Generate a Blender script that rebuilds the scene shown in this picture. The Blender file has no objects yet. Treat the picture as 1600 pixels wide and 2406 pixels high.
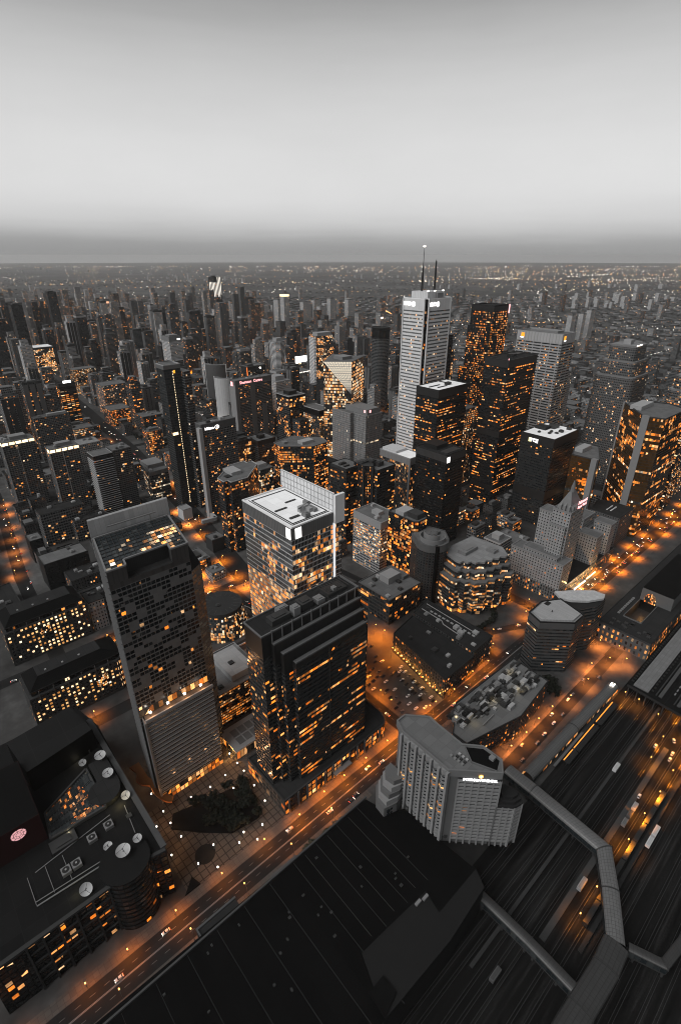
import bpy, math, random
from mathutils import Vector, noise as mnoise
rnd = random.Random(7)
PI = math.pi
S = bpy.context.scene
C = S.collection
# ------------------------------------------------------------------ frame
# World axes follow the city's street grid: +X runs along the main avenue, +Y up the side streets, metres.
# The camera stands at (0, 0, 346) on the observation deck.
CAMZ = 346.0
AZ = math.radians(48)
FPX, PITCH, CX, CY = 1230.0, math.radians(26.1), 800.0, 1203.0

def proj(x, y, z):
    X = x*math.sin(AZ) - y*math.cos(AZ); Y = x*math.cos(AZ) + y*math.sin(AZ); Z = z - CAMZ
    d = Y*math.cos(PITCH) - Z*math.sin(PITCH)
    if d < 1: return None
    return CX + FPX*X/d, CY + FPX*(-Y*math.sin(PITCH) - Z*math.cos(PITCH))/d, d

def polar(X, Y):
    "lateral / depth metres from the viewpoint -> grid"
    return X*math.sin(AZ) + Y*math.cos(AZ), -X*math.cos(AZ) + Y*math.sin(AZ)

# ------------------------------------------------------------------ materials
MATS = {}
def newmat(name):
    m = bpy.data.materials.new(name); m.use_nodes = True
    nt = m.node_tree; nt.nodes.clear()
    out = nt.nodes.new('ShaderNodeOutputMaterial')
    return m, nt, out

class NB:
    def __init__(s, nt): s.nt = nt
    def n(s, t, **kw):
        nd = s.nt.nodes.new(t)
        for k, v in kw.items(): setattr(nd, k, v)
        return nd
    def L(s, a, b): s.nt.links.new(a, b)
    def inp(s, sock, v):
        if hasattr(v, 'is_output') or isinstance(v, bpy.types.NodeSocket): s.L(v, sock)
        else: sock.default_value = v
    def m(s, op, a, b=0.0, c=0.0):
        nd = s.n('ShaderNodeMath', operation=op)
        s.inp(nd.inputs[0], a); s.inp(nd.inputs[1], b)
        if len(nd.inputs) > 2: s.inp(nd.inputs[2], c)
        return nd.outputs[0]
    def xyz(s, a, b, c):
        nd = s.n('ShaderNodeCombineXYZ')
        s.inp(nd.inputs[0], a); s.inp(nd.inputs[1], b); s.inp(nd.inputs[2], c)
        return nd.outputs[0]
    def white(s, v):
        nd = s.n('ShaderNodeTexWhiteNoise', noise_dimensions='3D'); s.L(v, nd.inputs['Vector']); return nd.outputs['Value']
    def noise(s, v, scale, detail=2.0, rough=.5):
        nd = s.n('ShaderNodeTexNoise'); 
        if v is not None: s.L(v, nd.inputs['Vector'])
        nd.inputs['Scale'].default_value = scale; nd.inputs['Detail'].default_value = detail; nd.inputs['Roughness'].default_value = rough
        return nd.outputs[0]
    def mixc(s, f, a, b):
        nd = s.n('ShaderNodeMix', data_type='RGBA'); s.inp(nd.inputs[0], f)
        for k, v in ((6, a), (7, b)):
            if isinstance(v, bpy.types.NodeSocket): s.L(v, nd.inputs[k])
            else: nd.inputs[k].default_value = (*v, 1) if len(v) == 3 else v
        return nd.outputs[2]
    def ramp(s, f, stops):
        nd = s.n('ShaderNodeValToRGB'); s.inp(nd.inputs[0], f); e = nd.color_ramp.elements
        while len(e) < len(stops): e.new(.5)
        for i, (p, c) in enumerate(stops):
            e[i].position = p; e[i].color = (*c, 1) if not isinstance(c, (int, float)) else (c, c, c, 1)
        return nd.outputs[0]

def G(v, b=0.0):
    v = v**1.32*1.04
    return (v*.985, v, v*1.02)

def plain(name, v, rough=.8, var=.25, scale=.25, metal=0.0, tint=None, fine=2.5, bump=0.0):
    "grey surface with soft weathering"
    if name in MATS: return MATS[name]
    m, nt, out = newmat(name); b = NB(nt)
    tc = b.n('ShaderNodeTexCoord').outputs['Object']
    n1 = b.noise(tc, scale, 4, .6); n2 = b.noise(tc, fine, 3, .6)
    f = b.m('ADD', b.m('MULTIPLY', n1, 1.3), b.m('MULTIPLY', n2, .7))
    col = tint or G(v)
    lo = tuple(c*(1-var) for c in col); hi = tuple(min(.95, c*(1+var)) for c in col)
    p = b.n('ShaderNodeBsdfPrincipled')
    b.L(b.mixc(b.m('MULTIPLY', f, .5), lo, hi), p.inputs['Base Color'])
    p.inputs['Roughness'].default_value = rough; p.inputs['Metallic'].default_value = metal
    p.inputs['Specular IOR Level'].default_value = .04 if rough > .55 else .4
    b.L(p.outputs[0], out.inputs[0]); MATS[name] = m; return m

def panel(name, v, w=6.0, h=6.0, seam=.6, width=.12, rough=.8, var=.2, tint=None):
    "surface laid in rectangular panels with seams (roof membranes, paving)"
    if name in MATS: return MATS[name]
    m, nt, out = newmat(name); b = NB(nt)
    tc = b.n('ShaderNodeTexCoord').outputs['Object']
    sp = b.n('ShaderNodeSeparateXYZ'); b.L(tc, sp.inputs[0])
    fx = b.m('FRACT', b.m('DIVIDE', sp.outputs[0], w)); fy = b.m('FRACT', b.m('DIVIDE', sp.outputs[1], h))
    ln = b.m('MAXIMUM', b.m('LESS_THAN', fx, width/w*2), b.m('LESS_THAN', fy, width/h*2))
    cell = b.white(b.xyz(b.m('FLOOR', b.m('DIVIDE', sp.outputs[0], w)), b.m('FLOOR', b.m('DIVIDE', sp.outputs[1], h)), 1.0))
    n1 = b.noise(tc, .12, 5, .65); n2 = b.noise(tc, 1.4, 3, .6)
    f = b.m('ADD', b.m('MULTIPLY', cell, .3), b.m('ADD', b.m('MULTIPLY', n1, .5), b.m('MULTIPLY', n2, .3)))
    col = tint or G(v)
    base = b.mixc(f, tuple(c*(1-var*1.6) for c in col), tuple(min(.95, c*(1+var*1.6)) for c in col))
    base = b.mixc(b.m('MULTIPLY', ln, .85), base, tuple(c*seam for c in col))
    p = b.n('ShaderNodeBsdfPrincipled'); b.L(base, p.inputs['Base Color']); p.inputs['Roughness'].default_value = rough; p.inputs['Specular IOR Level'].default_value = .03
    b.L(p.outputs[0], out.inputs[0]); MATS[name] = m; return m

def emis(name, col, st):
    if name in MATS: return MATS[name]
    m, nt, out = newmat(name); b = NB(nt)
    e = b.n('ShaderNodeEmission'); e.inputs[0].default_value = (*col, 1); e.inputs[1].default_value = st
    b.L(e.outputs[0], out.inputs[0]); m.cycles.emission_sampling = 'NONE'; MATS[name] = m; return m

def facade(name, wall=.1, glass=.012, win=(.1, .9, .25, .8), lit=.2, row=.5, st=1.6, hue=0.0, run=5, mull=0, wrough=.6, grough=.16, spandrel=None, wallvar=.15, band=0, clump=.9, blank=0, gtint=None):
    """curtain wall / punched windows over a UV counted in bays and floors; single panes are lit at random.
    row: how strongly whole floors switch together; run: bays per office; hue: 0 deep orange .. 1 pale"""
    if name in MATS: return MATS[name]
    m, nt, out = newmat(name); b = NB(nt)
    uv = b.n('ShaderNodeUVMap'); uv.uv_map = 'UVMap'
    sp = b.n('ShaderNodeSeparateXYZ'); b.L(uv.outputs[0], sp.inputs[0]); u, v = sp.outputs[0], sp.outputs[1]
    oi = b.m('MULTIPLY', b.n('ShaderNodeObjectInfo').outputs['Random'], 97.0)
    cu, cv, fu, fv = b.m('FLOOR', u), b.m('FLOOR', v), b.m('FRACT', u), b.m('FRACT', v)
    def between(x, a, c): return b.m('MULTIPLY', b.m('GREATER_THAN', x, a), b.m('LESS_THAN', x, c))
    mask = between(fv, win[2], win[3])
    if win[0] > 0 or win[1] < 1: mask = b.m('MULTIPLY', mask, between(fu, win[0], win[1]))
    if mull: mask = b.m('MULTIPLY', mask, b.m('GREATER_THAN', b.m('FRACT', b.m('MULTIPLY', u, float(mull))), .16))
    if band: mask = b.m('MULTIPLY', mask, b.m('GREATER_THAN', b.m('FRACT', b.m('DIVIDE', u, float(band))), .55/band))
    if blank: mask = b.m('MULTIPLY', mask, b.m('GREATER_THAN', b.m('ADD', b.m('MULTIPLY', b.white(b.xyz(b.m('FLOOR', b.m('DIVIDE', cu, 2.0)), cv, b.m('ADD', oi, 41.0))), .6), b.m('MULTIPLY', b.noise(b.xyz(b.m('MULTIPLY', u, .16), b.m('MULTIPLY', v, .12), oi), 1.0, 2), .4)), blank))
    r1 = b.white(b.xyz(cu, cv, oi))
    off = b.m('MULTIPLY', b.white(b.xyz(3.3, cv, oi)), float(run))
    r2 = b.white(b.xyz(b.m('FLOOR', b.m('DIVIDE', b.m('ADD', u, off), float(run))), cv, b.m('ADD', oi, 5.0)))
    r3 = b.white(b.xyz(9.1, cv, b.m('ADD', oi, 11.0)))
    cl = b.noise(b.xyz(b.m('MULTIPLY', u, .11), b.m('MULTIPLY', v, .16), oi), 1.0, 2)
    thr = b.m('MULTIPLY', lit*.74, b.m('MULTIPLY_ADD', b.m('SUBTRACT', cl, .5), 4.5*clump, 1.0))
    rr = b.m('ADD', b.m('MULTIPLY', r1, 1-row), b.m('ADD', b.m('MULTIPLY', r2, row*.6), b.m('MULTIPLY', r3, row*.4)))
    on = b.m('MULTIPLY', b.m('LESS_THAN', rr, b.m('ADD', thr, .17*row*min(1, lit*2.2))), mask)
    r5 = b.white(b.xyz(cu, cv, b.m('ADD', oi, 31.0)))
    hr = b.m('ADD', b.m('MULTIPLY', b.m('POWER', r5, 1.25), .78), hue+.03)
    col = b.ramp(hr, [(0.0, (1, .20, .012)), (.3, (1, .30, .04)), (.6, (1, .43, .13)), (.85, (1, .60, .30)), (1.0, (1, .84, .62))])
    inner = b.noise(b.xyz(b.m('MULTIPLY', u, 2.3), b.m('MULTIPLY', v, 3.1), oi), 1.0, 2)
    power = b.m('MULTIPLY', b.m('MULTIPLY_ADD', b.m('POWER', b.white(b.xyz(cu, cv, b.m('ADD', oi, 53.0))), 2.0), 1.25, .16), b.m('MULTIPLY_ADD', inner, 1.5, .2))
    tc = b.n('ShaderNodeTexCoord').outputs['Object']
    wn = b.m('ADD', b.m('MULTIPLY', b.noise(tc, .06, 4, .6), .6), b.m('MULTIPLY', b.white(b.xyz(cu, cv, 2.0)), .4))
    wc = G(wall); wcol = b.mixc(wn, tuple(c*(1-wallvar*1.5) for c in wc), tuple(min(.9, c*(1+wallvar*1.5)) for c in wc))
    if spandrel is not None:
        isw = between(fu, .06, .94)
        wcol = b.mixc(isw, wcol, G(spandrel))
    gv = b.white(b.xyz(cu, cv, b.m('ADD', oi, 17.0)))
    gcol = b.mixc(b.m('POWER', gv, 3.0), (glass*.75, glass, glass*1.15), (glass*2.6, glass*2.9, glass*3.0))
    if gtint: gcol = b.mixc(gv, tuple(c*.5 for c in gtint), gtint)
    p = b.n('ShaderNodeBsdfPrincipled')
    b.L(b.mixc(mask, wcol, gcol), p.inputs['Base Color'])
    b.L(b.m('MULTIPLY_ADD', mask, grough-wrough, wrough), p.inputs['Roughness'])
    b.L(b.m('MULTIPLY_ADD', mask, .38, .10), p.inputs['Specular IOR Level'])
    b.L(col, p.inputs['Emission Color']); b.L(b.m('MULTIPLY', on, b.m('MULTIPLY', power, st)), p.inputs['Emission Strength'])
    bp = b.n('ShaderNodeBump'); bp.inputs['Strength'].default_value = .35; bp.inputs['Distance'].default_value = .3
    b.L(b.m('SUBTRACT', 1.0, mask), bp.inputs['Height']); b.L(bp.outputs[0], p.inputs['Normal'])
    b.L(p.outputs[0], out.inputs[0]); m.cycles.emission_sampling = 'NONE'
    MATS[name] = m; return m

def louvre(name, v, n=3.0, depth=.55):
    if name in MATS: return MATS[name]
    m, nt, out = newmat(name); b = NB(nt)
    uv = b.n('ShaderNodeUVMap'); uv.uv_map = 'UVMap'
    sp = b.n('ShaderNodeSeparateXYZ'); b.L(uv.outputs[0], sp.inputs[0])
    f = b.m('LESS_THAN', b.m('FRACT', b.m('MULTIPLY', sp.outputs[0], n)), .3)
    r = b.white(b.xyz(b.m('FLOOR', b.m('MULTIPLY', sp.outputs[0], n)), 1.0, 4.0))
    g = b.mixc(f, G(v), G(v*depth)); g = b.mixc(b.m('MULTIPLY', r, .25), g, G(v*1.25))
    p = b.n('ShaderNodeBsdfPrincipled'); b.L(g, p.inputs['Base Color']); p.inputs['Roughness'].default_value = .55
    b.L(p.outputs[0], out.inputs[0]); MATS[name] = m; return m

# ------------------------------------------------------------------ mesh helpers
class MB:
    def __init__(s): s.v = []; s.f = []; s.uv = []; s.mi = []
    def face(s, pts, uv=None, mi=0):
        i = len(s.v); s.v += pts; s.f.append(tuple(range(i, i+len(pts)))); s.uv.append(uv or [(0, 0)]*len(pts)); s.mi.append(mi)
    def side(s, p, q, z0, z1, nb=1, nf=1, u0=0, v0=0, z2=None, z3=None):
        z2 = z1 if z2 is None else z2
        s.face([(p[0], p[1], z0), (q[0], q[1], z0), (q[0], q[1], z2), (p[0], p[1], z1)], [(u0, v0), (u0+nb, v0), (u0+nb, v0+nf), (u0, v0+nf)])
    def prism(s, poly, z0, z1, bay=3.0, fh=3.6, skip=()):
        n = len(poly); nf = max(1, round((z1-z0)/fh))
        for i in range(n):
            if i in skip: continue
            p, q = poly[i], poly[(i+1) % n]
            nb = max(1, round(math.hypot(q[0]-p[0], q[1]-p[1])/bay)); s.side(p, q, z0, z1, nb, nf, i*64)
    def cap(s, poly, z): s.face([(x, y, z) for x, y in poly])
    def box(s, x0, y0, z0, x1, y1, z1, bottom=False):
        p = [(x0, y0), (x1, y0), (x1, y1), (x0, y1)]
        s.prism(p, z0, z1); s.cap(p, z1)
        if bottom: s.face([(x, y, z0) for x, y in reversed(p)])
    def slab(s, poly, z0, z1, bottom=False):
        s.prism(poly, z0, z1); s.cap(poly, z1)
        if bottom: s.face([(x, y, z0) for x, y in reversed(poly)])
    def beam(s, a, b, w, h=None):
        a, b = Vector(a), Vector(b); d = (b-a).normalized(); h = h or w
        up = Vector((0, 0, 1)) if abs(d.z) < .95 else Vector((1, 0, 0))
        x = d.cross(up).normalized()*(w/2); y = d.cross(x).normalized()*(h/2)
        A = [a+x+y, a-x+y, a-x-y, a+x-y]; B = [q+(b-a) for q in A]
        for i in range(4):
            j = (i+1) % 4; s.face([tuple(A[i]), tuple(A[j]), tuple(B[j]), tuple(B[i])])
        s.face([tuple(q) for q in reversed(A)]); s.face([tuple(q) for q in B])
    def tube(s, a, b, r0, r1=None, n=8, capend=True):
        r1 = r0 if r1 is None else r1
        a, b = Vector(a), Vector(b); d = (b-a).normalized()
        up = Vector((0, 0, 1)) if abs(d.z) < .95 else Vector((1, 0, 0))
        x = d.cross(up).normalized(); y = x.cross(d).normalized()
        ra = [a+(x*math.cos(t)+y*math.sin(t))*r0 for t in [2*PI*i/n for i in range(n)]]
        rb = [b+(x*math.cos(t)+y*math.sin(t))*r1 for t in [2*PI*i/n for i in range(n)]]
        for i in range(n):
            j = (i+1) % n; s.face([tuple(ra[i]), tuple(ra[j]), tuple(rb[j]), tuple(rb[i])])
        if capend: s.face([tuple(q) for q in rb]); s.face([tuple(q) for q in reversed(ra)])
    def shift(s, dx, dy, dz=0):
        s.v = [(x+dx, y+dy, z+dz) for x, y, z in s.v]; return s
    def mesh(s, name, *mats):
        me = bpy.data.meshes.new(name); me.from_pydata(s.v, [], s.f)
        ul = me.uv_layers.new(name='UVMap'); k = 0; flat = []
        for u in s.uv:
            for a in u: flat += [a[0], a[1]]
        ul.data.foreach_set('uv', flat)
        for m in mats: me.materials.append(m)
        if any(s.mi): me.polygons.foreach_set('material_index', s.mi)
        me.update(); return me
    def build(s, name, mat, parent=None, origin=(0, 0, 0)):
        mats = mat if isinstance(mat, (list, tuple)) else (mat,)
        o = (parent.location if parent is not None else Vector(origin))
        s.shift(-o[0], -o[1], -o[2])
        ob = bpy.data.objects.new(name, s.mesh(name, *mats)); C.objects.link(ob)
        if parent is not None: ob.parent = parent
        else: ob.location = origin
        return ob
    def sub(s, name, mat, part):
        "sub-part: parent is a part whose own parent holds the location"
        top = part.parent.location; s.shift(-top[0], -top[1], -top[2])
        ob = bpy.data.objects.new(name, s.mesh(name, mat)); C.objects.link(ob); ob.parent = part; return ob

def rectp(s, t, ws, wt): return [(s, t), (s+ws, t), (s+ws, t+wt), (s, t+wt)]
def inset(poly, d):
    n = len(poly); out = []
    for i in range(n):
        p0, p1, p2 = Vector(poly[i-1]), Vector(poly[i]), Vector(poly[(i+1) % n])
        a = (p1-p0).normalized(); c = (p2-p1).normalized()
        na = Vector((-a.y, a.x)); nc = Vector((-c.y, c.x)); k = 1+na.dot(nc)
        out.append(tuple(p1+(na+nc)*(d/max(k, .35))))
    return out
def ccw(p):
    a = sum(p[i-1][0]*p[i][1]-p[i][0]*p[i-1][1] for i in range(len(p)))
    return p if a > 0 else p[::-1]
def circle(x, y, r, n=24, ry=None): return [(x+r*math.cos(2*PI*i/n), y+(ry or r)*math.sin(2*PI*i/n)) for i in range(n)]

def thing(name, label, cat, x, y, z=0, group=None):
    o = bpy.data.objects.new(name, None); o.empty_display_size = .5; C.objects.link(o)
    o.location = (x, y, z); o['label'] = label; o['category'] = cat
    if group: o['group'] = group
    return o
def tag(o, label, cat, group=None):
    o['label'] = label; o['category'] = cat
    if group: o['group'] = group
    return o
def struct(o, kind='structure'): o['kind'] = kind; return o

LAST = [None]
FOOT = []           # footprints already taken
HERO = []           # (x, y, z, short words) for naming the plainer neighbours
def text(root, s, x, y, z, size, face, mat, name='sign', depth=.4, width=None, bold=0.0):
    cu = bpy.data.curves.new('lettering', 'FONT'); cu.body = s; cu.size = size; cu.extrude = depth/2; cu.align_x = 'CENTER'; cu.align_y = 'CENTER'; cu.offset = bold
    cu.resolution_u = 3
    tmp = bpy.data.objects.new('lettering', cu); C.objects.link(tmp)
    me = bpy.data.meshes.new_from_object(tmp.evaluated_get(bpy.context.evaluated_depsgraph_get()))
    bpy.data.objects.remove(tmp); me.materials.clear(); me.materials.append(mat)
    o = bpy.data.objects.new(name, me); C.objects.link(o)
    rz = {'-y': 0, '-x': -PI/2}.get(face, face)
    if width:
        w = max(v.co.x for v in me.vertices)-min(v.co.x for v in me.vertices); o.scale = (width/w, 1, 1)
    o.rotation_euler = (PI/2, 0, rz)
    if root is not None:
        o.parent = root; o.location = Vector((x, y, z))-root.location
    else: o.location = (x, y, z)
    return o

def plate(root, name, x, y, z, w, h, face, mat, d=.3):
    "flat sign panel on a wall facing -y or -x"
    m = MB()
    if face == '-y': m.box(x-w/2, y-d, z-h/2, x+w/2, y, z+h/2, True)
    else: m.box(x-d, y-w/2, z-h/2, x, y+w/2, z+h/2, True)
    return m.build(name, mat, root)

def roof_unit(root, x, y, z, w, d, h, mat, name='rooftop_unit'):
    m = MB(); m.box(x, y, z, x+w, y+d, z+h)
    if w > 3 and d > 3: m.box(x+w*.2, y+d*.2, z+h, x+w*.8, y+d*.8, z+h+.6)
    return m.build(name, mat, root)

def tower(name, label, cat, poly, H, fmat, rmat, bay=3.0, fh=3.7, z0=0, crown=0, cmat=None, bands=(), par=1.0, pmat=None, pent=(), units=0, short=None, group=None, umat=None, seed=0, base=0, bmat=None, foot=True, origin=None):
    poly = ccw(poly); cx = sum(p[0] for p in poly)/len(poly); cy = sum(p[1] for p in poly)/len(poly)
    r = thing(name, label, cat, cx, cy, z0, group)
    zs = z0
    if base:
        m = MB(); m.prism(inset(poly, .4), z0, z0+base, bay*2, base); m.build('base', bmat, r); zs = z0+base
    top = H-crown; cuts = sorted(bands)
    m = MB(); z = zs
    for (b0, b1) in cuts+[(top, top)]:
        if b0 > z+.1:
            n = len(poly); nf = max(1, round((b0-z)/fh))
            for i in range(n):
                p, q = poly[i], poly[(i+1) % n]
                nb = max(1, round(math.hypot(q[0]-p[0], q[1]-p[1])/bay)); m.side(p, q, z, b0, nb, nf, i*64, round(z/fh))
        z = b1
    m.build('facade', fmat, r)
    for (b0, b1) in cuts:
        m = MB(); m.prism(inset(poly, -.15), b0, b1, 3.0, b1-b0); m.cap(inset(poly, -.15), b1); m.build('plant_floor', cmat or pmat, r)
    if crown:
        m = MB(); m.prism(inset(poly, -.12), top, H, 3.0, crown); m.build('crown', cmat, r)
    m = MB(); m.cap(poly, H); m.build('roof', rmat, r)
    if par:
        inn = inset(poly, .7); outp = inset(poly, -.12) if crown else poly
        m = MB(); n = len(poly)
        m.prism(outp, H, H+par)
        for i in range(n):
            j = (i+1) % n
            m.side(inn[j], inn[i], H, H+par)
            m.face([(*outp[i], H+par), (*outp[j], H+par), (*inn[j], H+par), (*inn[i], H+par)])
        m.build('parapet', pmat or rmat, r)
    xs = [p[0] for p in poly]; ys = [p[1] for p in poly]; x0, x1, y0, y1 = min(xs), max(xs), min(ys), max(ys)
    for (a, b_, c, d, h, pm) in pent:
        m = MB(); m.box(x0+(x1-x0)*a, y0+(y1-y0)*b_, H, x0+(x1-x0)*c, y0+(y1-y0)*d, H+h); m.build('penthouse', pm, r)
    rr = random.Random(hash_(name+label)+seed)
    for k in range(units):
        w, d, h = rr.uniform(2.5, 6), rr.uniform(2.5, 6), rr.uniform(1.2, 3)
        for _ in range(12):
            ux = rr.uniform(x0+2, x1-w-2) if x1-x0 > w+5 else x0+2; uy = rr.uniform(y0+2, y1-d-2) if y1-y0 > d+5 else y0+2
            ok = all(not (ux < x0+(x1-x0)*c+1 and ux+w > x0+(x1-x0)*a-1 and uy < y0+(y1-y0)*d2+1 and uy+d > y0+(y1-y0)*b2-1) for (a, b2, c, d2, h2, pm) in pent)
            if ok and all(inside(poly, px, py) for px, py in ((ux-.8, uy-.8), (ux+w+.8, uy-.8), (ux+w+.8, uy+d+.8), (ux-.8, uy+d+.8))):
                roof_unit(r, ux, uy, H, w, d, h, umat or METAL[rr.randrange(3)]); break
    if foot: FOOT.append((x0, y0, x1, y1))
    if short: HERO.append((cx, cy, H, short))
    LAST[0] = r
    return r

def hash_(s):
    h = 7
    for ch in s: h = (h*131+ord(ch)) % 1000003
    return h
def inside(poly, x, y):
    c = False; n = len(poly)
    for i in range(n):
        (x1, y1), (x2, y2) = poly[i], poly[(i+1) % n]
        if (y1 > y) != (y2 > y) and x < (x2-x1)*(y-y1)/(y2-y1)+x1: c = not c
    return c

METAL = [plain('galvanised_metal', .22, .5, .2), plain('dark_metal', .06, .5, .25), plain('pale_metal', .35, .5, .2)]
DARK = plain('dark_painted_metal', .02, .5, .2)
CONC = plain('concrete', .16, .85, .3, .08); CONC_P = plain('pale_concrete', .32, .8, .2, .08); CONC_D = plain('dark_concrete', .07, .85, .3, .08)
R_DARK = panel('dark_roof_membrane', .05, 7, 9, .6); R_MID = panel('grey_gravel_roof', .17, 8, 6, .75, .1); R_PALE = panel('pale_roof_membrane', .26, 6, 8, .75, .1)
R_WHITE = panel('white_roof_membrane', .80, 9, 9, .8, .1, var=.1); R_BLACK = panel('black_roof_membrane', .016, 9, 12, .7)
WHITE = plain('white_metal_panel', .72, .5, .1)
L_BLACK = louvre('black_louvre', .022); L_GREY = louvre('grey_louvre', .12); L_PALE = louvre('pale_louvre', .36, 2.0, .7); L_WHITE = louvre('white_marble_panel', .58, 1.0, .85)
E_WHITE = emis('lit_white_sign', (1, .97, .93), 3.0); E_PINK = emis('lit_pink_sign', (1, .42, .42), 2.2); E_ORANGE = emis('lit_orange_sign', (1, .36, .03), 1.5)
E_WARM = emis('lamp_glow', (1, .62, .25), 9.0); E_LOBBY = emis('lit_lobby', (1, .36, .06), 1.3); E_CREAM = emis('lit_cream_band', (1, .74, .42), 2.2)
E_LAMPW = emis('lamp_glow_white', (1, .9, .78), 14.0); E_HOT = emis('lamp_glow_orange', (1, .48, .10), 6.0)

F_BLACK = facade('black_steel_curtain_wall', .035, .008, (.0, 1, .34, .78), .36, .7, 1.7, 0.0, 6, 1, .45)
F_BLACK2 = facade('black_curtain_wall_sparse', .05, .010, (.0, 1, .3, .75), .15, .5, 1.4, .05, 5, 1, .45)
F_WHITEB = facade('white_panel_bands_with_dark_windows', .58, .02, (0, 1, .36, .72), .16, .3, 1.3, .45, 3, 2, .5, wallvar=.06)
F_STEELB = facade('pale_steel_bands', .34, .012, (0, 1, .32, .76), .26, .35, 1.3, .25, 3, 0, .4, band=6, wallvar=.08)
F_RED = facade('dark_granite_grid', .030, .012, (.2, .8, .22, .78), .62, .25, 1.6, 0.0, 4, 0, .4)
F_GLASS = facade('dark_glass_office_bands', .11, .014, (0, 1, .22, .86), .30, .55, 1.5, .08, 5, 1, .4)
F_GLASSB = facade('bright_glass_office', .10, .015, (.0, 1, .16, .90), .52, .55, 1.5, .30, 5, 1, .4)
F_GOLD = facade('gold_mirror_glass', .05, .012, (.0, 1, .10, .94), .32, .75, 1.4, -.03, 11, 0, .35, .08, gtint=(.050, .026, .008))
F_PIN = facade('pale_vertical_piers', .36, .014, (.34, .9, .06, .97), .12, .5, 1.3, .5, 5, 0, .6)
F_CONC = facade('concrete_grid_offices', .22, .012, (.12, .88, .28, .84), .28, .45, 1.5, .1, 4, 0, .7)
F_GREY = facade('grey_ribbon_offices', .32, .014, (0, 1, .32, .80), .46, .5, 1.5, .3, 5, 1, .7)
F_CONDO = facade('condo_balcony_wall', .20, .012, (.08, .92, .30, .86), .13, .1, 1.5, .15, 2, 0, .7, spandrel=.15)
F_CONDO2 = facade('condo_glass_wall', .14, .015, (.06, .94, .14, .80), .12, .1, 1.4, .3, 2, 0, .5)
F_HOTEL = facade('hotel_room_grid', .15, .010, (.14, .86, .25, .80), .16, .05, 1.5, .1, 2, 0, .7)
F_HOTELP = facade('pale_hotel_grid', .17, .012, (.14, .86, .22, .80), .12, .05, 1.4, .2, 2, 0, .7)
F_STONE = facade('pale_limestone_punched', .30, .012, (.3, .7, .28, .74), .10, .05, 1.2, .1, 2, 0, .85, wallvar=.1)
F_BRICK = facade('dark_brick_punched', .09, .010, (.28, .72, .22, .76), .22, .1, 1.5, .1, 3, 0, .85)
F_SLAB = facade('grey_slab_block', .30, .014, (.2, .8, .25, .75), .20, .1, 1.4, .38, 2, 0, .8)
F_SLABP = facade('pale_slab_block', .42, .016, (.25, .75, .25, .75), .15, .1, 1.3, .42, 2, 0, .8)
F_DIM = facade('dim_stone_block', .13, .010, (.3, .7, .3, .72), .14, .2, 1.3, .1, 3, 0, .8)
F_BLANK = facade('windowless_dark_wall', .035, .012, (.3, .7, .3, .6), .01, .1, 1, .1)
F_BANDW = facade('white_balcony_bands', .55, .014, (0, 1, .35, .86), .14, .2, 1.3, .3, 3, 0, .6)
# ================================================================== SETTING
ASPH = panel('street_asphalt', .040, 23, 31, .9, .1, var=.25)
def ground_mat():
    m, nt, out = newmat('city_ground'); b = NB(nt)
    tc = b.n('ShaderNodeTexCoord').outputs['Object']
    n1 = b.noise(tc, .0011, 5, .6); n2 = b.noise(tc, .009, 5, .7); n3 = b.noise(tc, .07, 3, .6)
    f = b.m('ADD', b.m('MULTIPLY', n1, .6), b.m('ADD', b.m('MULTIPLY', n2, .6), b.m('MULTIPLY', n3, .3)))
    col = b.ramp(f, [(.45, .012), (.62, .03), (.75, .05), (.95, .11)])
    p = b.n('ShaderNodeBsdfPrincipled'); b.L(col, p.inputs['Base Color']); p.inputs['Specular IOR Level'].default_value = .03; p.inputs['Roughness'].default_value = .9
    b.L(p.outputs[0], out.inputs[0]); return m
m = MB(); m.face([(x, y, 0) for x, y in circle(0, 0, 33000, 96)]); struct(m.build('ground', ground_mat()))

ROADS = []
def strip(name, pts_, w, z, mat, kind='structure', reg=True):
    mb = MB(); n = len(pts_); L, R = [], []
    for i in range(n):
        a = Vector(pts_[max(0, i-1)]); c = Vector(pts_[min(n-1, i+1)]); d = (c-a).normalized(); nn = Vector((-d.y, d.x))*(w/2)
        p = Vector(pts_[i]); L.append(tuple(p+nn)); R.append(tuple(p-nn))
    for i in range(n-1):
        mb.face([(*R[i], z), (*R[i+1], z), (*L[i+1], z), (*L[i], z)])
    if reg:
        for i in range(n-1): ROADS.append((pts_[i], pts_[i+1], w/2+4))
    o = mb.build(name, mat); struct(o, kind); return o
def lanes(name, p, q, offs, z, dash=None, w=.18):
    mb = MB(); p, q = Vector(p), Vector(q); d = (q-p).normalized(); nn = Vector((-d.y, d.x)); Ln = (q-p).length
    for o in offs:
        k = 0
        while k < Ln:
            e = min(Ln, k+(dash or Ln)); a = p+d*k+nn*o; c = p+d*e+nn*o; h = nn*w
            mb.face([(*(a-h), z), (*(c-h), z), (*(c+h), z), (*(a+h), z)]); k += (dash or Ln)*(2.5 if dash else 1)
    struct(mb.build(name, plain('road_paint', .20, .7, .5)))
strip('avenue_road', [(-120, 182), (1500, 182)], 16, .008, ASPH)
lanes('road_marking', (-120, 182), (700, 182), (.25, -.25), .014)
lanes('road_marking', (-120, 182), (500, 182), (4, -4), .014, 3.0, .1)
strip('side_street_road', [(243, 190), (243, 470)], 11, .012, ASPH); lanes('road_marking', (243, 196), (243, 430), (0,), .018, 3.0, .1)
strip('station_street_road', [(268, 115.5), (470, 117)], 11, .012, ASPH)
strip('curved_road', [(368, 190), (372, 204), (384, 216), (402, 214), (425, 203), (440, 195), (452, 190)], 9, .012, ASPH)
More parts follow.
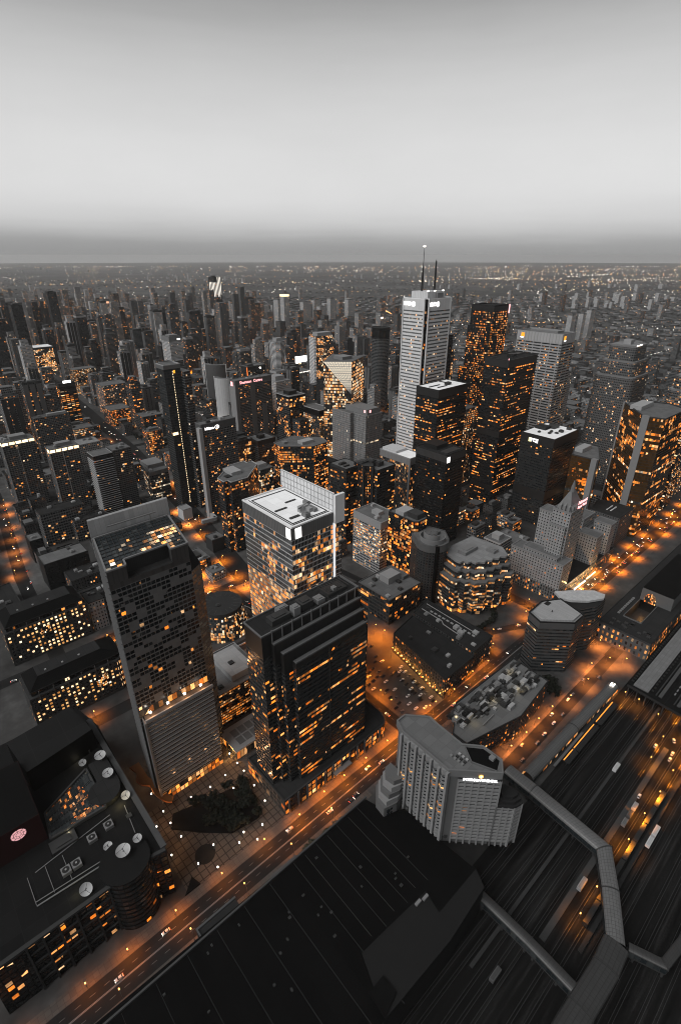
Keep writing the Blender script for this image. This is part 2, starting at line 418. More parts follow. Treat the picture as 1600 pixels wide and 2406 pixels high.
strip('curved_road', [(372, 204), (374, 225), (376, 262), (372, 330), (360, 430), (330, 500)], 9, .016, ASPH)
strip('cross_street_road', [(470, 175), (470, 430)], 13, .016, ASPH)
strip('cross_street_road', [(-160, 367), (380, 367)], 13, .016, ASPH)
strip('cross_street_road', [(-160, 466), (900, 466)], 12, .020, ASPH)
strip('boulevard_road', [(268, 460), (300, 640), (352, 1000), (400, 1500), (480, 2300)], 26, .024, ASPH)
strip('narrow_street_road', [(58, 440), (70, 650), (100, 910), (125, 1200)], 14, .028, ASPH)
strip('cross_street_road', [(-200, 1030), (1400, 1030)], 14, .028, ASPH)
PAVE = panel('concrete_paving', .10, 3, 3, .7, .1, tint=(.062, .057, .053))
def pave(x0, y0, x1, y1, z=.13):
    mb = MB(); mb.box(x0, y0, .0, x1, y1, z); struct(mb.build('pavement', PAVE))
pave(-120, 190.2, 237, 196.6); pave(249, 190.2, 363, 196); pave(456, 190.2, 700, 193.5); pave(-120, 168, 182, 173.8); pave(248, 170.5, 470, 173.8); pave(480, 166, 1000, 173.8)
pave(237-5, 197, 237.2, 430); pave(248.8, 197, 252.5, 300); pave(262, 121.4, 452, 124.0, .12)

# plaza with square paving grid
def plaza_mat():
    m, nt, out = newmat('plaza_paving'); b = NB(nt)
    tc = b.n('ShaderNodeTexCoord').outputs['Object']; sp = b.n('ShaderNodeSeparateXYZ'); b.L(tc, sp.inputs[0])
    def ln(w, t): return b.m('MAXIMUM', b.m('LESS_THAN', b.m('FRACT', b.m('DIVIDE', sp.outputs[0], w)), t/w), b.m('LESS_THAN', b.m('FRACT', b.m('DIVIDE', sp.outputs[1], w)), t/w))
    n1 = b.noise(tc, .15, 4, .6); n2 = b.noise(tc, 2.0, 3, .6)
    base = b.mixc(b.m('ADD', b.m('MULTIPLY', n1, .7), b.m('MULTIPLY', n2, .3)), (.035, .032, .029), (.085, .075, .066))
    base = b.mixc(ln(4.6, .7), base, (.022, .020, .019)); base = b.mixc(b.m('MULTIPLY', ln(1.15, .08), .4), base, (.03, .03, .03))
    p = b.n('ShaderNodeBsdfPrincipled'); b.L(base, p.inputs['Base Color']); p.inputs['Specular IOR Level'].default_value = .03; p.inputs['Roughness'].default_value = .7
    b.L(p.outputs[0], out.inputs[0]); return m
mb = MB(); mb.box(54, 197, 0, 128, 262, .10); struct(mb.build('plaza_paving', plaza_mat()))
mb = MB(); mb.slab(ccw([(70, 250), (64, 241), (77, 226), (93, 211), (113, 208), (120, 223), (117, 238), (92, 244)]), .1, .5); struct(mb.build('planting_bed', plain('soil', .018, .95, .4)))
mb = MB(); mb.slab(circle(73, 211, 6.5, 20), .1, .16); struct(mb.build('paving_circle', plain('dark_granite_paving', .03, .6, .3)))
mb = MB(); mb.slab(ccw([(52, 196.8), (62, 196.8), (60, 204)]), .1, 1.0); struct(mb.build('planting_bed', plain('soil', .018, .95, .4)))
# rail yard bed
def rail_mat():
    m, nt, out = newmat('track_bed'); b = NB(nt)
    tc = b.n('ShaderNodeTexCoord').outputs['Object']; sp = b.n('ShaderNodeSeparateXYZ'); b.L(tc, sp.inputs[0])
    st = b.noise(b.xyz(b.m('MULTIPLY', sp.outputs[0], .012), b.m('MULTIPLY', sp.outputs[1], .28), 0.0), 1.0, 4, .6)
    n2 = b.noise(tc, .9, 3, .6)
    base = b.ramp(b.m('ADD', b.m('MULTIPLY', st, .8), b.m('MULTIPLY', n2, .25)), [(.35, .003), (.55, .008), (.68, .02), (.8, .05)])
    p = b.n('ShaderNodeBsdfPrincipled'); b.L(base, p.inputs['Base Color']); p.inputs['Specular IOR Level'].default_value = .03; p.inputs['Roughness'].default_value = .9
    b.L(p.outputs[0], out.inputs[0]); return m
mb = MB(); mb.face([(60, -160, .05), (1600, -160, .05), (1600, 92, .05), (60, 92, .05)]); struct(mb.build('rail_yard_ground', rail_mat()))
RAIL = plain('worn_steel_rail', .16, .35, .2, metal=.8)
mb = MB()
for k, y in enumerate([84, 79, 70, 65, 57, 52, 47, 35, 29, 20, 15, 6, 1, -8, -14, -24, -32, -44]):
    for d in (-.72, .72):
        mb.box(90, y+d-.08, .05, 900, y+d+.08, .22)
o = mb.build('railway_track', RAIL); struct(o, 'stuff')
for y0, y1, x0, x1, g in ((60.5, 62.5, 150, 420, .07), (40.5, 44, 190, 380, .085), (24.2, 26.5, 200, 420, .05)):
    mb = MB(); mb.box(x0, y0, .05, x1, y1, .75); struct(mb.build('rail_platform', plain('platform_concrete_%d' % int(g*1000), g, .85, .3)))

# ================================================================== NEAR BUILDINGS
def windows_on(root, p, q, z0, z1, nb, nf, wf, hf, litfrac, seed, lim=100, out=.05, dark=None, lit=None, name='window', order='top'):
    "individual window panes with frames on the wall p->q; the first LIM are objects, the rest one part"
    dark = dark or WIN_D; lit = lit or WIN_L
    p, q = Vector(p), Vector(q); d = (q-p); L = d.length; d = d/L; nn = Vector((d.y, -d.x))
    bw, fh = L/nb, (z1-z0)/nf; w, h = bw*wf, fh*hf; rr = random.Random(seed)
    def pane(mb, c, z):
        a = c-d*(w/2)+nn*out; e = c+d*(w/2)+nn*out
        mb.face([(*a, z-h/2), (*e, z-h/2), (*e, z+h/2), (*a, z+h/2)])
        f = .12
        for (s0, s1, t0, t1) in ((-w/2-f, w/2+f, h/2, h/2+f), (-w/2-f, w/2+f, -h/2-f, -h/2)):
            a = c+d*s0+nn*(out+.12); e = c+d*s1+nn*(out+.12)
            mb.face([(*a, z+t0), (*e, z+t0), (*e, z+t1), (*a, z+t1)], mi=1); mb.face([(*a, z+t1), (*e, z+t1), (*(e-nn*.12), z+t1), (*(a-nn*.12), z+t1)], mi=1)
    protos = {}
    cells = [(i, j) for j in range(nf) for i in range(nb)]
    if order == 'top': cells.sort(key=lambda c: -c[1])
    states = {c: ('L' if rr.random() < litfrac(c[0]/nb, c[1]/nf) else 'D') for c in cells}
    cells.sort(key=lambda c: states[c] != 'L')
    rest = {'L': MB(), 'D': MB()}; cnt = 0
    for (i, j) in cells:
        stt = states[(i, j)]; c = p+d*(bw*(i+.5)); z = z0+fh*(j+.5)
        if cnt < lim:
            if stt not in protos:
                mb = MB(); pane(mb, Vector((0, 0)), 0.0)
                me = mb.mesh('window', dark if stt == 'D' else lit, FRAME); protos[stt] = me
            o = bpy.data.objects.new(name, protos[stt]); C.objects.link(o); o.parent = root
            o.location = Vector((c.x, c.y, z))-root.location; cnt += 1
        else: pane(rest[stt], c, z)
    for k, mb in rest.items():
        if mb.f:
            o = mb.build(name, [dark if k == 'D' else lit, FRAME], root); o['kind'] = 'stuff'
def winlit(name, hue, st):
    m, nt, out = newmat(name); b = NB(nt)
    r = b.n('ShaderNodeObjectInfo').outputs['Random']; tc = b.n('ShaderNodeTexCoord').outputs['Object']
    g = b.n('ShaderNodeNewGeometry').outputs['Position']
    col = b.ramp(b.m('ADD', b.m('MULTIPLY', r, .6), hue), [(0, (1, .24, .02)), (.4, (1, .38, .07)), (.75, (1, .55, .2)), (1, (1, .8, .5))])
    n = b.noise(g, .9, 2)
    e = b.n('ShaderNodeEmission'); b.L(col, e.inputs[0]); b.L(b.m('MULTIPLY', b.m('MULTIPLY_ADD', r, 1.1, .25), b.m('MULTIPLY', n, st*2)), e.inputs[1])
    b.L(e.outputs[0], out.inputs[0]); m.cycles.emission_sampling = 'NONE'; return m
WIN_L = winlit('lit_window_glow', .1, 1.3); WIN_LY = winlit('lit_window_yellow', .45, 1.4)
m_, nt_, out_ = newmat('dark_window_glass'); b_ = NB(nt_); p_ = b_.n('ShaderNodeBsdfPrincipled')
p_.inputs['Base Color'].default_value = (.010, .012, .014, 1); p_.inputs['Roughness'].default_value = .12; b_.L(p_.outputs[0], out_.inputs[0]); WIN_D = m_
FRAME = plain('window_frame', .13, .5, .2)

# --- 1 glass-roofed hotel and apartment tower
F_RITZ = facade('grey_panel_wall_with_paired_windows', .17, .008, (.07, .93, .16, .86), .08, .1, 1.7, .05, 2, 0, .5, wallvar=.14, blank=.36)
F_SAIL = facade('finned_side_wall', .05, .02, (0, 1, .30, .95), .02, .1, 1.0, .3, 3, 0, .5)
F_LOUV = facade('pale_louvred_block', .25, .012, (0, 1, .30, .92), .05, .2, 1.5, .1, 3, 0, .5)
def ritz():
    s0, t0, s1, t1, H = 68, 269, 117, 313, 188
    r = thing('hotel_tower', 'tall grey tower with glass roof lit orange and curved screen, on a louvred block', 'tower', 92, 290)
    m = MB(); m.side((s0, t0), (s1, t0), 70, H-12, 17, 33, 0); m.side((s1, t0), (s1, t1), 0, H, 14, 52, 64); m.side((s1, t1), (s0, t1), 0, H, 14, 52, 128); m.build('facade', F_RITZ, r)
    m = MB(); m.side((s0, t1+4), (s0, t0), 0, H, 10, 46, 0); m.build('side_wall', F_SAIL, r)
    m = MB()
    for k in range(46):
        z = 6+k*4.0; m.beam((s0-.5, t0+.3, z), (s0-.5, t1+3, z), .8, .35)
    m.build('fin_rail', plain('pale_fin', .14, .5, .15), r)
    m = MB(); m.side((s0, t0), (s1, t0), H-12, H-8.5, 8, 1); m.side((s0, t0), (s0+11, t0), H-8.5, H, 4, 1); m.side((s1-11, t0), (s1, t0), H-8.5, H, 4, 1)
    m.side((s0+11, t0), (s0+11, t0+7), H-8.5, H); m.side((s1-11, t0+7), (s1-11, t0), H-8.5, H); m.build('crown', louvre('ritz_crown_panel', .07, 1.0, .7), r)
    m = MB(); m.side((s0+11, t0+7), (s1-11, t0+7), H-8.5, H, 12, 1); m.build('recessed_louvre', louvre('recess_louvre', .03, 2), r)
    m = MB(); m.face([(s0+11, t0, H-8.5), (s1-11, t0, H-8.5), (s1-11, t0+7, H-8.5), (s0+11, t0+7, H-8.5)]); m.build('terrace', R_DARK, r)
    # glass roof: panes over lit rooms, steel grid above
    gm = facade('glass_roof_pane', .05, .02, (.05, .95, .05, .95), .46, .2, 1.9, .35, 2, 0, .3, .12, clump=1.2)
    m = MB(); poly = [(s0, t0), (s0+11, t0), (s0+11, t0+7), (s1-11, t0+7), (s1-11, t0), (s1, t0), (s1, t1), (s0, t1)]
    def gf(a, b_, c, d): m.face([(a, b_, H+.2), (c, b_, H+.2), (c, d, H+.2), (a, d, H+.2)], [((a-s0)/3.2, (b_-t0)/4.4), ((c-s0)/3.2, (b_-t0)/4.4), ((c-s0)/3.2, (d-t0)/4.4), ((a-s0)/3.2, (d-t0)/4.4)])
    gf(s0, t0, s0+11, t0+7); gf(s1-11, t0, s1, t0+7); gf(s0, t0+7, s1, t1-14); m.build('glass_roof', gm, r)
    m = MB(); m.face([(s0, t1-14, H+.2), (s1, t1-14, H+.2), (s1, t1, H+.2), (s0, t1, H+.2)], [(0, 0), (15, 0), (15, 4), (0, 4)]); m.build('dark_roof_glazing', facade('dark_roof_pane', .05, .02, (.05, .95, .05, .95), .04, .2, 1, .4, 2), r)
    m = MB()
    for k in range(16):
        x = s0+k*(s1-s0)/15; m.beam((x, t0+(7 if 11 < x-s0 < s1-s0-11 else 0), H+.5), (x, t1, H+.5), .28)
    for k in range(11):
        y = t0+k*4.4; 
        m.beam((s0, y, H+.5), (s1, y, H+.5), .25) if y > t0+7 else (m.beam((s0, y, H+.5), (s0+11, y, H+.5), .25), m.beam((s1-11, y, H+.5), (s1, y, H+.5), .25))
    m.build('roof_glazing_bar', METAL[1], r)
    m = MB()
    for a, b_ in ((0, 1), (1, 2), (2, 3), (3, 4), (4, 5), (5, 6), (6, 7), (7, 0)): m.beam((*poly[a], H+.7), (*poly[b_], H+.7), 1.0)
    m.build('roof_edge_beam', METAL[0], r)
    # curved screen wall
    n = 8; m = MB(); pr = [(t1+1.5+2.6*(k/n)**2, H-14+25*k/n) for k in range(n+1)]
    for k in range(n):
        (y0, z0), (y1, z1) = pr[k], pr[k+1]
        m.face([(s0-1, y0, z0), (s1+2, y0, z0), (s1+2, y1, z1), (s0-1, y1, z1)], [(0, k), (17, k), (17, k+1), (0, k+1)])
        m.face([(s0-1, y1+2.6, z1), (s1+2, y1+2.6, z1), (s1+2, y0+2.6, z0), (s0-1, y0+2.6, z0)])
        m.face([(s0-1, y0+2.6, z0), (s0-1, y0, z0), (s0-1, y1, z1), (s0-1, y1+2.6, z1)]); m.face([(s1+2, y0, z0), (s1+2, y0+2.6, z0), (s1+2, y1+2.6, z1), (s1+2, y1, z1)])
    y1, z1 = pr[-1]; m.face([(s0-1, y1, z1), (s1+2, y1, z1), (s1+2, y1+2.6, z1), (s0-1, y1+2.6, z1)])
    scr = m.build('roof_screen', panel('screen_panel', .33, 3.1, 3.1, .8, .1, .45), r)
    m = MB(); m.beam((s0+9, t1-.6, H+6), (s1-8, t1-.6, H+6), .7); m.beam((s1-12, t1-.6, H+1), (s1-12, t1-.6, H+6), .6); m.sub('maintenance_rail', METAL[0], scr)
    # right wing
    m = MB(); m.prism([(s1, t0+3), (s1+9, t0+9), (s1+9, t1-6), (s1, t1)], 0, H-22, 3, 3.7, skip=(3,)); m.build('side_wing', F_RITZ, r)
    m = MB(); m.cap([(s1, t0+3), (s1+9, t0+9), (s1+9, t1-6), (s1, t1)], H-22); m.build('side_roof', R_DARK, r)
    # louvred hotel block with terrace
    a0, b0, a1 = 69.5, 263, 117
    m = MB(); m.side((a0, b0), (a1, b0), 8, 77, 16, 19); m.side((a1, b0), (a1, t0), 8, 77, 2, 19, 64); m.build('louvred_front', F_LOUV, r)
    m = MB()
    for k in range(19): m.box(a0, b0-.7, 11+k*3.6, a1, b0-.05, 11.7+k*3.6, True)
    m.build('sun_louvre', plain('pale_louvre_blade', .26, .5, .15), r)
    m = MB(); m.face([(a0, b0, 77), (a1, b0, 77), (a1, t0, 77), (a0, t0, 77)]); m.build('terrace', PAVE, r)
    m = MB(); m.box(a0-.2, b0-.9, 77, a1+.2, b0, 79.2); m.build('terrace_parapet', CONC_P, r)
    m = MB(); m.face([(s0, t0-.1, 77.1), (s1, t0-.1, 77.1), (s1, t0-.1, 83.2), (s0, t0-.1, 83.2)], [(0, 0), (15, 0), (15, 1), (0, 1)]); m.build('terrace_glazing', facade('terrace_lit_glass', .05, .02, (.05, .95, .1, .9), .9, .2, 1.4, 0.0), r)
    m = MB(); m.box(a0-1.4, b0-1, 0, a0, t0+30, 77); m.build('edge_pier', plain('pier_grey_metal', .17, .5, .15), r)
    m = MB(); m.side((a0, b0-.4), (a1, b0-.4), 0, 8, 15, 2); m.build('lobby_glazing', facade('lobby_glass', .05, .02, (.08, .92, .06, .94), .85, .2, 1.7, -.05), r)
    for k, x in enumerate((74, 86, 98, 110)):
        m = MB(); m.tube((x, 265.6, 77.1), (x, 265.6, 80.4), .12, .12, 6); l = m.build('terrace_lamp', METAL[1], r)
        m = MB(); m.box(x-.7, 265, 80.4, x+.7, 266.3, 81.2, True); m.sub('lamp_head', E_LAMPW, l)
        lamp_light('terrace_light', (x, 264.6, 80.2), 2200, (1, .42, .12), r)
    for ch in r.children_recursive:                 # the tower stands slightly askew of the street grid
        if ch.type == 'MESH':
            for v in ch.data.vertices:
                y = v.co.y+r.location.y; v.co.x += .19*max(0, y-t0)
    FOOT.append((60, 255, 138, 322)); HERO.append((92, 285, 190, 'the glass-roofed tower'))
    # wavy timber canopy along its foot
    top = [(61, 300), (63, 292), (60, 286), (62, 280), (66, 276), (65.5, 268), (67, 262), (69, 257), (72, 254), (74.5, 257), (72.5, 262), (70.5, 268), (70, 276), (68, 284), (68, 300)]
    m = MB(); m.slab(ccw(top), 5.6, 7.0, True)
    c = m.build('canopy', plain('brown_timber', .10, .6, .3, tint=(.16, .065, .022)), None, (66, 276, 0)); tag(c, 'wavy brown timber canopy snaking along the foot of the glass-roofed tower', 'canopy')
LIGHTS = []
def lamp_light(name, loc, power, col, parent=None, rad=.5):
    ld = bpy.data.lights.new(name, 'POINT'); ld.energy = power; ld.color = col; ld.shadow_soft_size = rad
    o = bpy.data.objects.new(name, ld); C.objects.link(o)
    if parent is not None: o.parent = parent; o.location = Vector(loc)-parent.location
    else: o.location = loc
    return o
ritz()

# --- 2 stepped black office tower
F_SIM = facade('black_glass_office_bands', .07, .009, (0, 1, .30, .82), .30, .85, 1.6, -.02, 7, 2, .35, .14)
F_SIMB = facade('stepped_bay_glass', .07, .009, (.05, .95, .34, .84), .30, .5, 1.7, 0.0, 3, 0, .35, .14)
def simcoe():
    r = thing('office_tower', 'black office tower with stepped terraces on top and zigzag corner, above the plaza', 'tower', 168, 218)
    tiers = [(129, 213, 232, 143), (135.5, 210, 213, 136), (139.6, 206.5, 210, 128.5), (146, 203, 206.5, 120)]; E = 208
    for k, (x, y0, y1, H) in enumerate(tiers):
        e = E-.3*k; cr = H-(16 if k < 3 else 4)
        m = MB(); nf = round((cr-14)/3.7)
        m.side((x, y0), (e, y0), 14, cr, round((e-x)/2.1), nf, 0)
        m.build('facade' if k == 3 else 'setback_bay', F_SIM, r)
        m = MB(); m.side((x, y1), (x, y0), 14, cr, max(2, round((y1-y0)/2)), nf, 64)
        if k < 3: m.side((x-.05, y0-.05), (x+6.6, y0-.05), 14, cr, 2, nf, 32)
        m.build('corner_bay', F_SIMB, r)
        m = MB(); m.side((x, y0), (e, y0), cr, H, (e-x)/3, 1); m.side((x, y1), (x, y0), cr, H, 2, 1); m.side((e, y0), (e, y1), 14, H, 4, 30); m.build('crown', louvre('black_granite_crown', .018, .4, .6), r)
        m = MB(); m.face([(x, y0, H), (e, y0, H), (e, y1, H), (x, y1, H)]); m.build('roof' if k == 0 else 'terrace', R_MID if k else R_DARK, r)
        m = MB(); m.box(x-.3, y0-.4, H, e+.3, y0+.5, H+1.2)
        if k == 0: m.box(x-.3, y1-.5, H, e+.3, y1+.3, H+1.2); m.box(x-.3, y0+.5, H, x+.5, y1-.5, H+1.2); m.box(e-.5, y0+.5, H, e+.3, y1-.5, H+1.2)
        if k: m.box(x+1.5, y0+1.2, H, e-2, y0+2.4, H+.5)
        m.build('parapet', plain('weathered_coping', .17, .7, .25), r)
    m = MB(); m.side((E, 203), (E, 232), 14, 143, 8, 34); m.side((E, 232), (129, 232), 14, 143, 26, 34); m.build('rear_facade', F_SIM, r)
    m = MB(); m.box(172.6, 202.6, 14, 173.4, 203, 118); m.build('maintenance_rail', METAL[1], r)
    for k in range(10):
        x = 136+k*7.6; m = MB(); m.box(x, 212.3, 132, x+.5, 213, 145.2); m.build('crown_pier', plain('grey_stone_pier', .2, .7, .2), r)
    for (x, y, w, d, h) in ((140, 217, 14, 7, 4), (156, 216, 5, 5, 6), (163, 217, 9, 8, 5), (175, 216, 6, 6, 3), (185, 217, 16, 9, 2.5), (150, 225, 8, 4, 3), (190, 218, 3, 3, 5)):
        roof_unit(r, x, y, 143, w, d, h, METAL[(w+d) % 2])
    m = MB()
    for k in range(9): m.beam((184+k*2.2, 216, 147), (184+k*2.2, 227, 147), .35)
    m.build('roof_grille', METAL[1], r)
    # podium
    pod = [(127, 197.5), (221, 197.5)]+[(221+9.5*math.sin(a), 207-9.5*math.cos(a)) for a in [PI*k/16 for k in range(1, 8)]]+[(231, 208), (231, 240), (127, 243)]
    m = MB(); m.prism(pod, 0, 14, 4.6, 4.6); m.build('podium_wall', facade('podium_glass_between_piers', .07, .012, (.12, .88, .12, .86), .55, .3, 1.7, -.02, 2, 3, .6), r)
    m = MB(); m.cap(pod, 14); m.build('podium_roof', R_DARK, r)
    m = MB(); p2 = inset(pod, -.25); 
    for i in range(len(pod)):
        j = (i+1) % len(pod); m.side(p2[i], p2[j], 13.2, 14.9); i2 = inset(pod, .7); m.face([(*p2[i], 14.9), (*p2[j], 14.9), (*i2[j], 14.9), (*i2[i], 14.9)]); m.side(i2[j], i2[i], 14, 14.9)
    m.build('podium_parapet', CONC_D, r)
    for k in range(12):
        x = 130+k*8; m = MB(); m.box(x, 196.6, 0, x+1.2, 197.45, 14.2); m.build('pier', CONC, r)
    m = MB(); m.box(170, 193.5, 5.5, 186, 197.4, 6.3, True); m.build('entrance_canopy', METAL[0], r)
    FOOT.append((122, 192, 234, 246)); HERO.append((168, 215, 140, 'the stepped black tower'))
simcoe()

# --- 3 white-roofed glass tower with blade
F_RBC = facade('glass_bands_with_white_sills', .42, .014, (0, 1, .10, .86), .36, .55, 1.55, .12, 7, 2, .4, .14, clump=1.3)
L_RBC = louvre('grey_crown_fins', .17, 1.6, .55)
def rbcc():
    poly = rectp(179, 247, 44, 59)
    r = tower('office_tower', 'glass office tower with bright white roof, white blade and two lit white panels', 'tower', poly, 185, F_RBC, R_WHITE, 2.4, 3.9, crown=9, cmat=L_RBC, par=1.0, pmat=WHITE, short='the white-roofed glass tower')
    m = MB(); H = 185
    for (a, b_) in (((184, 252), (214, 252)), ((214, 252), (214, 301)), ((214, 301), (184, 301)), ((184, 301), (184, 252))):
        m.beam((*a, H+.3), (*b_, H+.3), .5); 
    for (a, b_) in (((182.4, 250.4), (215, 250.4)), ((182.4, 250.4), (182.4, 303))): m.beam((*a, H+.3), (*b_, H+.3), .4)
    m.build('cleaning_cradle_rail', METAL[1], r)
    for (x, y, w, d, h) in ((187, 258, 8, 2, .8), (186, 274, 10, 1.5, .7), (200, 281, 9, 1.4, .7)): roof_unit(r, x, y, H, w, d, h, METAL[1], 'roof_vent')
    for (x, y, w, d, h) in ((196, 253, 4, 5, 3), (206, 256, 3, 7, 2.6), (209, 268, 3, 5, 2.4)): roof_unit(r, x, y, H, w, d, h, METAL[0])
    m = MB(); m.box(198, 262, H, 206, 265, H+4.2); m.box(203, 258, H, 206, 262, H+3); m.build('plant_room', METAL[2], r)
    m = MB(); m.beam((196, 261, H+4), (210, 266, H+4), .5); m.beam((203, 263, H), (203, 263, H+4), .5); m.build('cleaning_crane', METAL[1], r)
    # glass screen with steel grid
    gl = panel('white_fritted_glass', .66, 4.0, 4.6, .88, .12, .25, .08)
    m = MB(); m.box(216.2, 247.6, H+1.02, 217.6, 309, H+14); m.build('glass_screen', gl, r)
    m = MB(); m.box(215.6, 244.6, H-8, 224.2, 246.8, H+13.5, True); m.build('blade_front', gl, r)
    m = MB()
    for k in range(16): m.beam((215.9, 248+k*4, H+1), (215.9, 248+k*4, H+14.2), .15)
    for z in (5, 9.5, 14.1): m.beam((215.9, 248, H+z), (215.9, 309, H+z), .22)
    m.build('screen_frame', METAL[2], r)
    m = MB(); m.box(215.3, 245.8, 30, 216.5, 246.95, H-8); m.build('lit_edge_fin', emis('lit_white_fin', (.95, .97, 1), .85), r)
    m = MB(); m.side((178.86, 306), (178.86, 247.1), 84.5, 131.3, 25, 12); m.build('lit_floors', facade('rbc_lit_rows', .42, .014, (0, 1, .12, .84), .85, .75, 1.35, .12, 9, 2, .4, .14, clump=.5), r)
    m = MB(); m.side((178.86, 306), (178.86, 247.1), 45.5, 80.6, 25, 9); m.build('lit_floors', facade('rbc_lit_rows_low', .42, .014, (0, 1, .12, .84), .55, .8, 1.1, .5, 9, 2, .4, .14, clump=.5), r)
    plate(r, 'sign', 178.85, 250.2, 180.2, 4.6, 7.6, '-x', E_WHITE); plate(r, 'sign', 184.5, 246.85, 180.2, 5.0, 7.6, '-y', E_WHITE)
rbcc()

# --- 4 curved concrete hotel
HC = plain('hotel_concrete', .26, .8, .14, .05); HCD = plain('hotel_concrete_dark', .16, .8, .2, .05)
def hotel():
    r = thing('hotel', 'ribbed grey concrete hotel with lit white lettering below an orange emblem', 'hotel', 192, 120)
    H = 85; K = (184.0, 104.0); J = (181.5, 108.5); A = (180.2, 143.5)
    N = (200.5, 86.8)
    poly = ccw([A, (179.5, 108.5), K, N, (208, 92), (208, 105), (200, 114), (201, 133), (202, 140), (191, 152), (184, 152)])
    core = inset(poly, 1.2)
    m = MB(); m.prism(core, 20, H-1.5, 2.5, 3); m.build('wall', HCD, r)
    m = MB(); m.cap(poly, H); m.build('roof', R_MID, r)
    m = MB(); m.prism(inset(poly, -.1), H-4.2, H+1.0); i2 = inset(poly, .9)
    for i in range(len(poly)):
        j = (i+1) % len(poly); pp = inset(poly, -.1); m.face([(*pp[i], H+1), (*pp[j], H+1), (*i2[j], H+1), (*i2[i], H+1)]); m.side(i2[j], i2[i], H, H+1)
    m.build('parapet', plain('hotel_parapet', .19, .8, .12, .05), r)
    # dark sunken roof court
    m = MB(); m.face([(x, y, H+.1) for x, y in ccw([(199, 90), (206.5, 93), (206.5, 104), (199.5, 112), (193.5, 103)])]); m.build('sunken_roof', R_BLACK, r)
    m = MB(); m.beam((199, 90, H+.7), (193.5, 103, H+.7), .5, 1.2); m.beam((193.5, 103, H+.7), (199.5, 112, H+.7), .5, 1.2); m.build('roof_edge', CONC, r)
    roof_unit(r, 203, 95, H, 3, 3, 2, METAL[0])
    for k in range(10): roof_unit(r, 188+(k % 3)*2.2, 105+(k//3)*2.6, H, 1.2, 1.4, 1.2, METAL[k % 3], 'roof_vent')
    # ribbed wall: angled bays between piers
    nb = 6; P = Vector(A); Q = Vector((179.5, 108.5)); d = (Q-P)/nb; nn = Vector((-1, 0)); fl = 3.05; z0 = 24.5; nf = 18
    D_ = WIN_D
    for i in range(nb+1):
        c = P+d*i; m = MB(); m.box(c.x-1.7, c.y-.75, 20, c.x+.9, c.y+.75, H-.6-1.2*(i % 2)); m.build('pier', HC, r)
    for i in range(nb):
        m = MB()
        a = P+d*i+d.normalized()*.7; e = P+d*(i+1)-d.normalized()*.7; mid = (a+e)/2+nn*1.5
        for f in range(nf+1):
            z = z0+f*fl; m.side(a-nn*.6, e-nn*.6, z+1.15, z+fl-.2) if f < nf else None
            for (p_, q_) in ((a, mid), (mid, e)):
                m.side(p_, q_, z-.2, z+1.15)
                m.face([(*p_, z+1.15), (*q_, z+1.15), (*(q_-nn*1.7), z+1.15), (*(p_-nn*1.7), z+1.15)])
        m.side(a, mid, z0+nf*fl, H-.7); m.side(mid, e, z0+nf*fl, H-.7); m.face([(*a, H-.7), (*mid, H-.7), (*e, H-.7)])
        m.build('bay_wall', HC, r)
    rr = random.Random(3); prot = {}
    for i in range(nb):
        a = P+d*i+d.normalized()*.75; e = P+d*(i+1)-d.normalized()*.75; mid = (a+e)/2+nn*1.0
        for f in range(2, nf):
            st = 'L' if rr.random() < .09 else 'D'; key = st
            if key not in prot:
                mb = MB(); o_ = P+d*0
                mb.side((a-Vector(a)), (mid-a), 0, 1.9); mb.side((mid-a), (e-a), 0, 1.9); prot[key] = mb.mesh('window', WIN_L if st == 'L' else D_)
            w = bpy.data.objects.new('window', prot[key]); C.objects.link(w); w.parent = r; w.location = Vector((a.x-nn.x*.0+.15, a.y, z0+f*fl+1.15))-r.location
    # sign face: grid of recessed windows, continuing into the low round wing
    def grid(p, q, zt, nbx, seed, low=24.5):
        p, q = Vector(p), Vector(q); d = (q-p)/nbx; dn = d.normalized(); nn = Vector((dn.y, -dn.x)); n = int((zt-low)/fl)
        m = MB()
        for i in range(nbx+1):
            c = p+d*i; a, e = c-dn*.42, c+dn*.42
            for (u, v) in ((a+nn*.1, e+nn*.1), (e+nn*.1, e-nn*1.1), (a-nn*1.1, a+nn*.1)): m.side(u, v, low-4, zt)
        for f in range(n+1):
            z = low+f*fl; m.side(p+nn*.02, q+nn*.02, z-.1, z+1.25); m.face([(*(p+nn*.02), z+1.25), (*(q+nn*.02), z+1.25), (*(q-nn*1.1), z+1.25), (*(p-nn*1.1), z+1.25)])
        m.build('window_grid', HC, r)
        m = MB(); m.side(p-nn*.9, q-nn*.9, low, zt, nbx, n); m.build('glazing', facade('hotel_recessed_glass', .02, .01, (.0, 1, .0, 1), .05, 0, 1.3, .1, 1), r)
    grid(K, N, H-4.2-1.9, 6, 1)
    N2 = Vector(N)+(Vector(N)-Vector(K)).normalized()*10.5
    arc = [Vector(N), N2]+[N2+Vector((0, 0))+Vector((3.5+5.2*math.sin(a), 5.2-5.2*math.cos(a)-2.2)) for a in (.5, 1.1, 1.7, 2.4)]
    zt = 57
    wing = ccw([tuple(p) for p in arc]+[(214, 93), (208, 93)])
    m = MB(); m.prism(inset(wing, 1.1), 20, zt); m.build('low_wing_wall', HCD, r)
    for i in range(len(arc)-1): grid(arc[i], arc[i+1], zt, 3 if i == 0 else 1, i+5)
    for k, (sc, z) in enumerate(((1, zt), (.82, zt+2.4), (.6, zt+4.8))):
        cx, cy = 211, 86; pl = [(cx+(x-cx)*sc, cy+(y-cy)*sc) for x, y in wing]; m = MB(); m.slab(pl, z-1.5, z+.9); m.build('wing_terrace', plain('dark_terrace_deck', .045, .8, .25), r)
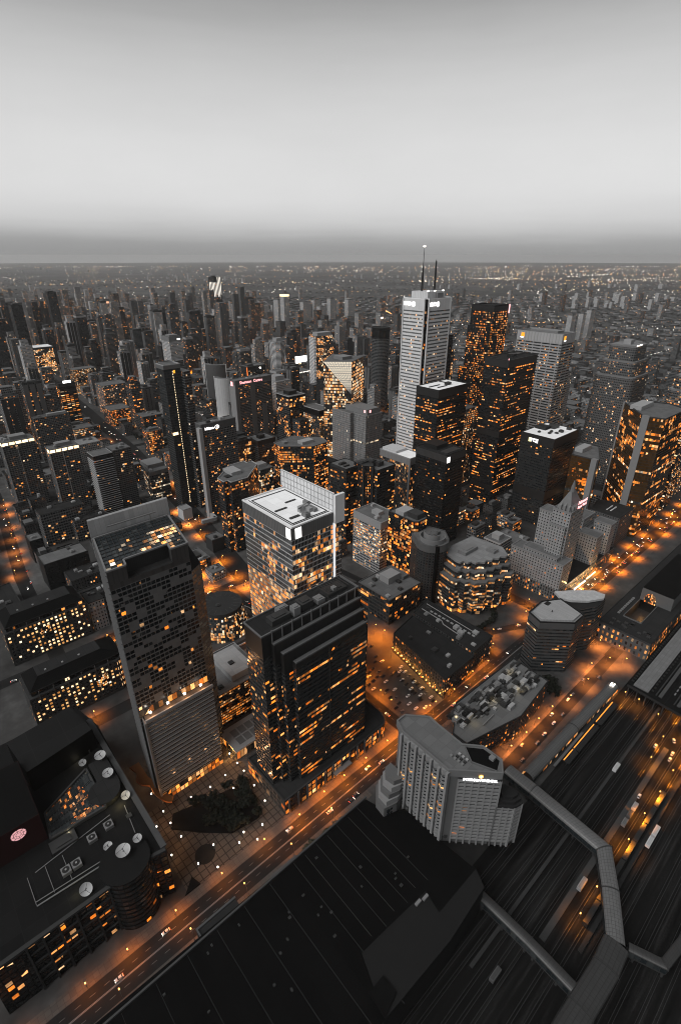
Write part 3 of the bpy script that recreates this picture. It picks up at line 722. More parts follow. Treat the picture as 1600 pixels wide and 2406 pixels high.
    # stepped terraces on the other end
    for k, (z, sh) in enumerate(((32, 0), (36, 2.4), (40, 4.8), (44, 7.2), (48, 9.6))):
        pl = ccw([(164+sh, 141+sh*.15), (165+sh*.8, 149), (172+sh*.5, 156-sh*.3), (182, 156-sh*.3), (182, 140), (173+sh*.6, 138.5+sh*.2)])
        m = MB(); m.slab(pl, 20 if k == 0 else z-4, z); m.build('terrace_tier', HC if k % 2 else HCD, r)
    for i in range(5):
        for z in (24.5, 28): m = MB(); x = 165.5+i*3.2; m.box(x, 139.6-.3, z, x+2.2, 140.2, z+1.6); m.build('low_window', WIN_D, r)
    m = MB(); m.beam((179, 137, 25.5), (183, 106, 25.5), 1.2, 1.6); m.beam((179, 137, 24.5), (183, 106, 24.5), 2.4, .4); m.build('edge_wall', CONC_D, r)
    # lettering and emblem on the angled face
    k, nv = Vector(K), Vector(N); dn = (nv-k).normalized(); ang = math.atan2(dn.y, dn.x); nn = Vector((dn.y, -dn.x)); c = (k+nv)/2+nn*.5
    text(r, 'INTERCONTINENTAL', c.x, c.y, H-5.6, 2.5, ang, emis('lit_white_letter', (1, 1, 1), 4.0), 'sign', .3, 19.2, .04)
    m = MB(); e = c+nn*.2; pts_ = [(e.x+dn.x*1.35*math.cos(a), e.y+dn.y*1.35*math.cos(a), H-2.2+1.5*math.sin(a)) for a in [2*PI*i/20 for i in range(20)]]
    m.face(pts_); em = m.build('emblem', emis('lit_orange_emblem', (1, .45, .12), 2.2), r)
    m = MB(); f_ = e+nn*.15; m.face([(f_.x-dn.x*.3, f_.y-dn.y*.3, H-3.2), (f_.x+dn.x*.3, f_.y+dn.y*.3, H-3.2), (f_.x+dn.x*.45, f_.y+dn.y*.45, H-1.4), (f_.x-dn.x*.45, f_.y-dn.y*.45, H-1.4)]); m.sub('emblem_mark', E_WHITE, em)
    FOOT.append((160, 70, 225, 160)); HERO.append((192, 115, 80, 'the lettered hotel'))
hotel()

# --- 5 convention hall roof
def hall():
    r = thing('convention_hall', 'vast low hall with black seamed roof and paler strip, beside the lettered hotel', 'hall', 60, 110)
    P_ = [(-160, 60), (93, 72), (103, 98), (150, 95), (147, 83), (181, 83), (179, 106), (178, 136), (169, 140), (164, 157.5), (-160, 165)]
    m = MB(); m.prism(P_, 0, 24); m.build('wall', plain('hall_wall', .03, .8, .3), r)
    m = MB(); m.cap(P_, 24); m.build('roof', panel('black_hall_roof', .012, 17, 30, 1.5, .1, var=.3), r)
    seam = plain('roof_seam', .06, .7, .3)
    m = MB()
    for x in (155.5, 138, 121, 104, 87, 70, 53, 36, 19, 2, -15): m.box(x, 98 if x > 104 else 70, 24, x+.22, 157, 24.25)
    m.build('roof_seam', seam, r)
    m = MB(); m.box(-160, 157.6, 24, 165, 158.6, 25.2); m.build('parapet', plain('hall_parapet', .10, .7, .2), r)
    pl = [(93, 72), (141, 71), (176, 74), (181, 83), (147, 83), (150, 95), (103, 98)]
    m = MB(); m.cap(pl, 24.6); m.prism(pl, 0, 24.6); m.build('lower_roof', plain('grey_lower_roof', .035, .8, .2, .06), r)
    m = MB(); m.slab(ccw([(93, 72), (104, 75), (104, 84), (94, 84)]), 24.6, 25.6); m.build('roof_hatch', R_BLACK, r)
    roof_unit(r, 140, 93, 24.6, 4, 1.6, 1.2, METAL[0], 'roof_vent'); roof_unit(r, 145, 92, 24.6, 4, 1.6, 1.2, METAL[0], 'roof_vent')
    rv = random.Random(8)
    for k in range(26): roof_unit(r, rv.uniform(10, 160), rv.uniform(104, 152), 24, rv.uniform(.7, 1.6), rv.uniform(.7, 1.6), rv.uniform(.4, 1.0), METAL[1], 'roof_vent')
    for x in (112, 129.5, 147): m = MB(); m.beam((x, 100, 24.3), (x, 156, 24.3), .18); m.build('roof_pipe', METAL[1], r)
    # entrance blocks facing the avenue
    for (x0, x1, y1, h) in ((92, 110, 164, 15), (72, 90, 163, 13), (46, 70, 168, 17), (20, 44, 164, 13)):
        m = MB(); m.box(x0, 158.7, 0, x1, y1, h); e = m.build('entrance_block', plain('entrance_wall', .05, .7, .3), r)
        m = MB(); m.box(x0-.3, y1-1, h, x1+.3, y1+.2, h+.8); m.box(x0-.3, 158.7, h, x0+.6, y1-1, h+.8); m.sub('block_coping', plain('coping_grey', .12, .7, .2), e)
        for k in range(4): m = MB(); m.tube((x0+2+k*(x1-x0)/4, 161, h), (x0+2+k*(x1-x0)/4, 161, h+.8), .8, .8, 10); m.sub('roof_dome', METAL[0], e)
    m = MB(); m.side((48, 158.5), (68, 158.5), 17.2, 23, 9, 1); m.build('clerestory', facade('hall_clerestory', .03, .01, (.1, .9, .1, .9), .35, 0, 1.2, 0, 1), r)
    FOOT.append((-160, 60, 182, 170))
hall()
# --- 6 broadcasting centre with roof dishes
def dish(x, y, z, r_, tilt, az, label):
    t = thing('satellite_dish', label, 'dish', x, y, z, None)
    m = MB(); m.tube((x, y, z), (x, y, z+r_*.9), .35, .25, 8); m.beam((x-r_*.5, y, z+.2), (x+r_*.5, y, z+.2), .4); m.beam((x, y-r_*.5, z+.2), (x, y+r_*.5, z+.2), .4); m.build('mount', METAL[1], t)
    ax = Vector((math.sin(tilt)*math.cos(az), math.sin(tilt)*math.sin(az), math.cos(tilt))); u = ax.orthogonal().normalized(); v = ax.cross(u)
    c = Vector((x, y, z+r_*.75)); m = MB(); N = 20; K = 4
    ring = lambda k: [c+ax*(.32*r_*(k/K)**2)+(u*math.cos(2*PI*i/N)+v*math.sin(2*PI*i/N))*(r_*k/K) for i in range(N)]
    for k in range(1, K+1):
        a, b_ = (ring(k-1) if k > 1 else [c]*N), ring(k)
        for i in range(N):
            j = (i+1) % N
            m.face([tuple(a[i]), tuple(b_[i]), tuple(b_[j]), tuple(a[j])] if k > 1 else [tuple(c), tuple(b_[i]), tuple(b_[j])], None if k > 1 else [(0, 0)]*3)
    d = m.build('reflector', plain('dish_white_paint', .42, .5, .12), t)
    m = MB(); f = c+ax*(r_*.7)
    for i in (0, 7, 13): m.beam(tuple(ring(K)[i]), tuple(f), .14)
    m.tube(tuple(f-ax*.5), tuple(f+ax*.4), .3, .3, 6); m.build('feed_arm', METAL[1], t)
    return t
def gem(root, x, y, z, R_):
    "round emblem of a ring of petal segments on a wall facing -y"
    m = MB(); rings = [(0, .30, 1), (.36, .62, 8), (.68, .98, 8)]
    for a0, a1, n in rings:
        for k in range(n):
            t0, t1 = 2*PI*(k+.06)/n, 2*PI*(k+.94)/n
            if n == 1: m.face([(x+R_*a1*math.cos(2*PI*i/16), y, z+R_*a1*math.sin(2*PI*i/16)) for i in range(16)]); continue
            A = [t0+(t1-t0)*i/4 for i in range(5)]
            m.face([(x+R_*a1*math.cos(t), y, z+R_*a1*math.sin(t)) for t in A]+[(x+R_*a0*math.cos(t), y, z+R_*a0*math.sin(t)) for t in reversed(A)])
    return m.build('emblem', emis('lit_pink_emblem', (1, .50, .52), .8), root)
def cbc():
    r = thing('broadcast_centre', 'broad dark block crowded with roof dishes, lit skylight and pink round emblem', 'building', 10, 270)
    H = 40; P_ = ccw([(-40, 206), (-16, 206), (22, 206), (38, 206), (49, 203), (52, 320), (46, 348), (-40, 348)])
    fm = facade('dark_grid_office', .030, .008, (.08, .92, .15, .88), .30, .3, 1.5, .05, 3, 0, .5)
    m = MB(); m.prism(P_, 0, H, 3.4, 4); m.build('facade', fm, r)
    RM = panel('black_roof_sheet', .026, 11, 14, 1.7, .12, var=.3)
    m = MB(); m.cap(P_, H); m.build('roof', RM, r)
    m = MB(); m.box(47.2, 206, H, 50.6, 330, H+.9); m.build('roof_walkway', plain('grey_walkway', .11, .8, .2), r)
    m = MB(); m.beam((49, 204, H+.6), (38, 206, H+.6), 2.0, 1.2); m.beam((22, 205.4, H+.6), (-40, 205.4, H+.6), 2.2, 1.4); m.build('parapet', plain('grey_coping', .075, .8, .2), r)
    gm = plain('white_grid_beam', .08, .6, .2)
    for xs, x0, x1 in (((-23.5, -16, -8.5, 0, 8.5, 17), -24, 17.5), ((40, 48.5), 40, 48.5)):
        m = MB()
        for x in xs: m.box(x-.45, 204.7, 0, x+.45, 206, H)
        for z in (8, 16, 24, 32): m.box(x0, 205.0, z-.3, x1, 205.95, z+.3, True)
        m.build('facade_frame', gm, r)
    # raised blocks
    sl = ccw([(-1, 327), (40, 332), (45, 301), (3, 294)]); m = MB(); m.prism(sl, H, 58); m.build('raised_block_wall', plain('near_black_wall', .008, .8, .3), r); m = MB(); m.cap(sl, 58); m.build('raised_block_roof', panel('black_roof_sheet_b', .034, 20, 40, 1.6, .15), r)
    m = MB(); m.box(-60, 256, H, 1, 303, 62); b_ = m.build('side_block', plain('dark_red_wall', .012, .8, .3, tint=(.022, .008, .008)), r)
    m = MB(); m.cap(rectp(-60, 256.2, 60.8, 46.6), 62.05); m.sub('block_roof', R_BLACK, b_)
    gem(r, -10.8, 255.8, 56, 3.9)
    # atrium skylight
    a0, a1, a2, a3 = (33, 287), (33, 252), (2, 253), (4, 272); m = MB()
    def P2(u, v): 
        x = (a3[0]*(1-u)+a0[0]*u)*(1-v)+(a2[0]*(1-u)+a1[0]*u)*v; y = (a3[1]*(1-u)+a0[1]*u)*(1-v)+(a2[1]*(1-u)+a1[1]*u)*v; return x, y
    nu, nv = 10, 8; hz = lambda j: H+1.2+(2.2 if j % 2 else 0)
    for i in range(nu):
        for j in range(nv):
            p = [P2((i+a)/nu, (j+c)/nv) for a, c in ((0, 0), (1, 0), (1, 1), (0, 1))]; z = [hz(j), hz(j), hz(j+1), hz(j+1)]
            m.face([(p[k][0], p[k][1], z[k]) for k in (3, 2, 1, 0)], [(i*2, j*2+2), (i*2+2, j*2+2), (i*2+2, j*2), (i*2, j*2)])
    m.build('skylight', facade('skylight_glass', .06, .02, (.06, .94, .08, .92), .32, .3, .8, .0, 3, 0, .4, .12, clump=1.5), r)
    m = MB()
    for a, b_ in ((a0, a1), (a1, a2), (a2, a3), (a3, a0)): m.beam((*a, H+1.6), (*b_, H+1.6), 1.2, 2.4)
    m.build('skylight_frame', plain('skylight_frame_metal', .10, .6, .2), r)
    m = MB(); m.slab(ccw([(3, 252), (14, 252), (14, 246), (2, 247)]), H, H+.3); m.build('lit_roof_strip', plain('concrete_strip', .2, .8), r); lamp_light('roof_lamp', (11, 250, H+2), 900, (1, .85, .5), r)
    lamp_light('roof_lamp', (31, 297, H+3), 700, (1, .88, .6), r); lamp_light('roof_lamp', (40, 248, H+3), 1400, (1, .8, .35), r); lamp_light('roof_lamp', (3, 213, H+3), 500, (1, .9, .5), r)
    # drum stair tower on the corner
    dr = circle(29, 212, 13.5, 28); m = MB(); m.prism(dr, 0, 43, 3, 4); m.build('corner_drum', facade('drum_glass', .02, .01, (.05, .95, .2, .8), .12, .4, 1.4, 0, 3), r); m = MB(); m.cap(dr, 43); m.build('drum_roof', panel('drum_roof_sheet', .028, 30, 30, 1.3), r)
    m = MB(); m.slab(circle(36, 262, 9.5, 24), H, H+3.5); m.slab(rectp(35, 262, 11, 26), H, H+3.4); m.build('dish_platform', R_DARK, r)
    m = MB()
    for x in (0, 9, 18): m.beam((x-14, 222+x*.02, H+.5), (x-14, 240, H+.5), .3)
    m.beam((-14, 221, H+.8), (24, 219, H+.8), .6); m.beam((-14, 223.5, H+.8), (24, 221.5, H+.8), .4); m.beam((-10, 240, H+.5), (33, 246, H+.5), .4); m.beam((40, 225, H+.5), (42, 246, H+.5), .4); m.build('roof_pipe', METAL[0], r)
    for (x, y, w, d, h) in ((0, 243, 14, 8, 2.0), (34, 300, 6, 5, 3), (24, 303, 7, 4, 4), (40, 236, 3, 3, 1.2)): roof_unit(r, x, y, H, w, d, h, METAL[1])
    for (x, y) in ((3, 229), (8.5, 229), (20, 238), (30, 239.5)):
        m = MB(); m.box(x-2.4, y-2.4, H, x+2.4, y+2.4, H+2.4); f = m.build('cooling_unit', METAL[0], r); m = MB(); m.cap(circle(x, y, 1.9, 16), H+2.46); m.sub('fan_opening', DARK, f); m = MB(); m.tube((x, y, H+2.4), (x, y, H+2.9), .5, .5, 8); m.sub('fan_hub', METAL[2], f)
    FOOT.append((-70, 186, 55, 352)); HERO.append((10, 270, 45, 'the block with roof dishes'))
    dd = [(43, 287, 43.3, 3.6, .1, 'large white dish at the far end of the round dish platform'), (42, 270.5, 43.3, 3.4, .12, 'white dish on the rounded end of the dish platform'), (33, 293.5, H, 2.4, .4, 'small tilted dish beside the lit plant under the raised slab'), (45, 251, H, 2.7, .5, 'tilted dish next to the yellow lit roof well'),
          (25, 226.5, H, 2.5, .15, 'white dish just behind the corner drum'), (30, 215, 43, 4.0, .08, 'largest white dish, flat on top of the corner drum'), (39, 217.5, 43, 2.5, .2, 'middle-sized dish near the outer edge of the corner drum'), (8, 211.5, H, 3.3, .8, 'steeply tilted grey dish over the lit street facade')]
    for k, (x, y, z, r_, tl, lb) in enumerate(dd): dish(x, y, z, r_, tl, -1.9, lb)
cbc()

# --- 7 two office blocks with hipped dark roofs
F_MH = facade('granite_office_side', .075, .010, (.18, .82, .2, .78), .3, .2, 1.4, .35, 2, 0, .7)
MH_W = plain('granite_cladding', .085, .75, .2); TILE = panel('dark_roof_tile', .018, 1.2, 1.2, .5, .18, .6)
def hipped(P_, H, ridge, zr, label, short, lit, seed, front, bow):
    P_ = ccw(P_); cx = sum(p[0] for p in P_)/len(P_); cy = sum(p[1] for p in P_)/len(P_)
    r = thing('office_block', label, 'building', cx, cy)
    m = MB(); n = len(P_); fi = front
    m.prism(P_, 0, H-4, 3.6, 4, skip=(fi,)); m.build('side_facade', F_MH, r)
    p, q = P_[fi], P_[(fi+1) % n]; m = MB(); m.side(p, q, 0, H-4); m.build('front_wall', MH_W, r)
    windows_on(r, (p[0]+1, p[1]), (q[0]-1, q[1]), 2, H-4, 19, 9, .52, .56, lit, seed, 100, dark=WIN_D, lit=WIN_LY)
    i1 = inset(P_, 2.5)
    m = MB(); m.prism(i1, H-4, H, 4, 4); m.build('attic_storey', facade('attic_glass', .03, .01, (.1, .9, .1, .8), .25, .3, 1.5, .2, 3), r)
    m = MB()
    for i in range(n):
        j = (i+1) % n; m.face([(*P_[i], H-4), (*P_[j], H-4), (*i1[j], H-4), (*i1[i], H-4)])
    m.build('ledge', plain('ledge_stone', .07, .8), r)
    m = MB(); m.prism(inset(P_, 1.6), H, H+.8); m.cap(inset(P_, 1.6), H+.8); m.build('eaves', plain('eaves_dark_metal', .05, .6), r)
    base = inset(P_, 2.0); R_ = ccw(ridge); bb = rectp(min(x for x, y in base), min(y for x, y in base), max(x for x, y in base)-min(x for x, y in base), max(y for x, y in base)-min(y for x, y in base))
    m = MB()
    for i in range(4):
        j = (i+1) % 4; m.face([(*bb[i], H+.85), (*bb[j], H+.85), (*R_[j], zr), (*R_[i], zr)])
    m.build('hipped_roof', TILE, r)
    m = MB(); m.cap(R_, zr+.02); m.build('roof_deck', R_DARK, r)
    m = MB()
    for k in range(6):
        t = (k+.7)/6.4; x = p[0]+(q[0]-p[0])*t; m.box(x-.3, p[1]-.4, H-7, x+.3, p[1]+.3, H+.4)
    m.build('attic_pier', plain('pale_pier', .14, .8), r)
    if bow:
        x, z0, z1 = bow; m = MB(); n_ = 8
        for k in range(n_):
            u0, u1 = k/n_, (k+1)/n_; f = lambda u: (x-5+10*u, p[1]-2.2*math.sin(PI*u)-.15); m.side(f(u0), f(u1), z0, z1, 1, round((z1-z0)/2.0), k); 
        m.build('bow_window', facade('bow_lit_glass_%d' % seed, .02, .01, (.06, .94, .12, .85), .8, .2, 1.7, .25, 2), r)
    for k in range(3): roof_unit(r, R_[0][0]+6+k*13, R_[0][1]+3, zr, 1.5, 1.2, .9, METAL[2], 'roof_vent')
    x0, x1 = min(x for x, y in P_), max(x for x, y in P_); FOOT.append((x0-3, min(y for x, y in P_)-3, x1+3, max(y for x, y in P_)+3)); HERO.append((cx, cy, H, short))
    return r
m1 = hipped([(22, 388), (91, 388), (95, 390), (98, 394), (98, 419), (22, 420)], 37, [(33, 397), (82, 397), (82, 411), (33, 411)], 45, 'dark office block with tiled hipped roof and rounded glowing corner, beside the roof dishes', 'the nearer hipped-roof block', lambda u, v: .5 if u > .25 and v > .3 else .3, 11, 0, (76, 15, 27))
m = MB()
for k in range(5):
    z = 4+k*6
    for (a, c) in (((90, 387.8), (95.2, 389.6)), ((95.2, 389.6), (98.3, 393.5)), ((98.3, 393.5), (98.3, 402))): m.side(a, c, z, z+3.2, 2, 1)
m.build('lit_corner_glazing', facade('corner_lit_glass', .03, .01, (.05, .95, .05, .95), .9, .1, 1.5, .15, 2), m1)
hipped([(26, 484), (98, 484), (98, 520), (26, 520)], 41, [(36, 493), (88, 493), (88, 511), (36, 511)], 49, 'dark hipped-roof office block behind its twin, curved lit bay in its wall', 'the farther hipped-roof block', lambda u, v: .62 if (.25 < u < .75 or v > .7) else .28, 23, 0, (58, 24, 31))
tower('annex_building', 'small pale stone annex lit orange, at the end of the farther hipped-roof block', 'building', rectp(100, 486, 15, 24), 34, F_STONE, R_DARK, 3.2, 4.2, units=2, short='the pale annex')

# --- 8 round concert hall
def rth():
    r = thing('concert_hall', 'round concert hall with flat dark roof over glittering glass skirt', 'hall', 202, 405)
    top, bot = circle(202, 405, 20.5, 40), circle(202, 405, 27, 40); m = MB()
    for i in range(40):
        j = (i+1) % 40; m.face([(*bot[i], 0), (*bot[j], 0), (*top[j], 27), (*top[i], 27)], [(i*2, 0), (i*2+2, 0), (i*2+2, 10), (i*2, 10)])
    m.build('glass_skirt', facade('diamond_glass', .08, .02, (.08, .92, .08, .92), .50, .0, 1.5, .3, 1, 0, .3, .1), r)
    m = MB(); m.prism(circle(202, 405, 20.9, 40), 26, 30); m.build('roof_rim', plain('roof_rim_grey', .07, .7, .2), r)
    m = MB(); m.cap(circle(202, 405, 20.9, 40), 30); m.build('roof', plain('round_roof_gravel', .062, .85, .35, .12), r)
    m = MB(); m.slab(circle(197, 403, 2.6, 16), 30, 31); m.tube((197, 403, 31), (197, 403, 31.8), 1.2, 1.2, 10); m.build('roof_hatch', METAL[1], r)
    m = MB()
    for a in range(18):
        t = 2*PI*a/18; m.beam((202+19*math.cos(t), 405+19*math.sin(t), 30.1), (202+12*math.cos(t), 405+12*math.sin(t), 30.1), .12)
    m.build('roof_seam', CONC, r)
    m = MB(); n = 14
    for k in range(n):
        a0, a1 = -.6+2.2*k/n, -.6+2.2*(k+1)/n; f = lambda a, R_: (202+R_*math.cos(a-1.2), 405+R_*math.sin(a-1.2))
        m.side(f(a0, 38), f(a1, 38), 0, 1.6); m.face([(*f(a0, 38), 1.6), (*f(a1, 38), 1.6), (*f(a1, 37), 1.6), (*f(a0, 37), 1.6)])
    m.build('terrace_wall', CONC_P, r)
    FOOT.append((160, 372, 245, 440)); HERO.append((202, 405, 28, 'the round concert hall'))
rth()

# --- 9 pale-roofed bank block and garden pavilion
F_STRIPE = facade('striped_glass_wall', .05, .012, (0, 1, .18, .8), .52, .8, .75, .05, 9, 1, .35)
w_ = tower('bank_block', 'low block with pale flat roof and square raised box, striped amber glass wall below', 'building', rectp(131, 292, 46, 47), 34, F_STRIPE, R_PALE, 2.0, 2.6, par=1.0, pmat=CONC_P, short='the pale-roofed block')
m = MB(); m.box(150, 298, 34, 171, 331, 40); b_ = m.build('raised_roof_box', panel('raised_pale_roof', .40, 12, 12, .85, .1, .12), w_)
m = MB(); m.box(156, 310, 40, 160, 314, 41.2); m.sub('roof_hatch', METAL[1], b_); roof_unit(w_, 138, 297, 34, 4, 4, 1.2, METAL[1]); roof_unit(w_, 141, 318, 34, 3, 5, 1.5, METAL[0])
p_ = thing('pavilion', 'low pale flat-roofed pavilion with square roof panels between the stepped black tower and louvred block', 'building', 143, 268)
m = MB(); m.prism(rectp(126, 257, 37, 22), 0, 10, 3, 10); m.build('wall', facade('pavilion_glass', .12, .02, (.06, .94, .1, .95), .75, .1, 1.7, -.05, 3), p_)
m = MB(); m.slab(rectp(125, 256, 39, 24), 9.2, 10.6, True); m.build('roof', panel('pavilion_roof', .30, 40, 40, .8), p_)
m = MB()
for i in range(5):
    for j in range(2): m.box(131+i*6.4, 260+j*8.5, 10.6, 136.2+i*6.4, 266.8+j*8.5, 10.9)
m.build('roof_panel', plain('slate_roof_panel', .15, .4, .15), p_); roof_unit(p_, 150, 260, 10.9, 3, 3, .5, DARK)
lamp_light('pavilion_light', (124, 262, 7), 7000, (1, .42, .08), p_)
FOOT.append((124, 255, 165, 282))

# --- 10 warehouses beside the car park
def lowblock(name, label, poly, H, fm, rm, short, units, bay=3.2, fh=3.6, cat='building', par=.9, pent=()):
    return tower(name, label, cat, poly, H, fm, rm, bay, fh, par=par, pmat=plain('dark_brick_coping', .055, .8, .2), units=units, short=short, pent=pent)
F_WARE = facade('brick_warehouse_wall', .075, .010, (.26, .74, .2, .74), .22, .05, 1.5, -.02, 2, 0, .85, wallvar=.2)
wh = lowblock('brick_warehouse', 'brick warehouse with black flat roof and a row of wall lamps along the car park', [(304, 262), (291, 190.5), (334, 191.5), (338, 268)], 22, F_WARE, R_DARK, 'the brick warehouse', 5)
for k in range(15):
    x, y = 303.2-12.2*k/14.5, 258-66*k/14.5
    m = MB(); m.box(x-.9, y-.25, 4.2, x-.1, y+.25, 5.0, True); l = m.build('wall_lamp', E_HOT, wh)
    if k % 2 == 0: lamp_light('wall_lamp_light', (x-1.6, y, 5.2), 3000, (1, .40, .06), wh, .3)
lowblock('long_brick_block', 'long dark brick block with pipes and skylight strip on roof, behind the warehouse', [(339.5, 268), (335.5, 193), (367, 194.5), (366, 274)], 25, F_BRICK, R_DARK, 'the long brick block', 8)
o_ = [o for o in C.objects if o.name == 'long_brick_block'][0]
m = MB()
for k in range(12): m.box(353, 205+k*5, 25, 354.3, 208+k*5, 26.1)
m.build('roof_light', METAL[2], o_)
m = MB(); m.beam((350, 266, 25.8), (349, 240, 25.8), .6); m.beam((349, 240, 25.8), (346, 236, 25.8), .6); m.beam((346, 236, 25.8), (344, 212, 25.8), .6); m.beam((360, 268, 25.8), (358, 205, 25.8), .5); m.build('roof_duct', METAL[2], o_)
F_BROWN = facade('brown_concrete_frame', .085, .012, (.1, .9, .22, .86), .55, .3, 1.4, -.02, 3, 2, .7)
tower('brown_office_block', 'brown concrete block with pale plant room on roof, above the car park', 'building', rectp(330, 292, 48, 46), 31, F_BROWN, R_MID, 4.2, 4.2, pmat=CONC, units=6, pent=((.42, .45, .80, .75, 7.5, CONC_P), (.8, .35, .98, .9, 4, CONC)), short='the brown block')

# --- 11 dark building with crowded roof plant
mk = lowblock('plant_roofed_building', 'long dark brick building with roof crowded by plant and ducts, by station street', [(250, 139), (303, 126), (354, 131), (357, 166), (276, 168.5), (250, 152)], 23, F_WARE, R_MID, 'the plant-roofed building', 0)
rr_ = random.Random(5)
for k in range(150):
    x, y = rr_.uniform(258, 348), rr_.uniform(134, 162); w, d, h = rr_.uniform(2, 7), rr_.uniform(1.6, 5), rr_.uniform(.8, 3.6)
    if x < 300 and y < 140+(300-x)*.22: continue
    roof_unit(mk, x, y, 23, w, d, h, METAL[rr_.choice((0, 0, 1, 1, 1, 2))] if rr_.random() > .2 else DARK)
m = MB()
for k in range(9):
    x, y = rr_.uniform(266, 330), rr_.uniform(138, 160); m.beam((x, y, 24.5), (x+rr_.uniform(5, 16), y+rr_.uniform(-1, 1)*3, 24.5), .7)
m.build('roof_duct', METAL[0], mk)
for x, y, p in ((270, 146, 500), (300, 150, 700), (325, 140, 600), (338, 158, 500), (262, 158, 400)): lamp_light('roof_lamp', (x, y, 27.5), p, (1, .75, .35), mk)

# --- 12 octagonal tower, lens-roofed tower, terraced zigzag block, round-ended block
F_CITI = facade('bronze_ribbon_windows', .10, .012, (0, 1, .34, .74), .22, .6, 1.4, .0, 6, 0, .6)
def scaled(pl, k, cx=None, cy=None): return [(x*k, y*k) for x, y in pl]
oc = scaled([(379, 170), (402, 171), (419, 161), (411, 135), (394, 135), (373, 156)], 1.014)
ct = tower('octagonal_office_tower', 'many-sided office tower with pale faceted roof, standing over station street', 'tower', oc, 56, F_CITI, R_PALE, 3, 3.7, crown=6, cmat=plain('bronze_crown', .12, .6, .15), par=1.2, pmat=plain('dark_rim', .04, .6), short='the many-sided tower')
m = MB(); ii = inset(ccw(oc), 2.6); m.slab(ii, 56, 57.8); m.build('roof_panel', panel('fluted_pale_roof', .34, .9, 30, .8, .12, .1), ct)
m = MB(); m.slab(rectp(404, 165, 6, 4), 57.8, 58.3); m.tube((398, 158, 57.8), (398, 158, 60), .5, .3, 6); m.build('roof_hatch', DARK, ct)
ln = tower('lens_roofed_tower', 'slim tower with leaf-shaped pale roof and white sign, just behind the many-sided tower', 'tower', [(420, 150), (446, 137), (463, 137), (465, 149), (438, 173), (420, 170)], 52, F_CITI, R_DARK, 3, 3.7, par=0, short='the leaf-roofed tower')
lens = ccw([(434, 174), (428, 165), (432, 156), (443, 145), (458, 137), (465, 139), (464, 149), (452, 161)]); m = MB(); m.slab(lens, 53, 55.2, True); m.build('leaf_roof', panel('pale_leaf_roof', .42, 3, 3, .85, .1, .1), ln)
text(ln, 'citi', 452, 140.3, 45, 5.0, -.55, E_WHITE, 'sign', .3)
F_ZIG = facade('zigzag_glass_bands', .09, .012, (0, 1, .20, .84), .34, .95, 1.35, .25, 6, 2, .35, .14)
def zigzag():
    r = thing('terraced_office_block', 'terraced glass block with zigzag walls banded in orange light, beside the curved road', 'building', 420, 262)
    def zz(a, b_, n, amp):
        a, b_ = Vector(a), Vector(b_); d = (b_-a)/n; nn = Vector((d.y, -d.x)).normalized(); out = []
        for i in range(n): out += [tuple(a+d*i), tuple(a+d*(i+.5)+nn*amp)]
        return out
    for k, (z0, z1, o) in enumerate(((0, 41, 0), (41, 50, 5), (50, 58, 10))):
        P_ = zz((395+o, 266+o*.3), (411+o, 241+o), 3, 3)+zz((411+o, 241+o), (456, 230+o), 4, 3)+[(456, 229+o), (466, 252), (462, 292-o*.2), (428, 294-o*.2), (399+o, 284)]
        P_ = ccw(P_); m = MB(); m.prism(P_, max(z0, 6 if k == 0 else 0), z1-1.2, 3, 3.5); m.build('facade', F_ZIG, r)
        m = MB(); m.prism(inset(P_, -.15), z1-1.2, z1+.8); m.cap(P_, z1+.1); m.build('terrace' if k < 2 else 'roof', R_MID if k < 2 else R_PALE, r)
        if k == 0: m = MB(); m.prism(inset(P_, 2.5), 0, 6, 4, 6); m.build('lobby', facade('zigzag_lobby', .12, .02, (.1, .9, .05, .9), .7, 0, 1.8, .0, 1), r)
    for (x, y, w, d, z, h) in ((404, 262, 16, 6, 50, 3), (420, 268, 22, 10, 58, 4), (446, 250, 8, 10, 58, 3.5)): roof_unit(r, x, y, z, w, d, h, METAL[0], 'plant_room')
    FOOT.append((382, 228, 468, 296)); HERO.append((420, 262, 55, 'the zigzag glass block'))
zigzag()
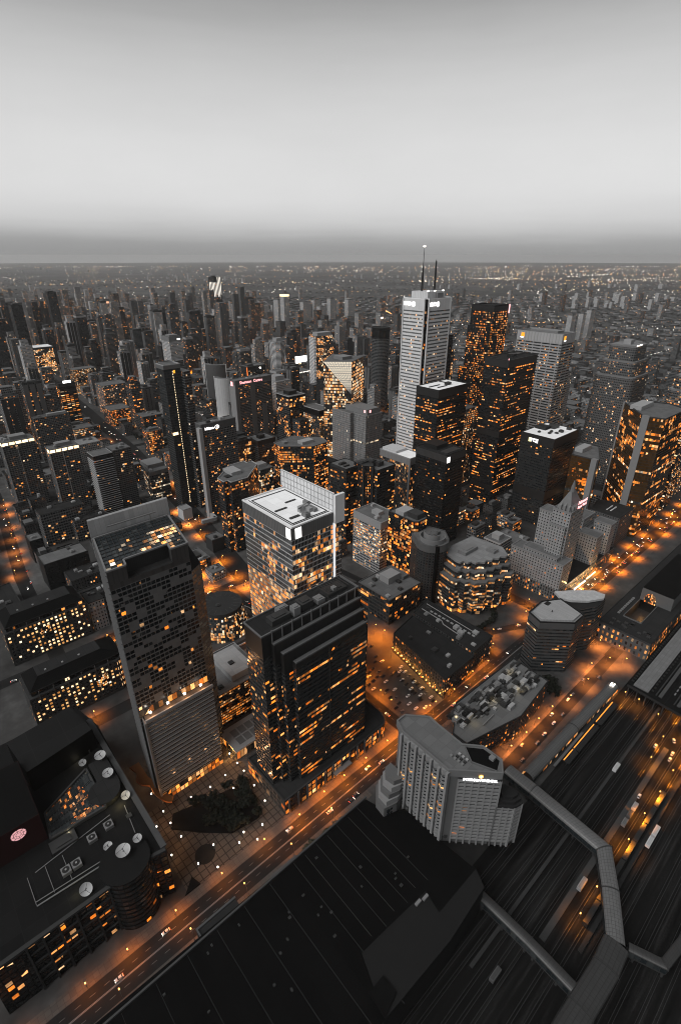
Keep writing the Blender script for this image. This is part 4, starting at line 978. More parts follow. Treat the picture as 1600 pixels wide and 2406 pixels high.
def roundres():
    r = thing('round_ended_tower', 'dark round-ended apartment tower with ring-shaped pale roof screens', 'tower', 400, 296)
    cx, cy, R_ = 403, 300, 17.5; P_ = [(cx+R_*math.cos(a), cy+R_*math.sin(a)) for a in [PI*.75+PI*1.05*k/18 for k in range(19)]]+[(cx+24, cy+2), (cx+18, cy+22), (cx-6, cy+24)]
    P_ = ccw(P_); H = 72; m = MB(); m.prism(P_, 0, H, 2.4, 3.2); m.build('facade', facade('dark_round_wall', .07, .010, (.3, .8, .25, .8), .07, .1, 1.3, .2, 2, 0, .6), r)
    m = MB(); m.cap(P_, H); m.build('roof', R_MID, r)
    m = MB(); m.prism(inset(P_, -.3), H-7, H+1.5); m.build('crown_ring', plain('grey_crown_ring', .15, .7, .2), r)
    for (ra, rb, h, a0, a1) in ((13.5, 12.8, 5, .5, 1.75), (9.5, 8.8, 9, .6, 1.5)):
        m = MB(); n = 18
        for k in range(n):
            t0, t1 = PI*(a0+(a1-a0)*k/n), PI*(a0+(a1-a0)*(k+1)/n); f = lambda t, q: (cx+q*math.cos(t), cy+q*math.sin(t))
            m.side(f(t0, ra), f(t1, ra), H, H+h); m.side(f(t1, rb), f(t0, rb), H, H+h); m.face([(*f(t0, ra), H+h), (*f(t1, ra), H+h), (*f(t1, rb), H+h), (*f(t0, rb), H+h)])
        m.build('roof_screen', plain('pale_roof_screen', .24, .6, .2), r)
    roof_unit(r, cx-2, cy-3, H, 7, 7, 6, CONC, 'plant_room'); roof_unit(r, cx+8, cy+2, H, 8, 8, 3.5, CONC, 'plant_room')
    m = MB(); m.box(cx-11.5, cy-16.2, 0, cx-8, cy-12, H+1); m.build('dark_slot', plain('slot_dark', .012, .6), r)
    FOOT.append((383, 281, 430, 326)); HERO.append((403, 300, 72, 'the round-ended tower'))
roundres()
tower('bank_headquarters', 'pale grey office block banded in orange with a blank pale shaft down its front', 'tower', [(391, 365), (412, 365), (412, 361), (424, 361), (424, 411), (391, 411)], 70, F_GREY, R_MID, 2.6, 3.7, crown=8, cmat=plain('pale_grey_crown', .30, .7, .12), par=1, pmat=plain('pale_grey_crown', .30), units=2, pent=((.35, .38, .6, .62, 4.5, CONC_P),), short='the blank-shafted block')
o_ = [o for o in C.objects if o.name == 'bank_headquarters'][0]; m = MB(); m.box(408, 360, 0, 413, 365.4, 70.4); m.build('blank_shaft', plain('pale_shaft', .27, .7, .12), o_)
tower('black_glass_block', 'black glass block with round-topped roof plant and bright orange lower floors', 'tower', [(400, 325), (404, 321), (418, 321), (421, 325), (421, 362), (400, 362)], 84, facade('orange_lit_black_glass', .015, .01, (.06, .94, .1, .86), .6, .5, 1.7, -.05, 4, 0, .4), R_MID, 3, 3.9, pmat=METAL[1], units=5, pent=((.1, .5, .9, .8, 5, METAL[2]), (.3, .1, .9, .45, 6, METAL[1])), short='the glowing black block')
tower('office_block', 'squat grey office block with pale square roof and lit rim, behind the terraced zigzag block', 'building', rectp(489, 268, 25, 22), 46, F_GREY, R_MID, 3, 3.6, pmat=plain('rim_stone_painted_lit', .35), pent=((.3, .3, .7, .75, 6, CONC_P),), short='the lit-rimmed block')  # the rim's light is put into its pale stone colour, no lamp there
# --- 13 chateau hotel
def chateau():
    r = thing('chateau_hotel', 'pale stone grand hotel with steep pointed roof and pink roof sign, on the avenue', 'hotel', 540, 215)
    ST = F_STONE; W = plain('limestone', .24, .85, .12)
    def blk(x, y, w, d, H, nm='wing', par=True):
        P_ = rectp(x, y, w, d); m = MB(); m.prism(P_, 0, H-1.2, 3.2, 3.6); b_ = m.build(nm, ST, r)
        m = MB(); m.prism(inset(P_, -.35), H-1.2, H+.5); i2 = inset(P_, .5)
        for i in range(4):
            j = (i+1) % 4; o = inset(P_, -.35); m.face([(*o[i], H+.5), (*o[j], H+.5), (*i2[j], H+.5), (*i2[i], H+.5)]); m.side(i2[j], i2[i], H-.2, H+.5)
        m.build('cornice', W, r); m = MB(); m.cap(P_, H-.2); m.build('roof', R_MID, r); return b_
    m = MB(); m.box(497, 195.4, 0, 640, 262, 15); m.build('base', facade('stone_arcade', .17, .012, (.25, .75, .1, .8), .35, .1, 1.6, .0, 2, 0, .8), r)
    blk(497.5, 196, 20, 62, 47); blk(499.5, 205, 14, 40, 51, 'upper_wing'); blk(506, 206, 18, 18, 86, 'stepped_shoulder'); blk(523, 229, 17, 16, 90, 'rear_shoulder'); blk(509, 204, 31, 20, 103, 'tower')
    blk(576, 196, 16, 22, 52); blk(612, 196, 15, 20, 56); blk(540, 218, 95, 24, 46); blk(594, 222, 30, 20, 60)
    m = MB(); m.cap(rectp(517.5, 195.6, 122, 66), 15.05); m.build('base_roof', R_DARK, r)
    # steep copper roof
    P_ = rectp(511, 206, 27, 16); Rg = [(520, 212.5), (529, 212.5), (529, 215.5), (520, 215.5)]; cop = plain('weathered_copper', .20, .6, .25)
    m = MB()
    for i in range(4):
        j = (i+1) % 4; m.face([(*P_[i], 103.4), (*P_[j], 103.4), (*Rg[j], 121), (*Rg[i], 121)])
    m.cap(Rg, 121); rf = m.build('steep_roof', cop, r)
    m = MB(); m.tube((524.5, 214, 120), (524.5, 214, 125), 2.6, 2.2, 8); m.tube((524.5, 214, 125), (524.5, 214, 133), 2.3, .5, 8); m.sub('turret', cop, rf)
    for k in range(4):
        x = 513.5+k*6.2; m = MB(); m.box(x, 204.6, 103.4, x+2.4, 208, 108.5); m.face([(x, 204.6, 108.5), (x+2.4, 204.6, 108.5), (x+1.2, 209, 111.5)], [(0, 0)]*3); m.sub('dormer', W, rf)
    for k in range(3):
        y = 207+k*4.6; m = MB(); m.box(509.6, y, 103.4, 512.6, y+2, 108.5); m.face([(509.6, y+2, 108.5), (509.6, y, 108.5), (514, y+1, 111.5)], [(0, 0)]*3); m.sub('dormer', W, rf)
    text(r, 'Fairmont', 530, 203.2, 111.5, 6.0, '-y', E_PINK, 'sign', .4, 20, .05); text(r, 'Royal York', 530, 203.2, 106.3, 4.6, '-y', E_PINK, 'sign', .4, 20, .05)
    m = MB(); m.beam((519, 203.9, 104.5), (541, 203.9, 104.5), .4)
    for x in (520, 526, 533, 540): m.beam((x, 203.9, 103), (x, 203.9, 114), .3)
    m.build('sign_frame', METAL[1], r)
    # street canopy with bright lamps
    m = MB(); m.box(528, 191, 5, 556, 195.3, 5.8, True); c_ = m.build('entrance_canopy', METAL[0], r)
    m = MB(); m.box(528.5, 190.6, 4.6, 555.5, 190.95, 5.7, True); m.sub('lit_canopy_edge', E_LAMPW, c_)
    for k in range(8):
        m = MB(); m.box(560+k*3, 190.8, 5.2, 561+k*3, 191.8, 6.2, True); m.build('canopy_lamp', E_WARM, r)
    for x in (532, 545, 562, 578): lamp_light('canopy_light', (x, 188.5, 7), 12000, (1, .55, .2), r)
    FOOT.append((495, 190, 645, 264)); HERO.append((525, 214, 100, 'the pointed-roofed stone hotel'))
chateau()

# --- 14 station, shed, glazed walkway, skywalks
def station():
    r = thing('railway_station', 'long stone railway station with dark flat roofs, raised great hall and arched lit window', 'station', 560, 115)
    m = MB(); m.prism([(472, 92), (760, 92), (760, 141), (472, 141)], 0, 19, 4.4, 6.4); m.build('stone_wall', facade('station_stone', .13, .012, (.3, .7, .2, .75), .55, .05, 1.5, .05, 1, 0, .85), r)
    for nm, pl, z in (('roof', [(472, 92), (499, 92), (499, 141), (472, 141)], 19), ('roof', [(499, 92), (542, 92), (542, 111), (499, 111)], 19), ('roof', [(499, 127.5), (542, 127.5), (542, 141), (499, 141)], 19), ('roof', [(542, 92), (760, 92), (760, 141), (542, 141)], 19)):
        m = MB(); m.cap(pl, z); m.build(nm, R_DARK, r)
    m = MB(); m.prism(rectp(472, 92, 288, 49), 18.4, 20); m.build('parapet', plain('station_coping', .10, .8), r)
    m = MB()
    for (x0, y0, x1, y1) in ((499, 110.4, 542, 111), (499, 127.4, 542, 128), (498.4, 110.4, 499, 128)): m.box(x0, y0, 19, x1, y1, 20.2)
    m.build('court_edge', CONC, r)
    m = MB(); m.face([(499, 111, 8), (542, 111, 8), (542, 127.4, 8), (499, 127.4, 8)]); m.side((542, 111), (499, 111), 8, 19, 10, 2); m.side((499, 127.4), (542, 127.4), 8, 19, 10, 2); m.side((499, 111), (499, 127.4), 8, 19, 4, 2); m.build('light_court', plain('court_glass', .05, .5, .3), r)
    m = MB(); m.prism(rectp(542, 98.5, 104, 30), 19, 33.5); m.build('great_hall_wall', plain('hall_stone', .15, .85, .15), r); m = MB(); m.cap(rectp(542, 98.5, 104, 30), 33.5); m.build('great_hall_roof', R_BLACK, r)
    m = MB(); arch = [(541.7, 119+5.8*math.cos(a), 21+9*math.sin(a)) for a in [PI*k/12 for k in range(13)]]+[(541.7, 113.2, 18), (541.7, 124.8, 18)]
    m.face([arch[-1]]+arch[:13]+[arch[-2]], [((p[1]-113)/1.2, (p[2]-18)/2.2) for p in [arch[-1]]+arch[:13]+[arch[-2]]]); m.build('arched_window', facade('arched_lit_glass', .04, .02, (.12, .88, .1, .9), .95, 0, 1.7, -.08, 1), r)
    lamp_light('court_light', (530, 119, 15), 2500, (1, .45, .12), r)
    rr = random.Random(3)
    for k in range(14): roof_unit(r, rr.uniform(476, 490), rr.uniform(95, 136), 19, 3, 3, 1.2, METAL[1], 'roof_vent')
    for k in range(10): roof_unit(r, 500+k*4.1, 132, 19, 2.2, 2.2, .9, METAL[0], 'roof_vent')
    m = MB(); m.box(700, 110, 19, 702, 112, 20); m.build('lamp_box', METAL[1], r); lamp_light('roof_lamp', (640, 118, 35), 300, (1, .7, .2), r)
    FOOT.append((468, 88, 765, 145)); HERO.append((540, 115, 25, 'the railway station'))
    s = thing('train_shed', 'wide train shed with dark ribbed roof and pale roof strips beside the station', 'shed', 520, 40)
    m = MB(); m.prism(ccw([(414, 88), (411, 44), (424, -60), (900, -60), (900, 90)]), 9.5, 12); m.build('edge_beam', plain('shed_fascia', .05, .7), s)
    m = MB(); m.cap(ccw([(414, 88), (411, 44), (424, -60), (900, -60), (900, 90)]), 12); m.build('roof', panel('shed_roof', .022, 60, 18, 2.0, .2), s)
    for y in (62, 48, 40, 33, 20, 8, -6, -20):
        m = MB(); m.box(418, y, 12, 890, y+2.6, 12.9); m.build('smoke_vent', plain('shed_vent_strip', .11, .7, .2), s)
        m = MB(); m.box(418, y+4, 12, 890, y+5, 12.5); m.build('smoke_vent', plain('shed_vent_strip2', .07, .7, .2), s)
    m = MB(); m.box(416, 72, 12, 890, 84, 13.0); m.build('glass_strip', panel('pale_glass_strip', .20, 4, 3, .75, .15), s)
    rr = random.Random(4)
    for k in range(34): roof_unit(s, 420+k*4.2, 85.5+rr.uniform(-.3, .3), 12, 1.8, 1.8, 1.0, DARK, 'vent_cowl')
    for k in range(26): roof_unit(s, 420+k*5.3, 69.5+rr.uniform(-.3, .3), 12, 2.4, 1.4, .8, DARK, 'vent_cowl')
    m = MB()
    for k in range(20): m.box(430+k*6, 55.5, 12, 433+k*6, 56.5, 12.6)
    m.build('roof_light', METAL[0], s)
    for y in range(86, -50, -7):
        m = MB(); m.box(412.5, y-.4, 0, 413.5, y+.4, 9.5); m.build('column', CONC_D, s)
    FOOT.append((405, -70, 900, 90))
station()
def vault(name, label, cat, axis, w, h, z, mat, wallm, ribs=True):
    "walkway with a shallow curved metal roof along a polyline"
    cx, cy = axis[0]; r = thing(name, label, cat, cx, cy)
    n = 8; prof = [(-w/2*math.cos(PI*k/n), h*math.sin(PI*k/n)) for k in range(n+1)]
    P_ = [Vector(p) for p in axis]; nr = []
    for i in range(len(P_)):
        a = (P_[i]-P_[i-1]).normalized() if i else (P_[1]-P_[0]).normalized(); c = (P_[i+1]-P_[i]).normalized() if i < len(P_)-1 else a
        t = (a+c).normalized(); nn = Vector((t.y, -t.x)); nr.append(nn/max(.5, nn.dot(Vector((a.y, -a.x)))))
    m = MB(); wl = MB(); fr = MB()
    for i in range(len(P_)-1):
        for k in range(n):
            q = lambda j, kk: (P_[j].x-nr[j].x*prof[kk][0], P_[j].y-nr[j].y*prof[kk][0], z+prof[kk][1])
            L_ = (P_[i+1]-P_[i]).length
            m.face([q(i, k+1), q(i+1, k+1), q(i+1, k), q(i, k)], [(0, k+1), (L_/2, k+1), (L_/2, k), (0, k)])
        for sg in (1, -1):
            a = P_[i]+nr[i]*(sg*w/2*.93); c = P_[i+1]+nr[i+1]*(sg*w/2*.93)
            if sg < 0: a, c = c, a
            wl.side(a, c, z-4.5, z, max(1, round((c-a).length/3)), 1)
        a, c = P_[i], P_[i+1]; fr.beam((*a, z-4.8), (*c, z-4.8), w*.93, .6)
        k = 0
        while k*14 < (c-a).length:
            p = a+(c-a).normalized()*(k*14+4); fr.beam((p.x, p.y, 0), (p.x, p.y, z-5), 1.2); k += 1
    m.build('curved_roof', mat, r); wl.build('glazing', wallm, r); fr.build('deck', CONC_D, r)
    for i in range(1, len(P_)-1):
        mm = MB(); 
        for k in range(n):
            a = P_[i]-nr[i]*prof[k][0]*1.02; c = P_[i]-nr[i]*prof[k+1][0]*1.02; mm.beam((*a, z+prof[k][1]+.12), (*c, z+prof[k+1][1]+.12), .5)
        mm.build('roof_joint', METAL[1], r)
    return r
def ribbed(name, v):
    m, nt, out = newmat(name); b = NB(nt); uv = b.n('ShaderNodeUVMap'); uv.uv_map = 'UVMap'; sp = b.n('ShaderNodeSeparateXYZ'); b.L(uv.outputs[0], sp.inputs[0])
    l = b.m('MAXIMUM', b.m('LESS_THAN', b.m('FRACT', sp.outputs[0]), .12), b.m('LESS_THAN', b.m('FRACT', b.m('MULTIPLY', sp.outputs[1], 1.0)), .12))
    tc = b.n('ShaderNodeTexCoord').outputs['Object']; n = b.noise(tc, .3, 4, .6)
    c = b.mixc(n, G(v*.75), G(v*1.25)); c = b.mixc(l, c, G(v*.55)); p = b.n('ShaderNodeBsdfPrincipled'); b.L(c, p.inputs['Base Color']); p.inputs['Roughness'].default_value = .5; b.L(p.outputs[0], out.inputs[0]); return m
SKY_R = ribbed('ribbed_walkway_roof', .16); SKY_R2 = ribbed('ribbed_walkway_roof_dim', .06); GAL = ribbed('glazed_gallery_roof', .13)
WGL = facade('walkway_glass', .05, .015, (.05, .95, .1, .9), .12, .2, 1.2, 0, 3)
vault('skywalk', 'long grey covered skywalk bending over the rail yard from the hotel end', 'walkway', [(262, 111), (261, 90), (257, 39.5), (236, 26.5), (211, 13)], 9.5, 2.2, 13, SKY_R, WGL)
vault('covered_walkway', 'dim wider walkway stub running on from the skywalk toward the bottom edge', 'walkway', [(211, 13), (196, 12), (170, 13), (140, 14)], 13, 2.2, 13.4, SKY_R2, WGL)
vault('covered_footbridge', 'straight dark covered footbridge crossing the tracks from the hall roof', 'walkway', [(178, 78), (178, 45), (176, 8)], 6, 1.6, 12, SKY_R2, WGL)
vault('side_walkway', 'short dark walkway branching off at the skywalk bend', 'walkway', [(216, 8), (222, -8), (262, -14)], 5, 1.2, 11, SKY_R2, WGL)
vault('glazed_gallery', 'long barrel-roofed glazed gallery running beside station street to the train shed', 'walkway', [(273, 100.5), (340, 99), (410, 97)], 9, 3.2, 6, GAL, facade('gallery_wall', .04, .015, (.05, .95, .1, .9), .35, .2, 1.3, .1, 3))
FOOT.append((268, 92, 414, 106)); FOOT.append((60, -200, 900, 92))
for (x, y) in ((408, 99), (407, 95.5), (405, 98.5)):
    pass
lm = thing('lit_gallery_end', 'cluster of bright white lamps at the train-shed end of the glazed gallery', 'lamps', 407, 97, 9.2)
for k in range(6):
    m = MB(); m.box(404+(k % 3)*1.8, 95.6+(k//3)*2, 9.5, 404.8+(k % 3)*1.8, 96.4+(k//3)*2, 10.1, True); m.build('lamp_head', E_LAMPW, lm)
for k, (x0, x1, lab) in enumerate(((360, 392, 'platform canopy with orange light strip beside the train shed'), (322, 357, 'platform canopy with orange light strip in the middle of its row'), (306, 321, 'short platform canopy with orange light strip at the row end'))):
    r = thing('platform_canopy', lab, 'canopy', x0, 87, 0, None)
    m = MB(); m.box(x0, 85.2, 4.4, x1, 90.2, 5.0, True); m.build('roof', plain('canopy_roof', .05, .7, .2), r)
    m = MB(); m.box(x0+.5, 89.3, 5.0, x1-.5, 90.0, 5.25); m.build('light_strip', emis('orange_strip', (1, .34, .05), 1.6), r)
    for j in range(int((x1-x0)//7)+1): m = MB(); m.box(x0+1+j*7, 87.4, 0, x0+1.4+j*7, 87.8, 4.4); m.build('post', METAL[1], r)
for k, (x0, x1, y, lab) in enumerate(((297, 343, 92.2, 'pale flat roof strip on a platform shelter beside the glazed gallery'), (309, 341, 89.0, 'second shorter pale platform shelter roof beside the first'))):
    r = thing('platform_shelter', lab, 'shelter', x0, y)
    m = MB(); m.box(x0, y-.9, 3.8, x1, y+.9, 4.3, True); m.build('roof', plain('shelter_roof', .15, .6, .15), r); m = MB()
    for j in range(int((x1-x0)//6)): m.box(x0+2+j*6, y-.1, 0, x0+2.2+j*6, y+.1, 3.8)
    m.build('post', METAL[1], r)
# rail vehicles and yard vans
def railcar(x, y, L_, w, h, lab, v, grp=None):
    r = thing('rail_wagon', lab, 'wagon', x, y, 0, grp); m = MB(); m.box(x-L_/2, y-w/2, 1.1, x+L_/2, y+w/2, 1.1+h, True); m.build('body', plain('wagon_paint_%d' % int(v*100), v, .5, .15), r)
    m = MB(); m.box(x-L_/2+.4, y-w/2+.5, 1.1+h, x+L_/2-.4, y+w/2-.5, 1.4+h); m.build('roof', plain('wagon_roof_%d' % int(v*100), v*.8, .6, .2), r)
    for dx in (-L_/2+1.4, L_/2-1.4):
        m = MB()
        for dy in (-.75, .75): m.tube((x+dx, y+dy-.07, .68), (x+dx, y+dy+.07, .68), .46, .46, 10); m.tube((x+dx+1.3, y+dy-.07, .68), (x+dx+1.3, y+dy+.07, .68), .46, .46, 10)
        m.box(x+dx-.6, y-.7, .7, x+dx+1.9, y+.7, 1.1, True); m.build('bogie', DARK, r)
for (x, y, L_, v, lab) in ((332, 61, 8, .5, 'lone white wagon on the dark tracks near the gallery'), (302, 22.8, 9, .5, 'white wagon beside the orange floodlit siding'), (291.5, 22.8, 8, .5, 'second white wagon in line below the floodlit siding'), (310, 39.2, 6, .35, 'grey wagon at the head of the short row by the floodlit siding'), (301.5, 39.2, 6, .12, 'dark wagon in the middle of the short row by the floodlit siding'), (293, 39.2, 6, .2, 'dull wagon at the tail of the short row by the floodlit siding'), (234, 40.4, 9, .3, 'grey wagon near the two low yard lamps'), (156, 50.4, 8, .12, 'dim wagon beneath the covered footbridge')):
    railcar(x, y, L_, 2.6, 2.6, lab, v)
def siding_train():
    r = thing('passenger_train', 'dark passenger train standing along the rail yard beside the floodlit siding', 'train', 250, 29.5)
    for k in range(7):
        x = 214+k*17.5; m = MB(); m.box(x, 28, 1, x+16.8, 30.8, 4.4, True); c = m.build('carriage', plain('carriage_dark', .035, .5, .2), r); m = MB(); m.side((x+.5, 30.82), (x+16.3, 30.82), 2.4, 3.3); m.sub('window_band', WIN_D, c)
siding_train()
# ================================================================== DOWNTOWN TOWERS
def rt(name, label, cat, s, t, ws, wt, H, fm, rm, short=None, **k): return tower(name, label, cat, rectp(s, t, ws, wt), H, fm, rm, short=short, **k)
def masts():
    s, t, ws, wt, H = 612, 500, 58, 48, 291; q = 4.5
    P_ = [(s+q, t), (s+ws-q, t), (s+ws-q, t+q), (s+ws, t+q), (s+ws, t+wt-q), (s+ws-q, t+wt-q), (s+ws-q, t+wt), (s+q, t+wt), (s+q, t+wt-q), (s, t+wt-q), (s, t+q), (s+q, t+q)]
    r = thing('bank_tower', 'tallest tower, white with thin dark window bands and a pair of masts on its roof', 'tower', s+ws/2, t+wt/2)
    m = MB(); g = MB()
    for i in range(12):
        p, q2 = P_[i], P_[(i+1) % 12]; L_ = math.hypot(q2[0]-p[0], q2[1]-p[1])
        if L_ > 10: m.side(p, q2, 0, H-14, round(L_/2.2), 56, i*64)
        else: g.side(p, q2, 0, H-2, 2, 66, i*64)
    m.build('facade', facade('white_stone_bands', .60, .018, (0, 1, .34, .74), .20, .25, 1.35, .5, 3, 2, .5, wallvar=.05), r); g.build('corner_glazing', facade('dark_corner_glass', .015, .01, (.1, .9, .15, .85), .28, .2, 1.6, 0, 2), r)
    m = MB()
    for i in range(12):
        p, q2 = P_[i], P_[(i+1) % 12]
        if math.hypot(q2[0]-p[0], q2[1]-p[1]) > 10:
            m.side(p, q2, H-14, H, 20, 1)
    m.build('crown', L_WHITE, r)
    m = MB()
    for (x, y) in ((s+q, t), (s, t+q), (s+ws-q, t), (s, t+wt-q)): m.box(x-.9, y-.9, 0, x+.9, y+.9, H+.3)
    m.build('corner_rib', plain('white_rib', .55, .5, .08), r)
    m = MB(); m.cap(P_, H); m.build('roof', R_PALE, r)
    m = MB(); m.prism(P_, H, H+1.2); m.build('parapet', WHITE, r)
    m = MB(); m.box(s+16, t+13, H, s+ws-4, t+wt-5, H+9); ph = m.build('penthouse', L_WHITE, r); m = MB(); m.box(s+34, t+9.5, H, s+47, t+12.95, H+7); m.build('penthouse', METAL[0], r)
    for k, (x, y, h0, h1) in enumerate(((s+24, t+31, 32, 66), (s+40, t+21, 40, 64))):
        m = MB()
        for (a, b_) in ((.9, .9), (-.9, .9), (-.9, -.9), (.9, -.9)): m.beam((x+a, y+b_, H+8), (x+a*.5, y+b_*.5, H+8+h0), .55)
        for j in range(10): z = H+9+j*h0/10; m.beam((x-.9, y-.9, z), (x+.9, y+.9, z+h0/10), .3); m.beam((x+.9, y-.9, z), (x-.9, y+.9, z+h0/10), .3)
        m.tube((x, y, H+8), (x, y, H+8+h0), .75, .6, 6); mm = m.build('mast', plain('dark_mast', .03, .5), r)
        m = MB(); m.tube((x, y, H+8+h0), (x, y, H+8+h1-(22 if k else 8)), .55, .25, 6); m.sub('mast_top', plain('dark_mast', .03), mm)
        if k == 0: m = MB(); m.box(x-1, y-1, H+7.8+h1-8, x+1, y+1, H+9.6+h1-8, True); m.sub('beacon', E_LAMPW, mm)
    for (x, y) in ((s+18, t+15), (s+32, t+14), (s+ws-6, t+15)): m = MB(); m.box(x, y-.8, H+9, x+1.4, y+.6, H+10.2, True); m.build('roof_lamp', E_LAMPW, r)
    text(r, 'BMO', s-.5, t+wt-12.5, H-7, 7, '-x', E_WHITE, 'sign', .5, 13, .1); text(r, 'BMO', s+13, t-.5, H-7, 7, '-y', E_WHITE, 'sign', .5, 13, .1)
    for f, x, y in (('-x', s-.4, t+wt-23.5), ('-y', s+24, t-.4)):
        m = MB(); c = [(x+(3.5*math.cos(a) if f == '-y' else 0), y+(-3.5*math.cos(a) if f == '-x' else 0), H-7+3.5*math.sin(a)) for a in [2*PI*i/16 for i in range(16)]]; m.face(c); m.build('roundel', E_WHITE, r)
    FOOT.append((s, t, s+ws, t+wt)); HERO.append((s+29, t+24, 285, 'the masted white tower'))
masts()
r = rt('bank_tower', 'tall dark red-brown granite tower full of small orange windows, just beyond the black steel tower', 'tower', 830, 532, 46, 46, 268, F_RED, R_DARK, 'the orange-windowed granite tower', bay=2.6, fh=3.9, crown=8, cmat=plain('dark_granite', .02, .5), par=2, seed=1)
m = MB(); m.prism([(824, 540), (838, 526), (846, 526), (846, 532), (830, 532), (830, 578), (824, 578)], 0, 236, 2.6, 3.9); m.cap([(824, 540), (838, 526), (846, 526), (846, 532), (830, 532), (830, 578), (824, 578)], 236); m.build('step_bay', F_RED, r)
m = MB(); m.prism(rectp(818, 545, 6, 40), 0, 165, 2.6, 3.9); m.cap(rectp(818, 545, 6, 40), 165); m.build('step_bay', F_RED, r)
m = MB(); m.box(875, 531, 255, 877.5, 531.8, 270, True); m.build('sign', E_PINK, r)
r = rt('black_steel_tower', 'tallest of the plain black steel towers, its floors speckled with orange office light', 'tower', 648, 383, 74, 38, 219, F_BLACK, R_DARK, 'the tallest black steel tower', bay=2.6, fh=3.85, crown=9, cmat=L_BLACK, bands=((112, 120), (30, 37)), pmat=DARK, pent=((.42, .35, .55, .6, 4, DARK), (.62, .5, .9, .7, 1.5, METAL[1])))
m = MB(); m.tube((649, 384, 220), (649, 384, 222), .6, .6, 6); m.build('beacon', E_PINK, r)
rt('black_steel_tower', 'black steel tower with pale flat roof, in front of the white tower with masts', 'tower', 567, 433, 66, 39, 183, F_BLACK, R_WHITE, 'the pale-roofed black tower', bay=2.6, fh=3.85, crown=10, cmat=L_BLACK, pmat=DARK, pent=((.55, .35, .68, .5, 3.5, DARK), (.2, .3, .5, .34, 1, METAL[1]), (.7, .5, .74, .95, .8, METAL[1]), (.1, .55, .45, .6, .9, METAL[1])))
r = rt('black_steel_tower', 'black steel tower with dark roof plant and one lit white sign square near its corner', 'tower', 496, 359, 38, 48, 128, facade('black_ribs_sparse', .022, .010, (0, 1, .34, .76), .20, .55, 1.6, .05, 5, 1, .45), R_DARK, 'the square-signed black tower', bay=2.6, fh=3.8, crown=9, cmat=louvre('dark_grey_crown', .06, 1.6, .45), pmat=plain('dark_crown_cap', .05), pent=((.2, .45, .8, .9, 5.5, DARK), (.15, .08, .85, .3, 1.2, METAL[1])))
plate(r, 'sign', 500, 358.8, 122, 5.5, 7, '-y', E_WHITE)
r = rt('black_steel_tower', 'shorter black steel tower with pale roof and lit white lettering on its wall', 'tower', 650, 302, 68, 48, 128, F_BLACK2, R_WHITE, 'the lettered black tower', bay=2.6, fh=3.85, crown=11, cmat=L_BLACK, bands=((40, 52),), pmat=DARK, units=7, umat=METAL[1], pent=((.45, .62, .66, .95, 4, plain('rust_plant', .06, .7, .2)), (.66, .5, .86, .7, 4, METAL[1])))
text(r, 'TD', 649.6, 331, 121, 6.5, '-x', E_WHITE, 'sign', .4, 9, .1); plate(r, 'sign', 649.8, 336.5, 121, 3, 5.5, '-x', emis('lit_yellow_sign', (1, .9, .4), 2)); plate(r, 'sign', 649.8, 326, 121, 3, 5.5, '-x', E_WHITE)
r = rt('black_steel_block', 'low black block with grey roof and small lit white sign, behind the shorter black tower', 'tower', 738, 352, 30, 30, 108, F_BLACK2, R_MID, 'the white-signed low block', bay=2.6, crown=9, cmat=L_BLACK, pmat=DARK); plate(r, 'sign', 744, 351.8, 102, 5, 8, '-y', E_WHITE)
r = rt('steel_bank_tower', 'wide pale steel tower with dark bands and orange corner emblems, beyond the black steel towers', 'tower', 797, 387, 40, 76, 239, F_STEELB, R_MID, 'the pale steel tower', bay=2.4, fh=4.2, crown=13, cmat=louvre('pale_steel_crown', .36, .6, .8), pmat=plain('pale_steel', .33), pent=((.3, .2, .8, .8, 3, METAL[0]),))
for f, x, y in (('-x', 796.7, 453), ('-y', 804, 386.7)):
    plate(r, 'emblem', x, y, 233.5, 5.5, 6.5, f, E_ORANGE); plate(r, 'emblem', x-(.2 if f == '-x' else -1), y-(.2 if f == '-y' else -1), 230, 5, 1.6, f, E_WHITE)
rt('striped_slab', 'slim grey slab striped with pale floors, behind the pale steel tower', 'tower', 860, 398, 16, 26, 172, F_SLABP, R_MID, 'the slim striped slab', bay=2.6)
